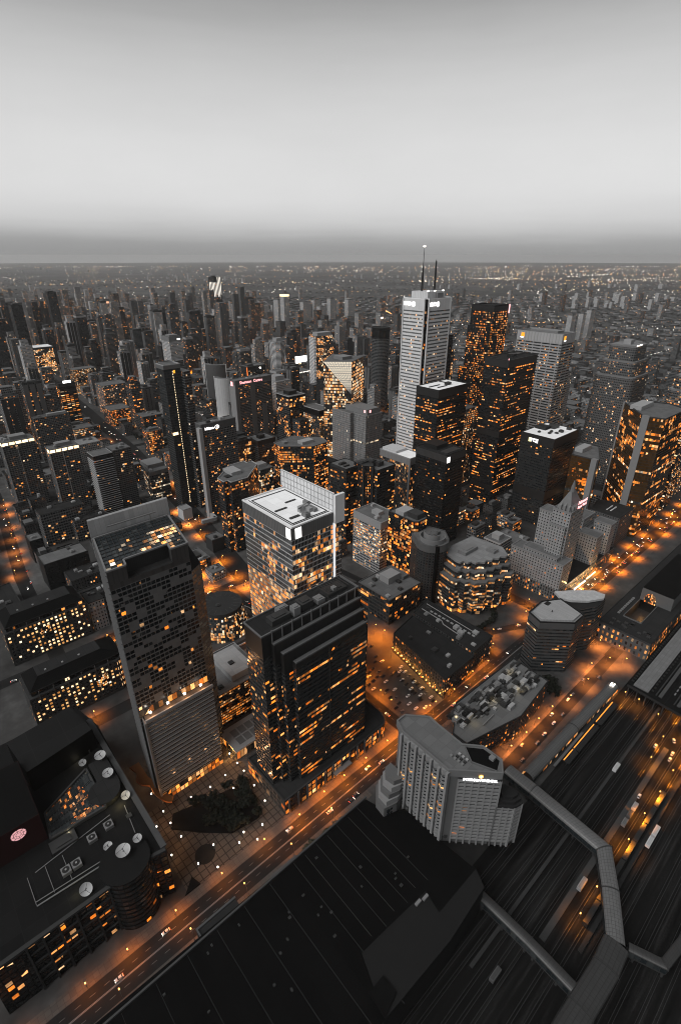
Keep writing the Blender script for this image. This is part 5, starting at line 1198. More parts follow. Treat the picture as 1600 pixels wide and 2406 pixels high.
# tower with triangular lit facet
def facet():
    A, B, Cc, D = (573, 679), (602, 642), (659, 672), (637, 728); H = 188; zt = 136
    r = thing('faceted_tower', 'office tower with glowing white triangular facet folding down its corner', 'tower', 615, 680)
    fm = facade('warm_bright_offices', .05, .016, (.0, 1, .16, .84), .55, .55, 1.4, .35, 7, 1, .4, clump=1.2)
    m = MB(); m.prism([B, Cc, D, A], 0, zt, 3, 3.9, skip=()); m.build('facade', fm, r)
    Bt = (602+5, 642+5); n1 = round(math.dist(A, B)/3); n2 = round(math.dist(B, Cc)/3)
    m = MB(); m.face([(*A, zt), (*B, zt), (*A, H)], [(192, 38), (192+n1, 38), (192, 48)]); m.face([(*B, zt), (*Cc, zt), (*Cc, H), (*Bt, H)], [(0, 38), (n2, 38), (n2, 48), (1, 48)]); m.side(Cc, D, zt, H, 20, 10, 64); m.side(D, A, zt, H, 24, 10, 128); m.build('upper_facade', fm, r)
    m = MB(); m.face([(*B, zt), (*Bt, H), (*A, H)], [(0, 0), (8, 14), (-8, 14)]); m.build('lit_facet', emis('lit_white_facet', (1, .88, .70), .78), r)
    m = MB(); a_, b_, t_ = Vector((*A, H)), Vector((*Bt, H)), Vector((*B, zt)); off = Vector((-.25, -.3, .1))
    for k in range(1, 14): u = k/14; m.beam(tuple(a_*(1-u)+t_*u+off), tuple(b_*(1-u)+t_*u+off), .5)
    for k in range(1, 10): u = k/10; m.beam(tuple(a_*(1-u)+b_*u+off), tuple(t_+off), .35)
    m.build('facet_mullion', plain('facet_mullion_metal', .3), r)
    m = MB(); m.face([(*A, H), (*Bt, H), (*Cc, H), (*D, H)]); m.build('roof', R_MID, r)
    m = MB(); m.face([(*Bt, H-9), (*Cc, H-9), (*Cc, H), (*Bt, H)]); 
    m = MB(); m.box(606, 668, H, 628, 690, H+5); m.build('penthouse', METAL[0], r); m = MB(); m.prism([(662, 677), (676, 686), (660, 722), (648, 716)], 0, 178, 3, 3.9); m.cap([(662, 677), (676, 686), (660, 722), (648, 716)], 178); m.build('rear_wing', F_GLASS, r)
    FOOT.append((570, 640, 680, 730)); HERO.append((615, 670, 185, 'the lit-facet tower'))
facet()
r = rt('ribbed_office_tower', 'grey tower with pale vertical piers and re-entrant corner, two small lit signs on its plant room', 'tower', 590, 593, 38, 78, 110, F_PIN, R_MID, 'the pale-piered tower', bay=1.7, fh=3.7, pmat=plain('pier_cap', .26)) if 0 else tower('ribbed_office_tower', 'grey tower with pale vertical piers, notched corner and two small plant-room signs', 'tower', [(590, 593), (628, 593), (628, 671), (582, 671), (582, 622), (590, 622)], 110, F_PIN, R_MID, 1.9, 3.7, pmat=plain('pier_cap', .26), short='the pale-piered tower')
m = MB(); m.box(596, 597, 110, 624, 650, 119); m.build('plant_room', plain('plant_room_grey', .22, .7, .12), r); plate(r, 'sign', 595.9, 602, 115.5, 3.5, 4.5, '-x', E_PINK); plate(r, 'sign', 603, 596.9, 115.5, 3.5, 4.5, '-y', E_PINK)
m = MB(); m.prism([(582, 622), (590, 622), (590, 593), (628, 593)], 62, 65, 1.9, 3, skip=(3,)); m.shift(-.15, -.15); m.build('lit_floor', facade('lit_floor_glass', .2, .02, (.3, .9, .1, .9), 1, 0, 1.7, .7, 1), r)
r = tower('stepped_office_block', 'pale grey block with louvred top on columns in front of the white tower with masts', 'tower', [(513, 430), (540, 430), (540, 486), (513, 486)], 100, facade('glassy_atrium_front', .08, .014, (.2, .8, .1, .9), .42, .4, 1.4, .15, 3, 0, .5), R_WHITE, 2.2, 3.6, crown=9, cmat=louvre('pale_fin_crown', .24, 2.4, .5), pmat=CONC_P, pent=((.1, .5, .9, .97, 3.5, plain('white_plant', .5, .6, .1)),), short='the louvred-top block')
m = MB(); m.box(511.5, 428.5, 0, 514, 431, 98); m.box(538.5, 428.5, 0, 540.6, 431, 98); m.build('corner_column', plain('pale_column', .22), r)
def darkcore():
    r = thing('dark_office_tower', 'broad dark granite tower with projecting central core and two gabled wings lit orange', 'tower', 436, 440)
    fm = facade('dark_framed_offices', .05, .010, (.06, .94, .28, .8), .34, .45, 1.5, .0, 3, 0, .5)
    for (x, y, w, d, H, cr) in ((410, 445, 26, 30, 108, 1), (436, 416, 32, 26, 108, 1)):
        m = MB(); m.prism(rectp(x, y, w, d), 0, H-3, 4.2, 3.9); m.build('wing', fm, r); m = MB(); m.prism(inset(rectp(x, y, w, d), -.2), H-3, H+1); m.build('cornice', plain('dark_granite_cap', .06), r); m = MB(); m.cap(rectp(x, y, w, d), H); m.build('roof', R_MID, r)
    P_ = [(426, 430), (434, 422), (444, 432), (444, 450), (428, 450)]; m = MB(); m.prism(P_, 0, 113, 2.5, 3.9); m.build('core', facade('core_glass', .03, .010, (.25, .75, .2, .8), .4, .3, 1.5, -.05, 2), r); m = MB(); m.cap(P_, 113); m.build('core_roof', METAL[1], r)
    for (a, b_) in (((426, 430), 1), ((434, 422), 1)): m = MB(); m.box(a[0]-1.2, a[1]-1.2, 0, a[0]+1.2, a[1]+1.2, 112); m.build('pier', plain('dark_pier', .055), r)
    for (x, y, w, d, h) in ((428, 436, 12, 8, 7), (440, 430, 8, 10, 8), (414, 452, 8, 3, 2), (414, 460, 10, 4, 2.5), (446, 424, 9, 12, 6)): roof_unit(r, x, y, 108, w, d, h, METAL[1])
    FOOT.append((408, 414, 470, 478)); HERO.append((436, 440, 105, 'the dark core tower'))
darkcore()
tower('faceted_office_tower', 'dark many-cornered tower with white-edged flat roof, pale plant box on it, near the concert hall', 'tower', [(288, 547), (288, 532), (294, 533), (294, 525), (318, 525), (353, 556), (354, 571), (346, 570), (346, 578), (322, 577)], 98, facade('faceted_glass_bands', .06, .012, (0, 1, .25, .82), .34, .55, 1.5, .0, 4, 1, .4), R_MID, 2.6, 3.7, pmat=plain('white_roof_edge', .38, .6, .1), pent=((.28, .35, .5, .75, 4, METAL[2]), (.15, .3, .26, .45, 1, DARK)), short='the white-edged tower')
r = tower('octagonal_office_block', 'octagonal office block with wide flat roof, glowing top floor and orange bands', 'tower', scaled([(432, 631), (429, 611), (467, 578), (496, 580), (502, 600), (470, 640)], 1.02), 86, facade('octagon_glass_bands', .05, .012, (0, 1, .2, .86), .42, .65, 1.6, -.02, 6, 2, .4), R_MID, 2.6, 3.8, bands=(), pmat=METAL[0], pent=((.4, .25, .7, .45, 4.5, METAL[2]), (.15, .6, .25, .7, 3, METAL[0])), short='the octagonal block')
rt('dark_glass_tower', 'dark glass tower with pale corner edges and black rooftop box, near the pink-lettered hotel', 'tower', 563, 765, 37, 40, 115, facade('dark_glass_pale_mullion', .10, .010, (.03, .97, .12, .88), .34, .5, 1.5, .1, 4, 0, .4), R_MID, 'the black-boxed glass tower', bay=3.4, fh=3.8, crown=4, cmat=plain('crown_black', .015), pmat=METAL[2], pent=((.25, .3, .75, .75, 7, DARK),))
rt('dark_glass_block', 'dark glass block with deep blank crown, joined in front of the taller dark glass tower', 'tower', 591, 713, 28, 46, 95, F_GLASSB, R_MID, 'the black-crowned block', bay=3, crown=11, cmat=plain('blank_black_crown', .02), pmat=METAL[2])
rt('dark_glass_wing', 'lower dark glass wing between the black rooftop box tower and the deep-crowned block', 'tower', 568, 742, 22, 22, 74, F_GLASS, R_DARK, 'the dark glass wing')
r = rt('dark_office_block', 'dark block with lit corner and pinkish lit rooftop sign, beside the lettered slab hotel', 'tower', 399, 700, 40, 36, 80, F_GLASSB, R_MID, 'the lit-corner block', bay=2.8, crown=3, cmat=DARK, pmat=CONC_D, pent=((.05, .4, .9, .9, 7, CONC_D), (.4, .1, .8, .4, 4, METAL[1]))); plate(r, 'sign', 400.8, 730, 85, 10, 3, '-x', E_PINK)
rt('dark_office_block', 'dark square block with flat grey roof and small rooftop box, behind the lit-corner block', 'tower', 442, 690, 35, 34, 76, F_GLASS, R_MID, 'the square dark block', bay=2.8, crown=7, cmat=DARK, pmat=CONC_D, pent=((.3, .3, .6, .6, 6, DARK),))
rt('glass_office_block', 'small glass block with slanted pale skylight roof, in front of the octagonal block', 'tower', 392, 612, 24, 26, 62, F_GLASSB, R_MID, 'the small glass block', pent=((.2, .4, .8, .9, 5, METAL[2]),))
r = tower('slab_hotel', 'large grey slab hotel with blank vertical strips and red-pink lettering along its top', 'hotel', rectp(515, 868, 83, 20), 134, F_HOTEL, R_MID, 2.3, 3.0, crown=10, cmat=plain('hotel_top_band', .15), par=1, units=3, short='the pink-lettered slab hotel')
for (a, b_) in ((0, 7), (33, 43), (58, 69)): m = MB(); m.box(515+a, 867.3, 0 if a != 58 else 0, 515+b_, 868.1, 126 if a != 58 else 80); m.build('blank_strip', plain('blank_concrete_strip', .16, .8, .1), r)
m = MB(); m.box(514.2, 868, 0, 515.1, 888, 126); m.build('end_wall', plain('pale_end_wall', .27, .8, .1), r)
text(r, 'Sheraton', 538, 867.2, 129.5, 7.5, '-y', E_PINK, 'sign', .4, 26, .06); text(r, 'Centre', 566, 867.2, 129.5, 7.5, '-y', E_PINK, 'sign', .4, 20, .06); plate(r, 'sign', 514, 878, 128, 7, 8, '-x', E_PINK)
r = tower('slab_hotel', 'grey slab hotel with white lettering and a tall pale shaft standing at its near end', 'hotel', rectp(319, 636, 54, 16), 140, F_HOTEL, R_MID, 2.4, 3.1, crown=9, cmat=plain('hotel_top_band_b', .12), par=1, units=3, short='the white-lettered slab hotel')
text(r, 'Hilton', 331, 635.5, 133.5, 5.6, '-y', E_WHITE, 'sign', .4, 13, .05)
m = MB(); c = [(343+3.6*math.cos(a), 635.7, 133.5+2.8*math.sin(a)) for a in [2*PI*i/18 for i in range(18)]]; i_ = [(343+2.9*math.cos(a), 635.7, 133.5+2.1*math.sin(a)) for a in [2*PI*i/18 for i in range(18)]]
for k in range(18): m.face([c[k], c[(k+1) % 18], i_[(k+1) % 18], i_[k]])
m.build('emblem', E_WHITE, r); text(r, 'H', 343, 635.5, 133.5, 3.6, '-y', E_WHITE, 'emblem', .4)
m = MB(); m.prism([(315, 634), (320, 634), (320, 642), (315, 642)], 0, 136); m.cap([(315, 634), (320, 634), (320, 642), (315, 642)], 136); m.build('pale_shaft', plain('pale_shaft_metal', .34, .6, .1), r)
m = MB(); m.beam((318, 634, 7), (316, 618, 7), 5, 5); m.beam((317, 619, 7), (296, 622, 7), 5, 5); m.build('link_bridge', plain('pale_shaft_metal', .34), r)
F_SH = facade('grey_glass_balconies', .055, .015, (.05, .95, .22, .86), .07, .1, 1.4, .3, 2, 0, .5)
r = rt('slender_tower', 'tallest slender grey-glass tower with a dotted line of lights down its edge', 'tower', 300, 685, 24, 22, 214, F_SH, R_MID, 'the dotted-edge tower', bay=2.4, fh=3.6, crown=5, cmat=plain('tower_crown_grey', .16, .4), pmat=METAL[2])
for k in range(56): m = MB(); m.box(311.6, 684.3, 12+k*3.5, 312.2, 684.9, 13.7+k*3.5, True); m.build('edge_light', emis('edge_dot', (1, .8, .5), 1.5), r)
m = MB(); m.box(300, 684.5, 118, 308, 684.9, 122, True); m.build('lit_terrace', E_CREAM, r)
m = MB(); m.box(313, 684.4, 203, 315.6, 684.9, 207, True); m.build('lit_panel', E_ORANGE, r)
m = MB(); m.prism([(324, 676), (334, 678), (334, 704), (324, 704)], 0, 205, 2.4, 3.6); m.cap([(324, 676), (334, 678), (334, 704), (324, 704)], 205); m.build('side_volume', F_CONDO2, r)
r = rt('office_tower', 'grey office tower with pale blank side and small lit sign, beyond the slender dotted tower', 'tower', 637, 1392, 34, 48, 150, F_SLABP, R_MID, 'the pale-sided tower', bay=3, crown=12, cmat=plain('pale_top', .22), pent=((.2, .2, .9, .7, 4, METAL[0]),)); plate(r, 'sign', 664, 1391.6, 143, 9, 4, '-y', E_WHITE)
# curved civic towers
def curved(label, cx, cy, R_, a0, a1, H, th, white, short):
    r = thing('curved_tower', label, 'tower', cx, cy); n = 14; o = [(cx+R_*math.cos(a0+(a1-a0)*k/n), cy+R_*math.sin(a0+(a1-a0)*k/n)) for k in range(n+1)]; i_ = [(cx+(R_-th)*math.cos(a0+(a1-a0)*k/n), cy+(R_-th)*math.sin(a0+(a1-a0)*k/n)) for k in range(n+1)]
    m = MB(); 
    for k in range(n): m.side(o[k], o[k+1], 0, H, 2, 6, k*2)
    m.build('shell', white, r); m = MB()
    for k in range(n): m.side(i_[k+1], i_[k], 0, H, 3, 26, k*3)
    m.side(o[n], i_[n], 0, H, 2, 26); m.side(i_[0], o[0], 0, H, 2, 26); m.build('inner_glazing', F_GLASS, r)
    m = MB()
    for k in range(n): m.face([(*o[k], H), (*o[k+1], H), (*i_[k+1], H), (*i_[k], H)])
    m.build('roof', R_MID, r)
    for ang, nm in ((a0, 'edge_rib'), (a1, 'edge_rib')): m = MB(); x, y = cx+R_*math.cos(ang), cy+R_*math.sin(ang); m.tube((x, y, 0), (x, y, H+1), .9, .9, 6); m.build(nm, WHITE, r)
    FOOT.append((cx-R_, cy-R_, cx+R_, cy+R_)); HERO.append((cx, cy, H, short))
WS = panel('ribbed_white_shell', .42, 3, 14, .85, .2, .1)
curved('pale windowless curved tower shell lit from below, beside the pink-lettered slab hotel', 605, 1058, 25, PI*.78, PI*1.5, 102, 10, WS, 'the pale curved tower')
curved('taller dark curved tower with pale rim behind the pale windowless one', 648, 1165, 30, PI*.8, PI*1.55, 112, 11, plain('dim_shell', .13, .7, .2), 'the dark curved tower')
for k in range(9): a = PI*(.85+.07*k); x, y = 605+29*math.cos(a), 1058+29*math.sin(a); lamp_light('shell_floodlight', (x, y, 2.5), 12000, (1, .93, .85)) if k % 3 == 0 else None
r = rt('brick_tower', 'red brick tower with thin orange neon edge, behind the pale curved shell', 'tower', 655, 1045, 50, 26, 118, facade('red_lit_offices', .05, .012, (.15, .85, .2, .8), .5, .3, 1.3, .25, 3, 0, .7), R_MID, 'the neon-edged tower', crown=8, cmat=plain('dull_crown', .06), pent=((.1, .2, .4, .7, 4, METAL[1]),))
m = MB(); m.box(653.8, 1043.8, 0, 655, 1045, 117); m.build('neon_edge', emis('orange_neon', (1, .22, .04), 1.6), r); m = MB(); m.box(688, 1043.5, 111, 691, 1044.5, 114, True); m.build('beacon', E_LAMPW, r)
# royal plaza gold towers
def gold(label, P_, H, piers, short, seed):
    r = tower('gold_glass_tower', label, 'tower', P_, H, F_GOLD, R_MID, 2.2, 3.7, crown=0, par=1.6, pmat=METAL[1], short=short, pent=((.3, .55, .75, .75, 5, METAL[2]),), seed=seed)
    for (x, y, w, d) in piers: m = MB(); m.box(x, y, 0, x+w, y+d, H+1.8); m.build('stone_pier', plain('pale_stone_pier', .25, .7, .08), r)
    for z in (H*.56, H*.30):
        m = MB(); pp = inset(ccw(P_), -.2)
        for i in range(len(pp)):
            j = (i+1) % len(pp); m.side(pp[i], pp[j], z, z+3.4, max(2, round(math.dist(pp[i], pp[j])/2.2)), 1, i*40)
        m.build('lit_floor', facade('gold_lit_floor', .05, .02, (.02, .98, .1, .9), .92, .4, 1.8, .3, 9, 0, .4), r)
    return r
gold('tall gold-glass tower with two pale stone piers, lit bands amber, by the avenue', [(763, 268), (711, 224), (710, 216), (715, 199), (786, 197), (800, 222), (790, 255)], 165, ((708.6, 215.6, 3.6, 8.6), (761, 262, 4, 6)), 'the gold-glass tower', 1)
gold('shorter gold-glass tower with stone pier and slanted dark roof, behind the pointed-roofed hotel', [(694, 293), (657, 279), (659, 249), (664, 245), (716, 270), (716, 297)], 112, ((656, 246, 6, 7),), 'the shorter gold-glass tower', 2)
r = lowblock('banking_hall', 'low dark flat-roofed hall with grid of pale roof lights between the two gold-glass towers', [(664, 243), (664, 205), (708, 205), (709, 232), (700, 250)], 44, F_DIM, R_DARK, 'the low dark hall', 0, pent=()) 
for i in range(5):
    for j in range(2): m = MB(); m.box(678+i*4, 222+j*5, 44, 679.6+i*4, 223.6+j*5, 44.9); m.build('roof_light', plain('white_roof_light', .5), r)
# stepped rounded towers on the east
def stepped(label, x, y, w, d, H, fm, short):
    r = thing('stepped_tower', label, 'tower', x+w/2, y+d/2)
    for k, (ins, z0, z1) in enumerate(((0, 0, H*.8), (5, H*.8, H*.9), (10, H*.9, H))):
        q = rectp(x+ins, y+ins, w-2*ins, d-2*ins); c = 7-k; a, b_ = q[0], q[2]
        P_ = [(a[0], a[1]+c), (a[0]+c*.35, a[1]+c*.35), (a[0]+c, a[1]), (b_[0]-c, a[1]), (b_[0]-c*.35, a[1]+c*.35), (b_[0], a[1]+c), (b_[0], b_[1]-c), (b_[0]-c, b_[1]), (a[0]+c, b_[1]), (a[0], b_[1]-c)]
        m = MB(); m.prism(P_, z0, z1, 2.6, 3.8); m.build('tier', fm, r); m = MB(); m.cap(P_, z1); m.build('tier_roof', R_PALE, r); m = MB(); m.prism(inset(P_, -.3), z1-2, z1+1); m.build('cornice', plain('step_cornice', .22), r)
    m = MB(); m.box(x+w*.42, y+d*.42, H, x+w*.6, y+d*.6, H+7); m.build('penthouse', CONC_P, r)
    for k in range(4): m = MB(); m.box(x+12+k*5, y+9.5, H+.6, x+13.2+k*5, y+10, H+1.8, True); m.build('roof_lamp', E_LAMPW, r)
    FOOT.append((x, y, x+w, y+d)); HERO.append((x+w/2, y+d/2, H, short))
F_STEP = facade('pale_punched_offices', .15, .012, (.2, .8, .3, .78), .26, .25, 1.4, .3, 3, 0, .7)
stepped('grey stepped tower with rounded corners and lamps on its setbacks, behind the gold-glass towers', 870, 300, 66, 62, 222, F_STEP, 'the grey stepped tower')
stepped('second stepped tower with rounded corners, orange-lit floors, at the edge of the view', 905, 212, 58, 50, 205, facade('pale_punched_lit', .15, .012, (.1, .9, .3, .8), .42, .4, 1.5, .25, 4, 0, .7), 'the second stepped tower')
rt('office_tower', 'dark glass office slab with bright strips and small red sign beside the tall gold-glass tower', 'tower', 832, 205, 38, 36, 120, facade('dark_glass_lit_strips', .03, .012, (.05, .95, .25, .8), .42, .4, 1.6, .3, 3), R_DARK, 'the lit-stripped dark slab')
rt('glass_tower', 'glass tower with glowing rows seen between the white tower with masts and the granite tower', 'tower', 905, 690, 40, 40, 168, F_GLASSB, R_MID, 'the glowing gap tower')
rt('dark_slab', 'thin dark slab tower just behind the white tower with masts', 'tower', 730, 560, 30, 30, 225, F_BLACK2, R_DARK, 'the thin dark slab')
rt('office_slab', 'narrow orange-lit office slab seen between two black steel towers', 'tower', 690, 470, 26, 24, 128, facade('orange_lit_slab', .10, .012, (.25, .75, .2, .8), .55, .2, 1.5, .2, 2), R_MID, 'the orange-lit gap slab')
# mid-distance landmarks
r = tower('round_tower', 'dark cylindrical tower with open unfinished top floors', 'tower', circle(926, 888, 21, 24), 196, facade('ringed_balconies', .15, .014, (0, 1, .3, .95), .02, .1, 1, .4, 2), R_DARK, 2.6, 3.3, crown=22, cmat=facade('unfinished_floors', .02, .006, (.04, .96, .1, .8), 0, 0, 0, 0, 2), par=1, short='the dark cylindrical tower')
m = MB(); m.tube((930, 890, 196), (930, 890, 216), .7, .7, 4); m.beam((930, 890, 214), (905, 905, 236), .9); m.beam((930, 890, 214), (942, 882, 212), .9); m.build('tower_crane', METAL[0], r); m = MB(); m.box(928, 888, 216, 931, 891, 218, True); m.build('beacon', E_LAMPW, r)
r = tower('curved_apartment_tower', 'white-banded apartment block with rounded front and pale rooftop box', 'tower', [(950, 1365), (954, 1352), (966, 1344), (984, 1348), (994, 1358), (994, 1384), (956, 1390)], 112, F_BANDW, R_PALE, 3, 3.4, pent=((.25, .3, .75, .7, 9, CONC_P),), short='the white-banded apartment block')
r = tower('office_tower', 'tower with white louvred end wall and warm glowing floors, behind the faceted tower', 'tower', [(935, 1140), (990, 1130), (1000, 1160), (945, 1172)], 150, F_GLASSB, R_PALE, 3, 3.8, pent=((.15, .3, .9, .8, 8, CONC_P),), short='the white-ended tower'); m = MB(); m.prism([(931, 1141), (936, 1138), (946, 1173), (941, 1175)], 0, 148, 2, 3.8); m.build('louvred_end', F_WHITEB, r)
r = rt('gallery_block', 'dark glass block stepping up behind the faceted tower', 'tower', 760, 880, 70, 45, 92, F_BLACK2, R_DARK, 'the dark stepped glass block', pent=((.1, .1, .7, .8, 9, DARK),))
rt('fluted_block', 'small block with pale vertical flutes beside the deep-crowned block', 'tower', 690, 800, 26, 28, 96, F_PIN, R_MID, 'the small fluted block', bay=1.6)
r = rt('grey_step_block', 'pale grey stepped block with ribbon windows just behind the pink-lettered hotel', 'tower', 690, 985, 42, 40, 88, F_SLABP, R_PALE, 'the pale stepped block', pent=((.2, .3, .8, .9, 10, CONC_P),))
r = tower('shopping_centre', 'low broad building with flat grey roof and lit edge lights beyond the hotel slabs', 'building', rectp(905, 1255, 110, 60), 34, F_SLAB, R_MID, 4, 4, short='the broad flat-roofed building')
for k in range(14): m = MB(); m.box(906+k*7.5, 1254, 33, 907.5+k*7.5, 1255, 34.4, True); m.build('edge_light', E_LAMPW, r)
r = thing('billboard_block', 'block wrapped in glaring white video screens', 'screens', 1130, 1462)
m = MB(); m.box(1060, 1462, 0, 1190, 1490, 34); m.build('wall', CONC_D, r)
for (x, w, z, h, cm) in ((1064, 34, 17, 26, E_PINK), (1100, 20, 20, 36, emis('screen_white', (1, 1, 1), 2.4)), (1124, 52, 26, 22, emis('screen_white', (1, 1, 1), 2.4)), (1124, 54, 8, 9, E_CREAM)): m = MB(); m.box(x, 1460, z-h/2, x+w, 1461.9, z+h/2, True); m.build('screen', cm, r)
rt('office_tower', 'large dull office tower with small lit clusters, behind the cylindrical dark tower', 'tower', 1250, 1120, 60, 50, 92, F_GLASS, R_DARK, 'the dull office tower')
# far tower with white light streaks at its top
r = rt('far_tower', 'far tall black tower topped with bright white vertical light streaks', 'tower', 1400, 2480, 44, 44, 250, F_BLACK2, R_DARK, 'the light-streaked tower', fh=4)
rs = random.Random(4)
for k in range(6): m = MB(); x = 1401+k*7.4; z0 = rs.uniform(150, 205); z1 = 252 if k > 2 else 228; m.box(x, 2478.6, z0, x+1.9, 2479.9, z1, True); m.build('light_streak', emis('white_streak', (1, .93, .82), 1.5), r)
for k in range(3): m = MB(); y = 2486+k*13; m.box(1398.6, y, rs.uniform(165, 200), 1399.9, y+2.6, 230, True); m.build('light_streak', emis('white_streak', (1, .93, .82), 1.5), r)
m = MB(); m.box(1406, 2490, 250, 1420, 2510, 258); m.build('penthouse', DARK, r)
FARS = [('dark slab tower standing alone among low roofs before the far woods', 640, 2450, 34, 34, 215, F_BLACK2), ('tall dark tower with pale side edge rising over the far skyline', 390, 1900, 30, 40, 212, F_BLACK2), ('dark square tower standing alone before the tree belt', 1590, 2480, 38, 40, 150, F_BLACK2)]
for lab, x, y, w, d, H, fm in FARS: rt('far_tower', lab, 'tower', x, y, w, d, H, fm, R_DARK, None, pent=((.2, .2, .8, .8, 5, DARK),))
r = rt('far_tower', 'slim far tower with a small glowing white cap, beside a row of pale slabs', 'tower', 1638, 2232, 30, 32, 172, F_SLABP, R_MID, 'the white-capped slim tower'); m = MB(); m.box(1637, 2231, 166, 1669, 2265, 175, True); m.build('lit_cap', E_CREAM, r)
r = rt('far_tower', 'far tower with peach-lit crown near the centre of the skyline', 'tower', 900, 2620, 34, 34, 160, F_SLAB, R_MID, None); m = MB(); m.box(899, 2619, 150, 935, 2655, 158, True); m.build('lit_cap', emis('peach_cap', (1, .5, .28), 1.2), r)
for (x, y, w, d, H, nb, lab) in ((1700, 2370, 22, 40, 140, 1, 'pale twin-fronted slab next to the white-capped slim tower'), (2010, 2555, 60, 30, 104, 1, 'widest pale slab of the row before the tree belt'), (2080, 2540, 50, 30, 112, 1, 'middle pale slab of the row before the tree belt'), (2170, 2500, 40, 30, 118, 1, 'tallest pale slab of the row before the tree belt'), (2280, 2465, 60, 32, 108, 1, 'end pale slab of the row before the tree belt'), (1990, 2380, 46, 30, 92, 1, 'lower grey slab in front of the pale slab row'), (2396, 1138, 36, 22, 108, 1, 'pale ribbed slab, first of the far eastern trio'), (2462, 1120, 30, 22, 112, 1, 'pale ribbed slab between the other two of the far eastern trio'), (2540, 1122, 44, 22, 122, 1, 'pale ribbed slab, tallest of the far eastern trio')):
    rt('apartment_slab', lab, 'tower', x, y, w, d, H, F_SLABP, R_MID, None, pent=((.3, .2, .7, .8, 4, CONC),))
# western apartment towers
LC = emis('lit_crown_band', (1, .80, .50), 2.6)
for (x, y, w, d, H, lab, sh) in ((118, 853, 43, 26, 105, 'condominium tower with glaring lit top storey, the farther and outer of a pair', 'the outer lit-top condominium'), (160, 776, 39, 22, 105, 'condominium tower with glaring lit top storey, the nearer of a pair', 'the nearer lit-top condominium')):
    r = rt('apartment_tower', lab, 'tower', x, y, w, d, H, F_CONDO, R_MID, sh, bay=3.2, fh=3.0, par=.8, pmat=CONC, units=3)
    for k in range(5): m = MB(); m.box(x+.8+k*(w/5), y-.5, H-4.2, x+w/5-.6+k*(w/5), y-.05, H-.4, True); m.build('lit_crown_window', LC if k not in (1, 4) else E_CREAM, r)
    m = MB(); m.box(x-.6, y+.5, H-4.2, x-.05, y+9, H-.4, True); m.build('lit_crown_window', LC, r)
    m = MB(); m.box(x-.8, y-.8, 0, x+.4, y+.4, H-4.4); m.box(x+w*.42, y-.8, 0, x+w*.42+.8, y-.02, H-4.4); m.build('pier', CONC_P, r); m = MB(); m.box(x+w*.3, y+8, H, x+w*.8, y+d-3, H+5); m.build('penthouse', METAL[0], r)
r = rt('apartment_tower', 'apartment tower with sharp white balcony edges stacked up its corner', 'tower', 204, 739, 27, 26, 95, F_BLACK2, R_MID, 'the white-balconied tower', bay=3, fh=3.0, par=.8, pmat=CONC_P)
for k in range(26):
    z = 8+k*3.2; m = MB(); m.box(202.6, 737.4, z, 231, 739, z+.45); m.box(202.6, 739, z, 204, 763, z+.45); m.build('balcony', plain('white_balcony_edge', .36, .6, .1), r)
rt('apartment_tower', 'plain glass apartment tower joined behind the white-balconied tower', 'tower', 232, 739, 25, 30, 97, F_CONDO2, R_MID, 'the plain glass apartment tower', bay=3, fh=3.0, pmat=CONC, units=3)
tower('office_building', 'grey mid-rise with sloping louvred plant roof and yellow-lit lower floors, by the dotted-light tower', 'building', [(279, 742), (309, 742), (318, 797), (290, 797)], 50, facade('olive_lit_offices', .10, .012, (0, 1, .25, .8), .34, .8, 1.2, .6, 6, 1, .6), R_MID, 3, 3.8, crown=5, cmat=louvre('sloped_plant_louvre', .14, 1.5, .6), pent=((.15, .3, .8, .85, 6, METAL[0]),), units=2, short='the louvred mid-rise')
for a in ((116, 704, 54, 24, 46, F_CONDO, R_DARK, 'terraced apartment block with dark roof below the lit-top pair', 'the terraced block', 3), (150, 690, 42, 14, 30, F_CONDO, R_DARK, 'lower front step of the terraced apartment block, balconies glowing', 'the lower step', 2), (92, 672, 15, 22, 30, F_BLANK, R_MID, 'windowless dark box with grey roof beside the narrow street', 'the windowless box', 1), (88, 594, 48, 27, 34, F_BLANK, R_MID, 'long windowless black hall with jagged-edged grey roof', 'the windowless black hall', 2), (104, 560, 40, 26, 22, F_BRICK, R_DARK, 'low brick hall with roof plant and orange-lit marquee, below the windowless black hall', 'the low brick hall', 6), (100, 523, 34, 20, 18, F_DIM, R_DARK, 'low dark block with plain roof behind the farther hipped block', 'the low dark block', 3), (150, 520, 44, 46, 20, F_DIM, R_MID, 'low theatre block with plain roof between hall and tower foot', 'the low theatre block', 4), (-6, 560, 60, 52, 17, F_DIM, R_DARK, 'low cluttered roof block on the near side of the narrow street', 'the cluttered low block', 8), (-10, 640, 58, 60, 15, F_DIM, R_DARK, 'long low block lining the narrow street opposite the windowless box', 'the long low street block', 8), (16, 730, 50, 60, 18, F_DIM, R_DARK, 'low block with pale ducts at the orange crossing on the narrow street', 'the duct-roofed low block', 6)):
    x, y, w, d, H, fm, rm, lab, sh, u = a; rt('low_building', lab, 'building', x, y, w, d, H, fm, rm, sh, par=.8, pmat=CONC_D, units=u)
r = rt('dark_lit_tower', 'dark tower with three columns of orange windows and a white lit sign on top', 'tower', 288, 1170, 32, 22, 112, facade('three_column_lit', .02, .01, (.12, .88, .3, .8), .62, .3, 1.5, .15, 3), R_DARK, 'the three-column lit tower', bay=8, fh=3.8, crown=6, cmat=DARK); m = MB(); m.box(297, 1169.2, 113, 312, 1169.9, 118, True); m.build('sign', E_WHITE, r)
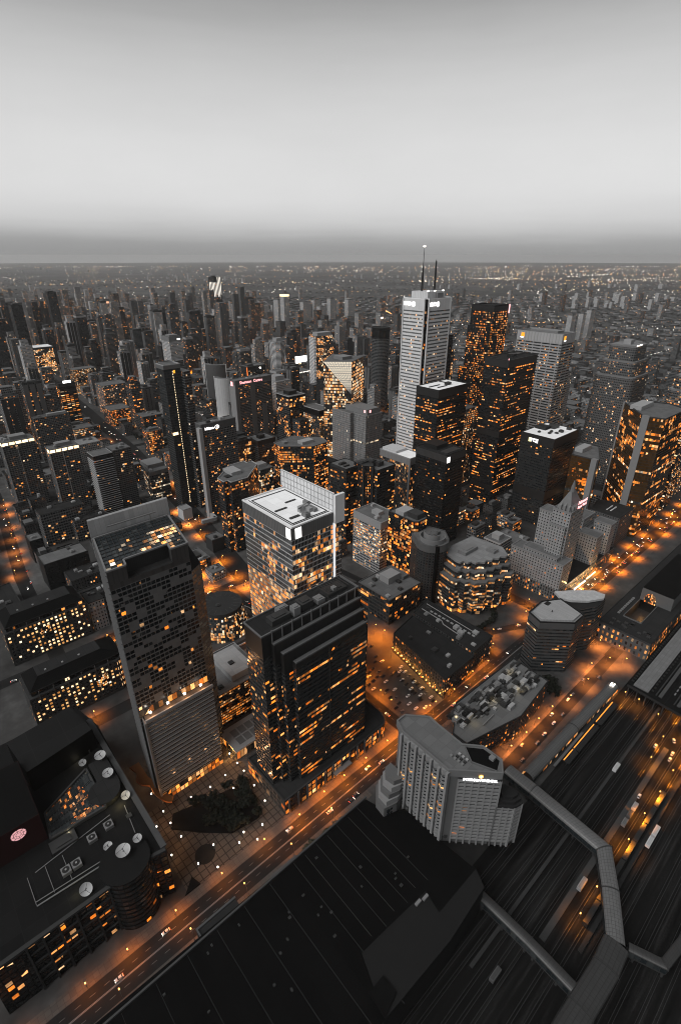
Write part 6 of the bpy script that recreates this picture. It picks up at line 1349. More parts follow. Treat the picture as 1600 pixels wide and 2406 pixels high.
rt('apartment_tower', 'wide pale-edged apartment slab with dark balconies, in front of the three-column lit tower', 'tower', 205, 1050, 60, 24, 82, F_CONDO, R_MID, 'the wide balcony slab', bay=3, fh=3, units=3, pent=((.4, .2, .95, .5, 4, CONC_P),))
rt('glowing_office', 'office block with pale roof and blazing orange upper floors, far on the west side', 'tower', 430, 1960, 62, 60, 78, facade('blazing_offices', .06, .015, (.02, .98, .15, .85), .85, .4, 1.7, .35, 8), R_WHITE, 'the blazing office block', crown=6, cmat=DARK)
rt('gold_row_slab', 'slab with even rows of gold windows behind the three-column lit tower', 'tower', 428, 1560, 60, 40, 66, facade('gold_rows', .05, .012, (.2, .8, .3, .7), .8, .5, 1.5, .35, 9), R_MID, 'the gold-row slab', bay=3)
rt('blank_slab', 'grey slab with a centred grid of orange windows and blank ends', 'tower', 410, 1290, 60, 50, 70, facade('grey_blank_lit', .17, .012, (.2, .8, .3, .75), .42, .1, 1.5, .2, 2), R_MID, 'the orange-grid slab', bay=5)
rt('court_building', 'brown low office with rows of lit windows before the wide boulevard', 'building', 385, 1190, 46, 50, 36, F_BROWN, R_MID, 'the brown low office')
rt('opera_house', 'low building with grey roof and lit orange cornice line at the park edge', 'building', 415, 1085, 44, 38, 38, facade('cornice_lit', .08, .012, (.1, .9, .3, .7), .3, .2, 1.5, .0, 3), R_MID, 'the cornice-lit low building', units=4)
rt('low_stone_block', 'low stone block with lit roof strip between the condominium pair and the boulevard', 'building', 250, 985, 40, 36, 38, F_SLAB, R_PALE, 'the low stone block', units=3)
rt('brown_box', 'low brown metal box lit orange at its foot beside the pale shaft', 'building', 270, 545, 17, 18, 18, plain('brown_metal_wall', .07, .6, .2), R_MID, 'the brown box', units=1)
rt('white_box', 'small pale box building glowing orange along its foot beside the slender dotted tower', 'building', 285, 655, 14, 18, 16, plain('white_box_wall', .45, .6, .1), R_PALE, 'the pale box')
rt('theatre', 'dark low theatre with orange-lit side wall behind the pale box', 'building', 258, 680, 18, 50, 18, F_BLANK, R_DARK, 'the dark low theatre', units=3)
rt('low_white_shop', 'short pale stone block with shops beside the orange crossroads by the concert hall', 'building', 158, 452, 40, 7, 24, F_STONE, R_MID, 'the pale corner shops') if 0 else None
# ================================================================== PLAINER NEIGHBOURS
def clash(x0, y0, x1, y1, mrg=5):
    for (a, b_, c, d) in FOOT:
        if x0 < c+mrg and x1 > a-mrg and y0 < d+mrg and y1 > b_-mrg: return True
    mx, my = (x0+x1)/2, (y0+y1)/2; rad = max(x1-x0, y1-y0)/2
    for (p, q, w) in ROADS:
        px, py = q[0]-p[0], q[1]-p[1]; L2 = px*px+py*py; t = max(0, min(1, ((mx-p[0])*px+(my-p[1])*py)/L2))
        if math.hypot(mx-p[0]-t*px, my-p[1]-t*py) < w+rad*.85: return True
    return False
GEN = []; rg = random.Random(21)
def zone(X, Y):
    d = math.hypot(X, Y); u = X/max(Y, 1)
    if d < 560: return (9, 22, 0, 0, 0)
    if d < 1000: return (12, 34, .05 if u < .1 else .12, 40, 62)
    if d < 1900:
        if u < -.25: return (14, 46, .40, 60, 130)
        if u < .2: return (14, 44, .36, 50, 110)
        return (8, 22, .10, 35, 75)
    if d < 3600:
        if u < -.15: return (10, 30, .44, 65, 190)
        if u < .15: return (8, 20, .22, 55, 120)
        return (7, 13, .045, 40, 85)
    return (6, 12, .05 if u < 0 else .03, 50, 120)
Y = 150.0
while Y < 5200:
    pitch = 42 if Y < 1100 else (52 if Y < 2200 else 84)
    X = -.74*Y-40
    while X < .74*Y+60:
        x, y = polar(X+rg.uniform(-9, 9), Y+rg.uniform(-9, 9)); h0, h1, pt, t0, t1 = zone(X, Y); X += pitch
        big = rg.random() < pt
        w, d = (rg.uniform(20, 34), rg.uniform(18, 30)) if big else (rg.uniform(24, 42), rg.uniform(20, 36))
        H = rg.uniform(t0, t1) if big else rg.uniform(h0, h1)
        if Y > 2200 and not big: w *= 1.3; d *= 1.2
        if Y < 420 and x < 480: continue
        if clash(x, y, x+w, y+d): continue
        if 380 < x < 430 and 925 < y < 1082: continue
        p = proj(x+w/2, y+d/2, H)
        if not p or not (-30 < p[0] < 1630) or p[1] > 2400: continue
        FOOT.append((x, y, x+w, y+d)); GEN.append((x, y, w, d, H, big, p))
    Y += pitch
Y = 430.0                                               # smaller lots between them
while Y < 1700:
    X = -.72*Y
    while X < .72*Y:
        x, y = polar(X+rg.uniform(-6, 6), Y+rg.uniform(-6, 6)); X += 27
        if Y < 560 and x > 250: continue
        w, d, H = rg.uniform(13, 23), rg.uniform(12, 21), rg.uniform(9, 26)
        if clash(x, y, x+w, y+d, 3) or (380 < x < 430 and 925 < y < 1082): continue
        p = proj(x+w/2, y+d/2, H)
        if not p or not (-30 < p[0] < 1630) or p[1] > 2400: continue
        FOOT.append((x, y, x+w, y+d)); GEN.append((x, y, w, d, H, False, p))
    Y += 27
def area(g): x, y, w, d, H, big, p = g; return (w+d)*(H+12)/p[2]**2
GEN.sort(key=area, reverse=True)
STY = [('dim grey', F_DIM, R_DARK), ('concrete', F_CONC, R_MID), ('dark glass', F_GLASS, R_DARK), ('grey ribbon-windowed', F_GREY, R_MID), ('black', F_BLACK2, R_DARK), ('brick', F_BRICK, R_DARK), ('slab-sided grey', F_SLAB, R_MID), ('pale', F_SLABP, R_PALE), ('balconied', F_CONDO, R_MID), ('glassy', F_CONDO2, R_MID), ('brown-framed', F_BROWN, R_MID)]
TALLS = [2, 6, 6, 7, 8, 8, 9, 9, 4, 1]
ORD = ['nearest', 'second nearest', 'third nearest', 'fourth nearest', 'fifth nearest', 'sixth nearest', 'seventh nearest', 'eighth nearest', 'ninth nearest', 'tenth nearest']
NAMED = sorted(GEN[:270], key=lambda g: g[6][2]); used = {}; plan = []
for (x, y, w, d, H, big, p) in NAMED:
    si = rg.choice(TALLS) if big else rg.choice([0, 0, 0, 1, 2, 3, 5, 5, 6, 6, 10]); sw = STY[si][0]
    best = None
    for (hx, hy, hz, sh) in HERO:
        q = proj(hx, hy, hz*.7)
        if q:
            dd = math.hypot(q[0]-p[0], q[1]-p[1])
            if best is None or dd < best[0]: best = (dd, sh, q)
    dd, sh, q = best; nearer = p[2] < q[2]
    rel = ('in front of ' if nearer else 'behind ') if abs(p[0]-q[0]) < 40 else ('beside ' if dd < 90 else 'out beyond ' if not nearer else 'short of ')
    hs = ('tall' if H > 95 else 'mid-height') if big else ('low' if H < 16 else 'mid-rise')
    pen = rg.random(); ph = () if pen < .3 else ((rg.uniform(.1, .4), rg.uniform(.1, .4), rg.uniform(.6, .9), rg.uniform(.6, .9), rg.uniform(2.5, 5), CONC if pen < .7 else METAL[1]),)
    rw = 'flat roof' if not ph else ('pale roof box' if pen < .7 else 'dark roof box')
    key = f'{hs} {sw} {"tower" if big else "building"} with {rw}, {rel}{sh}'
    used.setdefault(key, []).append(0); plan.append((key, len(used[key])-1, x, y, w, d, H, big, p, si, ph))
for (key, k, x, y, w, d, H, big, p, si, ph) in plan:
    sw, fm, rm = STY[si]; lab = key if len(used[key]) == 1 else f'{ORD[min(k, 9)]} {key}'
    nm = 'apartment_tower' if big and si in (6, 7, 8, 9) else ('office_tower' if big else 'city_building')
    rt(nm, lab, 'tower' if big else 'building', x, y, w, d, H, fm, rm, None, par=.9 if p[2] < 1300 else 0, pent=ph, units=(4 if p[2] < 700 else (2 if p[2] < 1100 else 0)), foot=False, group='plainer city buildings', seed=int(x))
    if big:
        o_ = LAST[0]; k_ = int(x*7+y) % 5
        if k_ in (0, 3): m = MB(); q_ = rectp(x+w*.18, y+d*.18, w*.64, d*.64); hh = 4+H*.09; m.prism(q_, H, H+hh, 3, 3.6); m.build('upper_tier', fm, o_); m = MB(); m.cap(q_, H+hh); m.build('upper_roof', R_MID, o_)
        if k_ in (1, 3):
            for sx in (.0, .36, .70): m = MB(); m.box(x+w*sx, y-1.1, 3, x+w*(sx+.26), y-.04, H-4); m.build('projecting_bay', CONC if k_ == 1 else CONC_D, o_)
        if k_ in (2, 4): m = MB(); m.prism(inset(rectp(x, y, w, d), -.3), H-5, H+1.2); m.build('crown', CONC_P if k_ == 2 else CONC_D, o_)
        if k_ == 4: m = MB(); m.box(x-1.2, y+d*.2, 3, x-.04, y+d*.5, H-3); m.box(x-1.2, y+d*.6, 3, x-.04, y+d*.95, H-3); m.build('projecting_bay', CONC, o_)
# the rest of the city: low roofs past counting, one mesh
m = MB(); mats = [F_DIM, F_BRICK, F_SLAB, F_CONC, R_DARK, R_MID]
def lump(x, y, w, d, H, mi):
    P_ = rectp(x, y, w, d); i0 = len(m.f); m.prism(P_, 0, H, 3.5, 3.6); n = len(m.f)-i0; m.cap(P_, H)
    m.mi[i0:i0+n] = [mi]*n; m.mi[-1] = 4+(mi % 2)
for (x, y, w, d, H, big, p) in GEN[270:]: lump(x, y, w, d, H, rg.randrange(4))
Yd = 700.0
while Yd < 9000:
    st = 30 if Yd < 1500 else (44 if Yd < 3000 else 90); X = -.7*Yd
    while X < .7*Yd:
        if rg.random() < (.55 if Yd < 3000 else .42):
            x, y = polar(X+rg.uniform(-12, 12), Yd+rg.uniform(-12, 12)); w, d = rg.uniform(8, 18)*(1 if Yd < 3000 else 1.6), rg.uniform(8, 18)*(1 if Yd < 3000 else 1.6)
            nz = mnoise.noise(Vector((x/700, y/700, 0)))
            if nz > -.15 and not clash(x, y, x+w, y+d, 2) and not (380 < x < 430 and 925 < y < 1082): lump(x, y, w, d, rg.uniform(5, 11), rg.randrange(4))
        X += st
    Yd += st
struct(m.build('low_rise_rooftops', mats), 'stuff')
# distant slabs beyond the tree belts
m = MB()
for k in range(420):
    Yd = 3600*math.exp(rg.random()*1.5); X = rg.uniform(-.7, .7)*Yd; nz = mnoise.noise(Vector((X/1500, Yd/1500, 3)))
    if nz < .05: continue
    x, y = polar(X, Yd); w, d, H = rg.uniform(20, 55), rg.uniform(18, 30), rg.uniform(25, 75)
    P_ = rectp(x, y, w, d); m.prism(P_, 0, H, 3.5, 3.2); m.cap(P_, H)
struct(m.build('distant_apartment_slabs', F_SLABP), 'stuff')

# ================================================================== LIGHTS OF THE CITY
def lightfield():
    m = MB(); r = random.Random(9)
    def dot(x, y, z, s, mi):
        i = len(m.v); m.v += [(x-s, y-s, z-s), (x+s, y-s, z-s), (x, y+s, z-s), (x, y, z+s)]
        for f in ((0, 1, 3), (1, 2, 3), (2, 0, 3)): m.f.append(tuple(i+k for k in f)); m.uv.append([(0, 0)]*3); m.mi.append(mi)
    def put(X, Yd, z, s, mi):
        x, y = polar(X, Yd); 
        dot(x, y, z, s*Yd/1000, mi)
    for k in range(7200):                                   # scattered lamps
        Yd = 650*math.exp(r.random()**1.15*3.5); X = r.uniform(-.72, .72)*Yd; x, y = polar(X, Yd)
        nz = mnoise.noise(Vector((x/900, y/900, 1)))+.6*mnoise.noise(Vector((x/230, y/230, 2)))
        if nz < r.uniform(-.3, .5): continue
        if Yd > 4500 and r.random() < .45: continue
        if any(a < x < c and b_ < y < d for (a, b_, c, d) in FOOT[:110]): continue
        put(X, Yd, r.uniform(5, 12), r.uniform(.16, .52), r.choice((0, 0, 0, 1, 1, 2, 3, 3)))
    for k in range(70):                                     # street lines along both grid directions
        Yd = 700*math.exp(r.random()*2.7); X = r.uniform(-.7, .7)*Yd; x, y = polar(X, Yd); ln = r.uniform(200, 900)*(1+Yd/3500); st = r.uniform(24, 40)*(1+Yd/3000); ax = r.random() < .5; mi = r.choice((0, 1, 1, 2, 2, 3))
        for j in range(int(ln/st)):
            xx, yy = (x+j*st, y+r.uniform(-4, 4)) if ax else (x+r.uniform(-4, 4), y+j*st)
            if any(a < xx < c and b_ < yy < d for (a, b_, c, d) in FOOT[:110]): continue
            dot(xx, yy, 9, r.uniform(.2, .5)*math.hypot(xx, yy)/1000, mi)
    for (X0, X1, Yd, n) in ((-3000, 9000, 14000, 120), (-9000, 12000, 19500, 110), (1200, 9000, 9000, 150), (-4000, 1500, 8200, 60), (3000, 9000, 11500, 90), (2000, 6500, 6000, 90), (-500, 15000, 16500, 90), (400, 3500, 5200, 70)):
        for k in range(n):                                  # bright bands of the far suburbs
            t = r.random(); put(X0+(X1-X0)*t, Yd*r.gauss(1, .02)*(1+.04*math.sin(t*9)), 8, r.uniform(.15, .6), r.choice((0, 0, 3, 3, 2, 1)))
    # winding valley road
    pr = [(300, 3900), (330, 3600), (520, 3350), (760, 3150), (1000, 3100), (1400, 3150)]
    for i in range(len(pr)-1):
        for k in range(14):
            t = k/14; put(pr[i][0]*(1-t)+pr[i+1][0]*t, pr[i][1]*(1-t)+pr[i+1][1]*t, 8, r.uniform(.3, .6), 2)
    mats = [emis('city_lamp_white', (1, .94, .86), 11.0), emis('city_lamp_amber', (1, .6, .28), 9.0), emis('city_lamp_orange', (1, .42, .12), 8.0), emis('city_lamp_pale', (1, .82, .6), 9.0)]
    struct(m.build('city_lights', mats), 'stuff')
lightfield()

# street lamps: one of each kind, then copies
def lamp_proto(kind):
    t = bpy.data.objects.new('street_lamp' if kind != 'plaza' else 'plaza_lamp', None); C.objects.link(t)
    h, arm = {'street': (9, 2.2), 'plaza': (4.2, 0), 'mast': (14, 1.5)}[kind]
    m = MB(); m.tube((0, 0, 0), (0, 0, h), .14, .08, 6); m.tube((0, 0, 0), (0, 0, .8), .24, .2, 6); p = bpy.data.objects.new('pole', m.mesh('pole', METAL[1])); C.objects.link(p); p.parent = t
    if arm: m = MB(); m.beam((0, 0, h), (0, -arm, h+.4), .12); a = bpy.data.objects.new('arm', m.mesh('arm', METAL[1])); C.objects.link(a); a.parent = t
    m = MB()
    if kind == 'plaza': m.tube((0, 0, h), (0, 0, h+.75), .34, .42, 8)
    else: m.box(-.3, -arm-.7, h+.25, .3, -arm+.1, h+.6, True)
    hd = bpy.data.objects.new('lamp_head', m.mesh('lamp_head', E_LAMPW if kind == 'plaza' else E_HOT)); C.objects.link(hd); hd.parent = t
    return t
def copy_tree(o, parent=None):
    c = o.copy(); C.objects.link(c)
    if parent is not None: c.parent = parent
    for ch in list(o.children): copy_tree(ch, c)
    return c
PROTO = {}
def street_lamp(kind, x, y, rz, power, col, label, group):
    if kind not in PROTO: PROTO[kind] = lamp_proto(kind); t = PROTO[kind]
    else: t = copy_tree_nolight(PROTO[kind])
    t.location = (x, y, 0); t.rotation_euler = (0, 0, rz); tag(t, label, 'lamp', group)
    h, arm = {'street': (8.4, 2.2), 'plaza': (5.3, 0), 'mast': (13.4, 1.5)}[kind]
    if power:
        ld = LD.setdefault((power, col, kind), None)
        if ld is None:
            if kind == 'plaza': ld = bpy.data.lights.new('lamp_light', 'POINT'); ld.energy = power
            else: ld = bpy.data.lights.new('lamp_light', 'SPOT'); ld.energy = power*LAMP_K; ld.spot_size = math.radians(144); ld.spot_blend = .75
            ld.color = col; ld.shadow_soft_size = .4; LD[(power, col, kind)] = ld
        o = bpy.data.objects.new('lamp_light', ld); C.objects.link(o); o.parent = t; o.location = (0, -arm-.3, h)
    return t
LD = {}; LAMP_K = 7.0
def copy_tree_nolight(o):
    c = o.copy(); C.objects.link(c)
    for ch in o.children:
        if ch.type == 'MESH': d = ch.copy(); C.objects.link(d); d.parent = c
    return c
OR = (1, .235, .010); PK = (1, .27, .045); WW = (1, .46, .18)
for (x, y) in ((66, 301), (65, 284), (64.5, 271), (65, 253), (65, 242), (66, 229), (79, 210), (66, 206), (74, 196), (86, 229), (84, 250), (98, 248), (111, 249), (122, 228), (123, 243), (110, 236), (121, 213), (110, 200), (98, 204), (102, 194), (123, 263), (123, 252), (56, 222), (57, 246), (92, 200)):
    street_lamp('plaza', x, y, 0, 1500, WW, 'small white-globed lamp post on the gridded plaza', 'plaza lamp posts')
for (x, y, rz, pw) in ((131, 188.8, 0, 5200), (154, 190.6, 0, 6500), (173, 190.6, 0, 6500), (195, 190.6, 0, 6500), (218, 190.6, 0, 7500), (233, 191.5, 0, 7000), (-7, 191, 0, 1500), (15, 191, 0, 2600), (43, 191, 0, 2800), (73, 191, 0, 1800), (104, 191, 0, 2200), (-40, 191, 0, 1800), (150, 173, PI, 2400), (115, 172, PI, 900), (80, 172, PI, 600), (45, 172, PI, 600), (5, 172, PI, 300), (270, 191, 0, 5000), (300, 188.8, 0, 6000), (330, 191, 0, 7000), (352, 189.5, 0, 7000)):
    street_lamp('street', x, y, rz, pw, OR, 'street lamp glowing orange along the avenue by the stepped black tower', 'street lamps on the near avenue')
for k in range(22):
    x = 470+k*24; street_lamp('street', x, 191.3 if k % 2 else 173, 0 if k % 2 else PI, 17000, OR, 'street lamp glowing orange on the busy avenue past the pointed-roofed hotel', 'street lamps on the far avenue')
for (x, y, rz) in ((237, 215, -PI/2), (237, 240, -PI/2), (237, 265, -PI/2), (249.4, 228, PI/2), (249.4, 255, PI/2), (237, 295, -PI/2), (249.4, 285, PI/2), (237, 330, -PI/2)):
    street_lamp('street', x, y, rz, 4500, OR, 'street lamp on the side street between black tower and car park', 'street lamps on the side street')
for (x, y, pw) in ((295, 256, 9000), (308, 279, 12000), (308, 291, 12000), (247, 213, 1500), (273, 187, 3000), (268, 300, 6000), (255, 292, 14000), (252, 275, 12000), (258, 256, 7000)):
    street_lamp('mast', x, y, 0, pw, OR, 'tall lamp mast at the edge of the car park', 'car park lamp masts')
for (x, y, pw) in ((285, 119, 6000), (305, 118, 6500), (325, 118.5, 6000), (345, 117.5, 5000), (368, 113, 6000), (398, 112, 9000), (420, 119, 12000), (440, 111, 12000), (458, 128, 12000), (463, 112, 9000), (450, 100, 5000)):
    street_lamp('street', x, y+5, 0, pw, PK, 'street lamp with pinkish orange glow on station street', 'station street lamps')
for (x, y, pw) in ((376, 200, 5000), (372, 232, 4000), (395, 212, 3500), (420, 200, 4500), (446, 206, 6000), (468, 215, 9000), (464, 240, 9000), (480, 255, 6000), (372, 270, 6000), (374, 300, 9000), (371, 330, 12000), (440, 330, 12000), (350, 355, 8000)):
    street_lamp('street', x, y, 0, pw, OR, 'street lamp on the curved road round the zigzag block', 'curved road lamps')
for (x, y, pw) in ((240, 455, 16000), (258, 452, 18000), (262, 478, 20000), (250, 500, 18000), (226, 478, 14000), (232, 508, 16000), (268, 520, 20000), (275, 560, 20000), (281, 600, 18000), (120, 452, 9000), (112, 420, 12000), (107, 440, 12000), (104, 462, 12000), (200, 460, 9000), (170, 458, 6000), (60, 372, 6000), (105, 372, 9000), (112, 376, 9000), (125, 360, 6000), (165, 372, 5000), (212, 362, 5000)):
    street_lamp('street', x, y, 0, pw, OR, 'street lamp at the orange-lit crossings round the concert hall', 'crossing lamps')
for (x, y, pw) in ((76, 690, 9000), (79, 720, 12000), (86, 760, 9000), (92, 800, 7000), (100, 850, 9000), (66, 655, 6000), (104, 890, 9000), (284, 640, 22000), (288, 665, 22000), (292, 690, 16000), (300, 640, 9000), (324, 740, 20000), (330, 800, 22000), (335, 850, 22000)):
    street_lamp('street', x, y, 0, pw, PK, 'street lamp in the western side streets', 'western street lamps')
rl = random.Random(12)
for k in range(46):
    Yd = rl.uniform(620, 2300); X = rl.uniform(-.62, .62)*Yd; x, y = polar(X, Yd)
    if any(a-4 < x < c+4 and b_-4 < y < d+4 for (a, b_, c, d) in FOOT): continue
    street_lamp('mast', x, y, 0, 60000 if Yd < 1300 else 160000, rl.choice((OR, PK, PK)), 'tall street lamp between the distant blocks', 'distant street lamps')
for k, (x, y, pw) in enumerate(((383, 47, 9000), (356, 46, 9000), (356, 31, 15000), (331, 31, 15000), (306, 32, 15000), (280, 32, 15000), (237, 33, 5000), (216, 33, 5000), (424, 47, 14000), (409, 86, 9000), (409, 75, 9000), (404, 58, 6000), (379, 31, 15000), (400, 38, 12000))):
    street_lamp('street', x, y, -PI/2, pw*.4, (1, .30, .015), 'low yard lamp flooding the rail siding with orange light', 'rail yard lamps')

# ================================================================== VEHICLES
def car_proto(col, v, lights=False, van=False):
    t = bpy.data.objects.new('parked_car' if not lights else 'moving_car', None); C.objects.link(t)
    def add(nm, m, mat):
        o = bpy.data.objects.new(nm, m.mesh(nm, mat)); C.objects.link(o); o.parent = t
    body = plain('car_paint_'+col, v, .25, .05); gl = WIN_D
    m = MB(); sec = [(-2.25, .45, .75), (-2.15, .35, .98), (-.9, .30, 1.0), (.9, .30, .98), (2.1, .35, .86), (2.28, .45, .65)]
    for i in range(len(sec)-1):
        (x0, a0, b0), (x1, a1, b1) = sec[i], sec[i+1]; w0 = .9 if abs(x0) < 2 else .8; w1 = .9 if abs(x1) < 2 else .8
        for sg in (1, -1):
            q = [(x0, -w0, a0), (x1, -w1, a1), (x1, -w1, b1), (x0, -w0, b0)] if sg > 0 else [(x1, w1, a1), (x0, w0, a0), (x0, w0, b0), (x1, w1, b1)]
            m.face(q)
        m.face([(x0, -w0, b0), (x1, -w1, b1), (x1, w1, b1), (x0, w0, b0)])
    for (x, a, b_), s_ in ((sec[0], -1), (sec[-1], 1)): m.face([(x, .8*s_, a), (x, -.8*s_, a), (x, -.8*s_, b_), (x, .8*s_, b_)][::-1])
    add('body', m, body)
    hh = 1.5 if not van else 1.95
    m = MB(); b0 = [(-1.75, -.82), (.95, -.82), (.95, .82), (-1.75, .82)]; b1 = [(-1.25, -.66), (.25, -.66), (.25, .66), (-1.25, .66)]
    for i in range(4):
        j = (i+1) % 4; m.face([(*b0[i], .97), (*b0[j], .97), (*b1[j], hh-.03), (*b1[i], hh-.03)])
    add('window_band', m, gl)
    m = MB(); m.box(-1.27, -.68, hh-.03, .27, .68, hh+.03); add('roof', m, body)
    for x in (-1.4, 1.4):
        for y in (-.86, .86): m = MB(); m.tube((x, y-.1, .33), (x, y+.1, .33), .33, .33, 10); add('wheel', m, DARK)
    for y in (-.6, .6):
        m = MB(); m.box(2.2, y-.2, .55, 2.32, y+.2, .75, True); add('headlight', m, E_LAMPW if lights else METAL[2])
        m = MB(); m.box(-2.3, y-.2, .62, -2.2, y+.2, .82, True); add('tail_light', m, emis('tail_red', (1, .08, .03), 6.0) if lights else plain('dull_red', .1, .4, .1, tint=(.12, .01, .01)))
    return t
CARS = {}
def car(kind, x, y, rz, label, group):
    col, v, li, van = {'white': ('white', .62, 0, 0), 'grey': ('grey', .16, 0, 0), 'dark': ('dark', .015, 0, 0), 'drive': ('driving', .10, 1, 0), 'drivew': ('driving_pale', .5, 1, 0), 'van': ('white_van', .6, 0, 1)}[kind]
    if kind not in CARS: CARS[kind] = car_proto(col, v, li, van); t = CARS[kind]
    else: t = copy_tree(CARS[kind])
    t.location = (x, y, .02); t.rotation_euler = (0, 0, rz); tag(t, label, 'car', group)
LOT = [(293, 289), (293, 280), (286, 267), (286, 259), (272, 268), (267, 264), (272, 258), (266, 256), (284, 248), (273, 251), (272, 245), (267, 247), (269, 238), (288, 238), (282, 229), (288, 221), (255, 246), (255, 239), (268, 226), (271, 213), (287, 210), (285, 199), (259, 213), (265, 207), (254, 211), (254, 205), (266, 199), (273, 195), (283, 194.5), (280, 207), (278, 214), (262, 230), (281, 262), (279, 240)]
LOT += [(300-.19*(262-y)+dx, y) for y in (205, 211, 217, 223, 229, 235, 241) for dx in (-3, -12)] + [(258, 222), (258, 228), (262, 246), (262, 252), (276, 203), (262, 219)]
kinds = 'grey dark dark white dark grey dark dark dark grey dark dark white white white white dark white white white dark white dark white dark grey white white dark white dark dark dark dark grey dark white dark dark white dark dark grey dark white dark white dark dark grey dark white dark'.split()
for k, (x, y) in enumerate(LOT):
    kd = kinds[k % len(kinds)]; w = {'white': 'white', 'grey': 'grey', 'dark': 'black'}[kd]
    car(kd, x+rl.uniform(-.5, .5), y+rl.uniform(-.5, .5), rl.choice((0, PI, 0, PI)), f'{w} car parked in the open car park', f'{w} cars in the car park')
for (x, y, rz, kd, lab) in ((206, 182.5, 0, 'drivew', 'pale car driving past the hotel on the avenue'), (195, 185.8, PI, 'drivew', 'car with headlights on beside the stepped tower podium'), (173, 176, 0, 'drive', 'car with lights on pulling in at the hall side of the avenue'), (168, 174.9, 0, 'drive', 'second car waiting behind it at the hall side of the avenue'), (151, 179, 0, 'drivew', 'pale blurred car in the middle of the avenue by the plaza'), (123, 187.5, PI, 'drivew', 'car with headlights at the plaza corner of the avenue'), (35, 187, PI, 'drivew', 'pale car passing the corner drum on the avenue'), (7, 183.5, PI, 'drivew', 'pale car at the far end of the avenue below the gridded facade')):
    car(kd, x, y, rz, lab, None)
for k in range(46):
    x = 520+rl.uniform(0, 330); ln = rl.choice((175.5, 178.2, 180.6, 184, 187, 189.2)); far = ln > 182
    car('drive' if rl.random() < .7 else 'drivew', x, ln, PI if far else 0, 'car with lights on in the traffic past the pointed-roofed hotel', 'cars in the busy avenue traffic')
for (x, y) in ((345, 119), (338, 113.5), (352, 113), (322, 113), (299, 119.5), (310, 112.5), (371, 118), (380, 118), (404, 120), (418, 112), (287, 112)):
    car(rl.choice(('white', 'grey', 'van')), x, y, 0, 'pale car standing on station street', 'cars on station street')
for (x, y, rz) in ((371, 37, 0), (378, 37.5, 0), (376, 49, 0), (392, 41, .4), (322, 40.5, 0)): car('van', x, y, rz, 'white maintenance van in the rail yard lamplight', 'vans in the rail yard')
for (x, y, rz) in ((392, 214.8, -.2), (410, 211, -.4), (430, 201, -.4), (373, 212, 1.2)): car('white', x, y, rz, 'pale car on the curved road by the zigzag block', 'cars on the curved road')

for (x0, y0, x1, y1, n, lab, grp) in ((240.5, 200, 240.5, 440, 9, 'car on the side street beside the car park', 'cars on the side street'), (300, 640, 372, 1200, 26, 'car on the wide boulevard by the park square', 'cars on the boulevard'), (62, 520, 104, 930, 16, 'car on the narrow western street', 'cars on the western street'), (-20, 466, 560, 466, 18, 'car on the cross street behind the concert hall', 'cars on the cross street'), (244, 183, 480, 183, 8, 'car on the avenue between hotel and station', 'cars on the avenue stretch')):
    for k in range(n):
        t = (k+rl.uniform(.1, .9))/n; x, y = x0+(x1-x0)*t, y0+(y1-y0)*t; a = math.atan2(y1-y0, x1-x0); sd = rl.choice((-1, 1))
        car(rl.choice(('drive', 'drive', 'drivew')), x+math.sin(a)*2.4*sd, y-math.cos(a)*2.4*sd, a if sd > 0 else a+PI, lab, grp)

# ================================================================== TREES
LEAF = plain('dark_foliage', .030, .8, .6, .4, tint=(.014, .0155, .012)); LEAF2 = plain('foliage_painted_lamplit', .05, .8, .5, .4, tint=(.055, .05, .035)); BARK = plain('bark', .04, .9, .3)  # second leaf material has lamplight put into its paler, warmer colour
def tree_proto(seed, h, cr, leafmat):
    r = random.Random(seed); t = bpy.data.objects.new('tree', None); C.objects.link(t)
    m = MB(); m.tube((0, 0, 0), (0, 0, h*.5), .28, .18, 7); tips = []
    for k in range(6):
        a = 2*PI*k/6+r.uniform(-.3, .3); e = (cr*.55*math.cos(a), cr*.55*math.sin(a), h*r.uniform(.55, .8)); m.tube((0, 0, h*r.uniform(.3, .48)), e, .12, .05, 5); tips.append(e)
    tips.append((0, 0, h*.85))
    o = bpy.data.objects.new('trunk', m.mesh('trunk', BARK)); C.objects.link(o); o.parent = t
    m = MB()
    for tp in tips*2:
        c = Vector(tp)+Vector((r.uniform(-1, 1), r.uniform(-1, 1), r.uniform(-.6, .8)))*cr*.22; R_ = cr*r.uniform(.28, .5)
        for k in range(46):
            v = Vector((r.gauss(0, 1), r.gauss(0, 1), r.gauss(0, .8))).normalized()*R_*r.uniform(.55, 1.05); p = c+v; u = v.orthogonal().normalized(); w = u.cross(v.normalized()); q = r.uniform(0, PI); s = r.uniform(.28, .55)
            a = (u*math.cos(q)+w*math.sin(q))*s; b_ = (w*math.cos(q)-u*math.sin(q))*s+v.normalized()*r.uniform(-.2, .2)
            m.face([tuple(p-a-b_), tuple(p+a-b_*.6), tuple(p+a*.8+b_), tuple(p-a*.7+b_)])
    o = bpy.data.objects.new('crown', m.mesh('crown', leafmat)); C.objects.link(o); o.parent = t; return t
TP = [tree_proto(1, 9, 4.2, LEAF), tree_proto(2, 7, 3.4, LEAF), tree_proto(3, 8, 3.8, LEAF2)]; first = {0, 1, 2}
def tree(x, y, k, label, group, sc=1.0):
    if k in first: t = TP[k]; first.discard(k)
    else: t = copy_tree(TP[k])
    t.location = (x, y, 0); t.rotation_euler = (0, 0, rl.uniform(0, 6)); t.scale = (sc, sc, sc*rl.uniform(.85, 1.15)); tag(t, label, 'tree', group)
bed = [(70, 250), (64, 241), (77, 226), (93, 211), (113, 208), (120, 223), (117, 238), (92, 244)]; n = 0
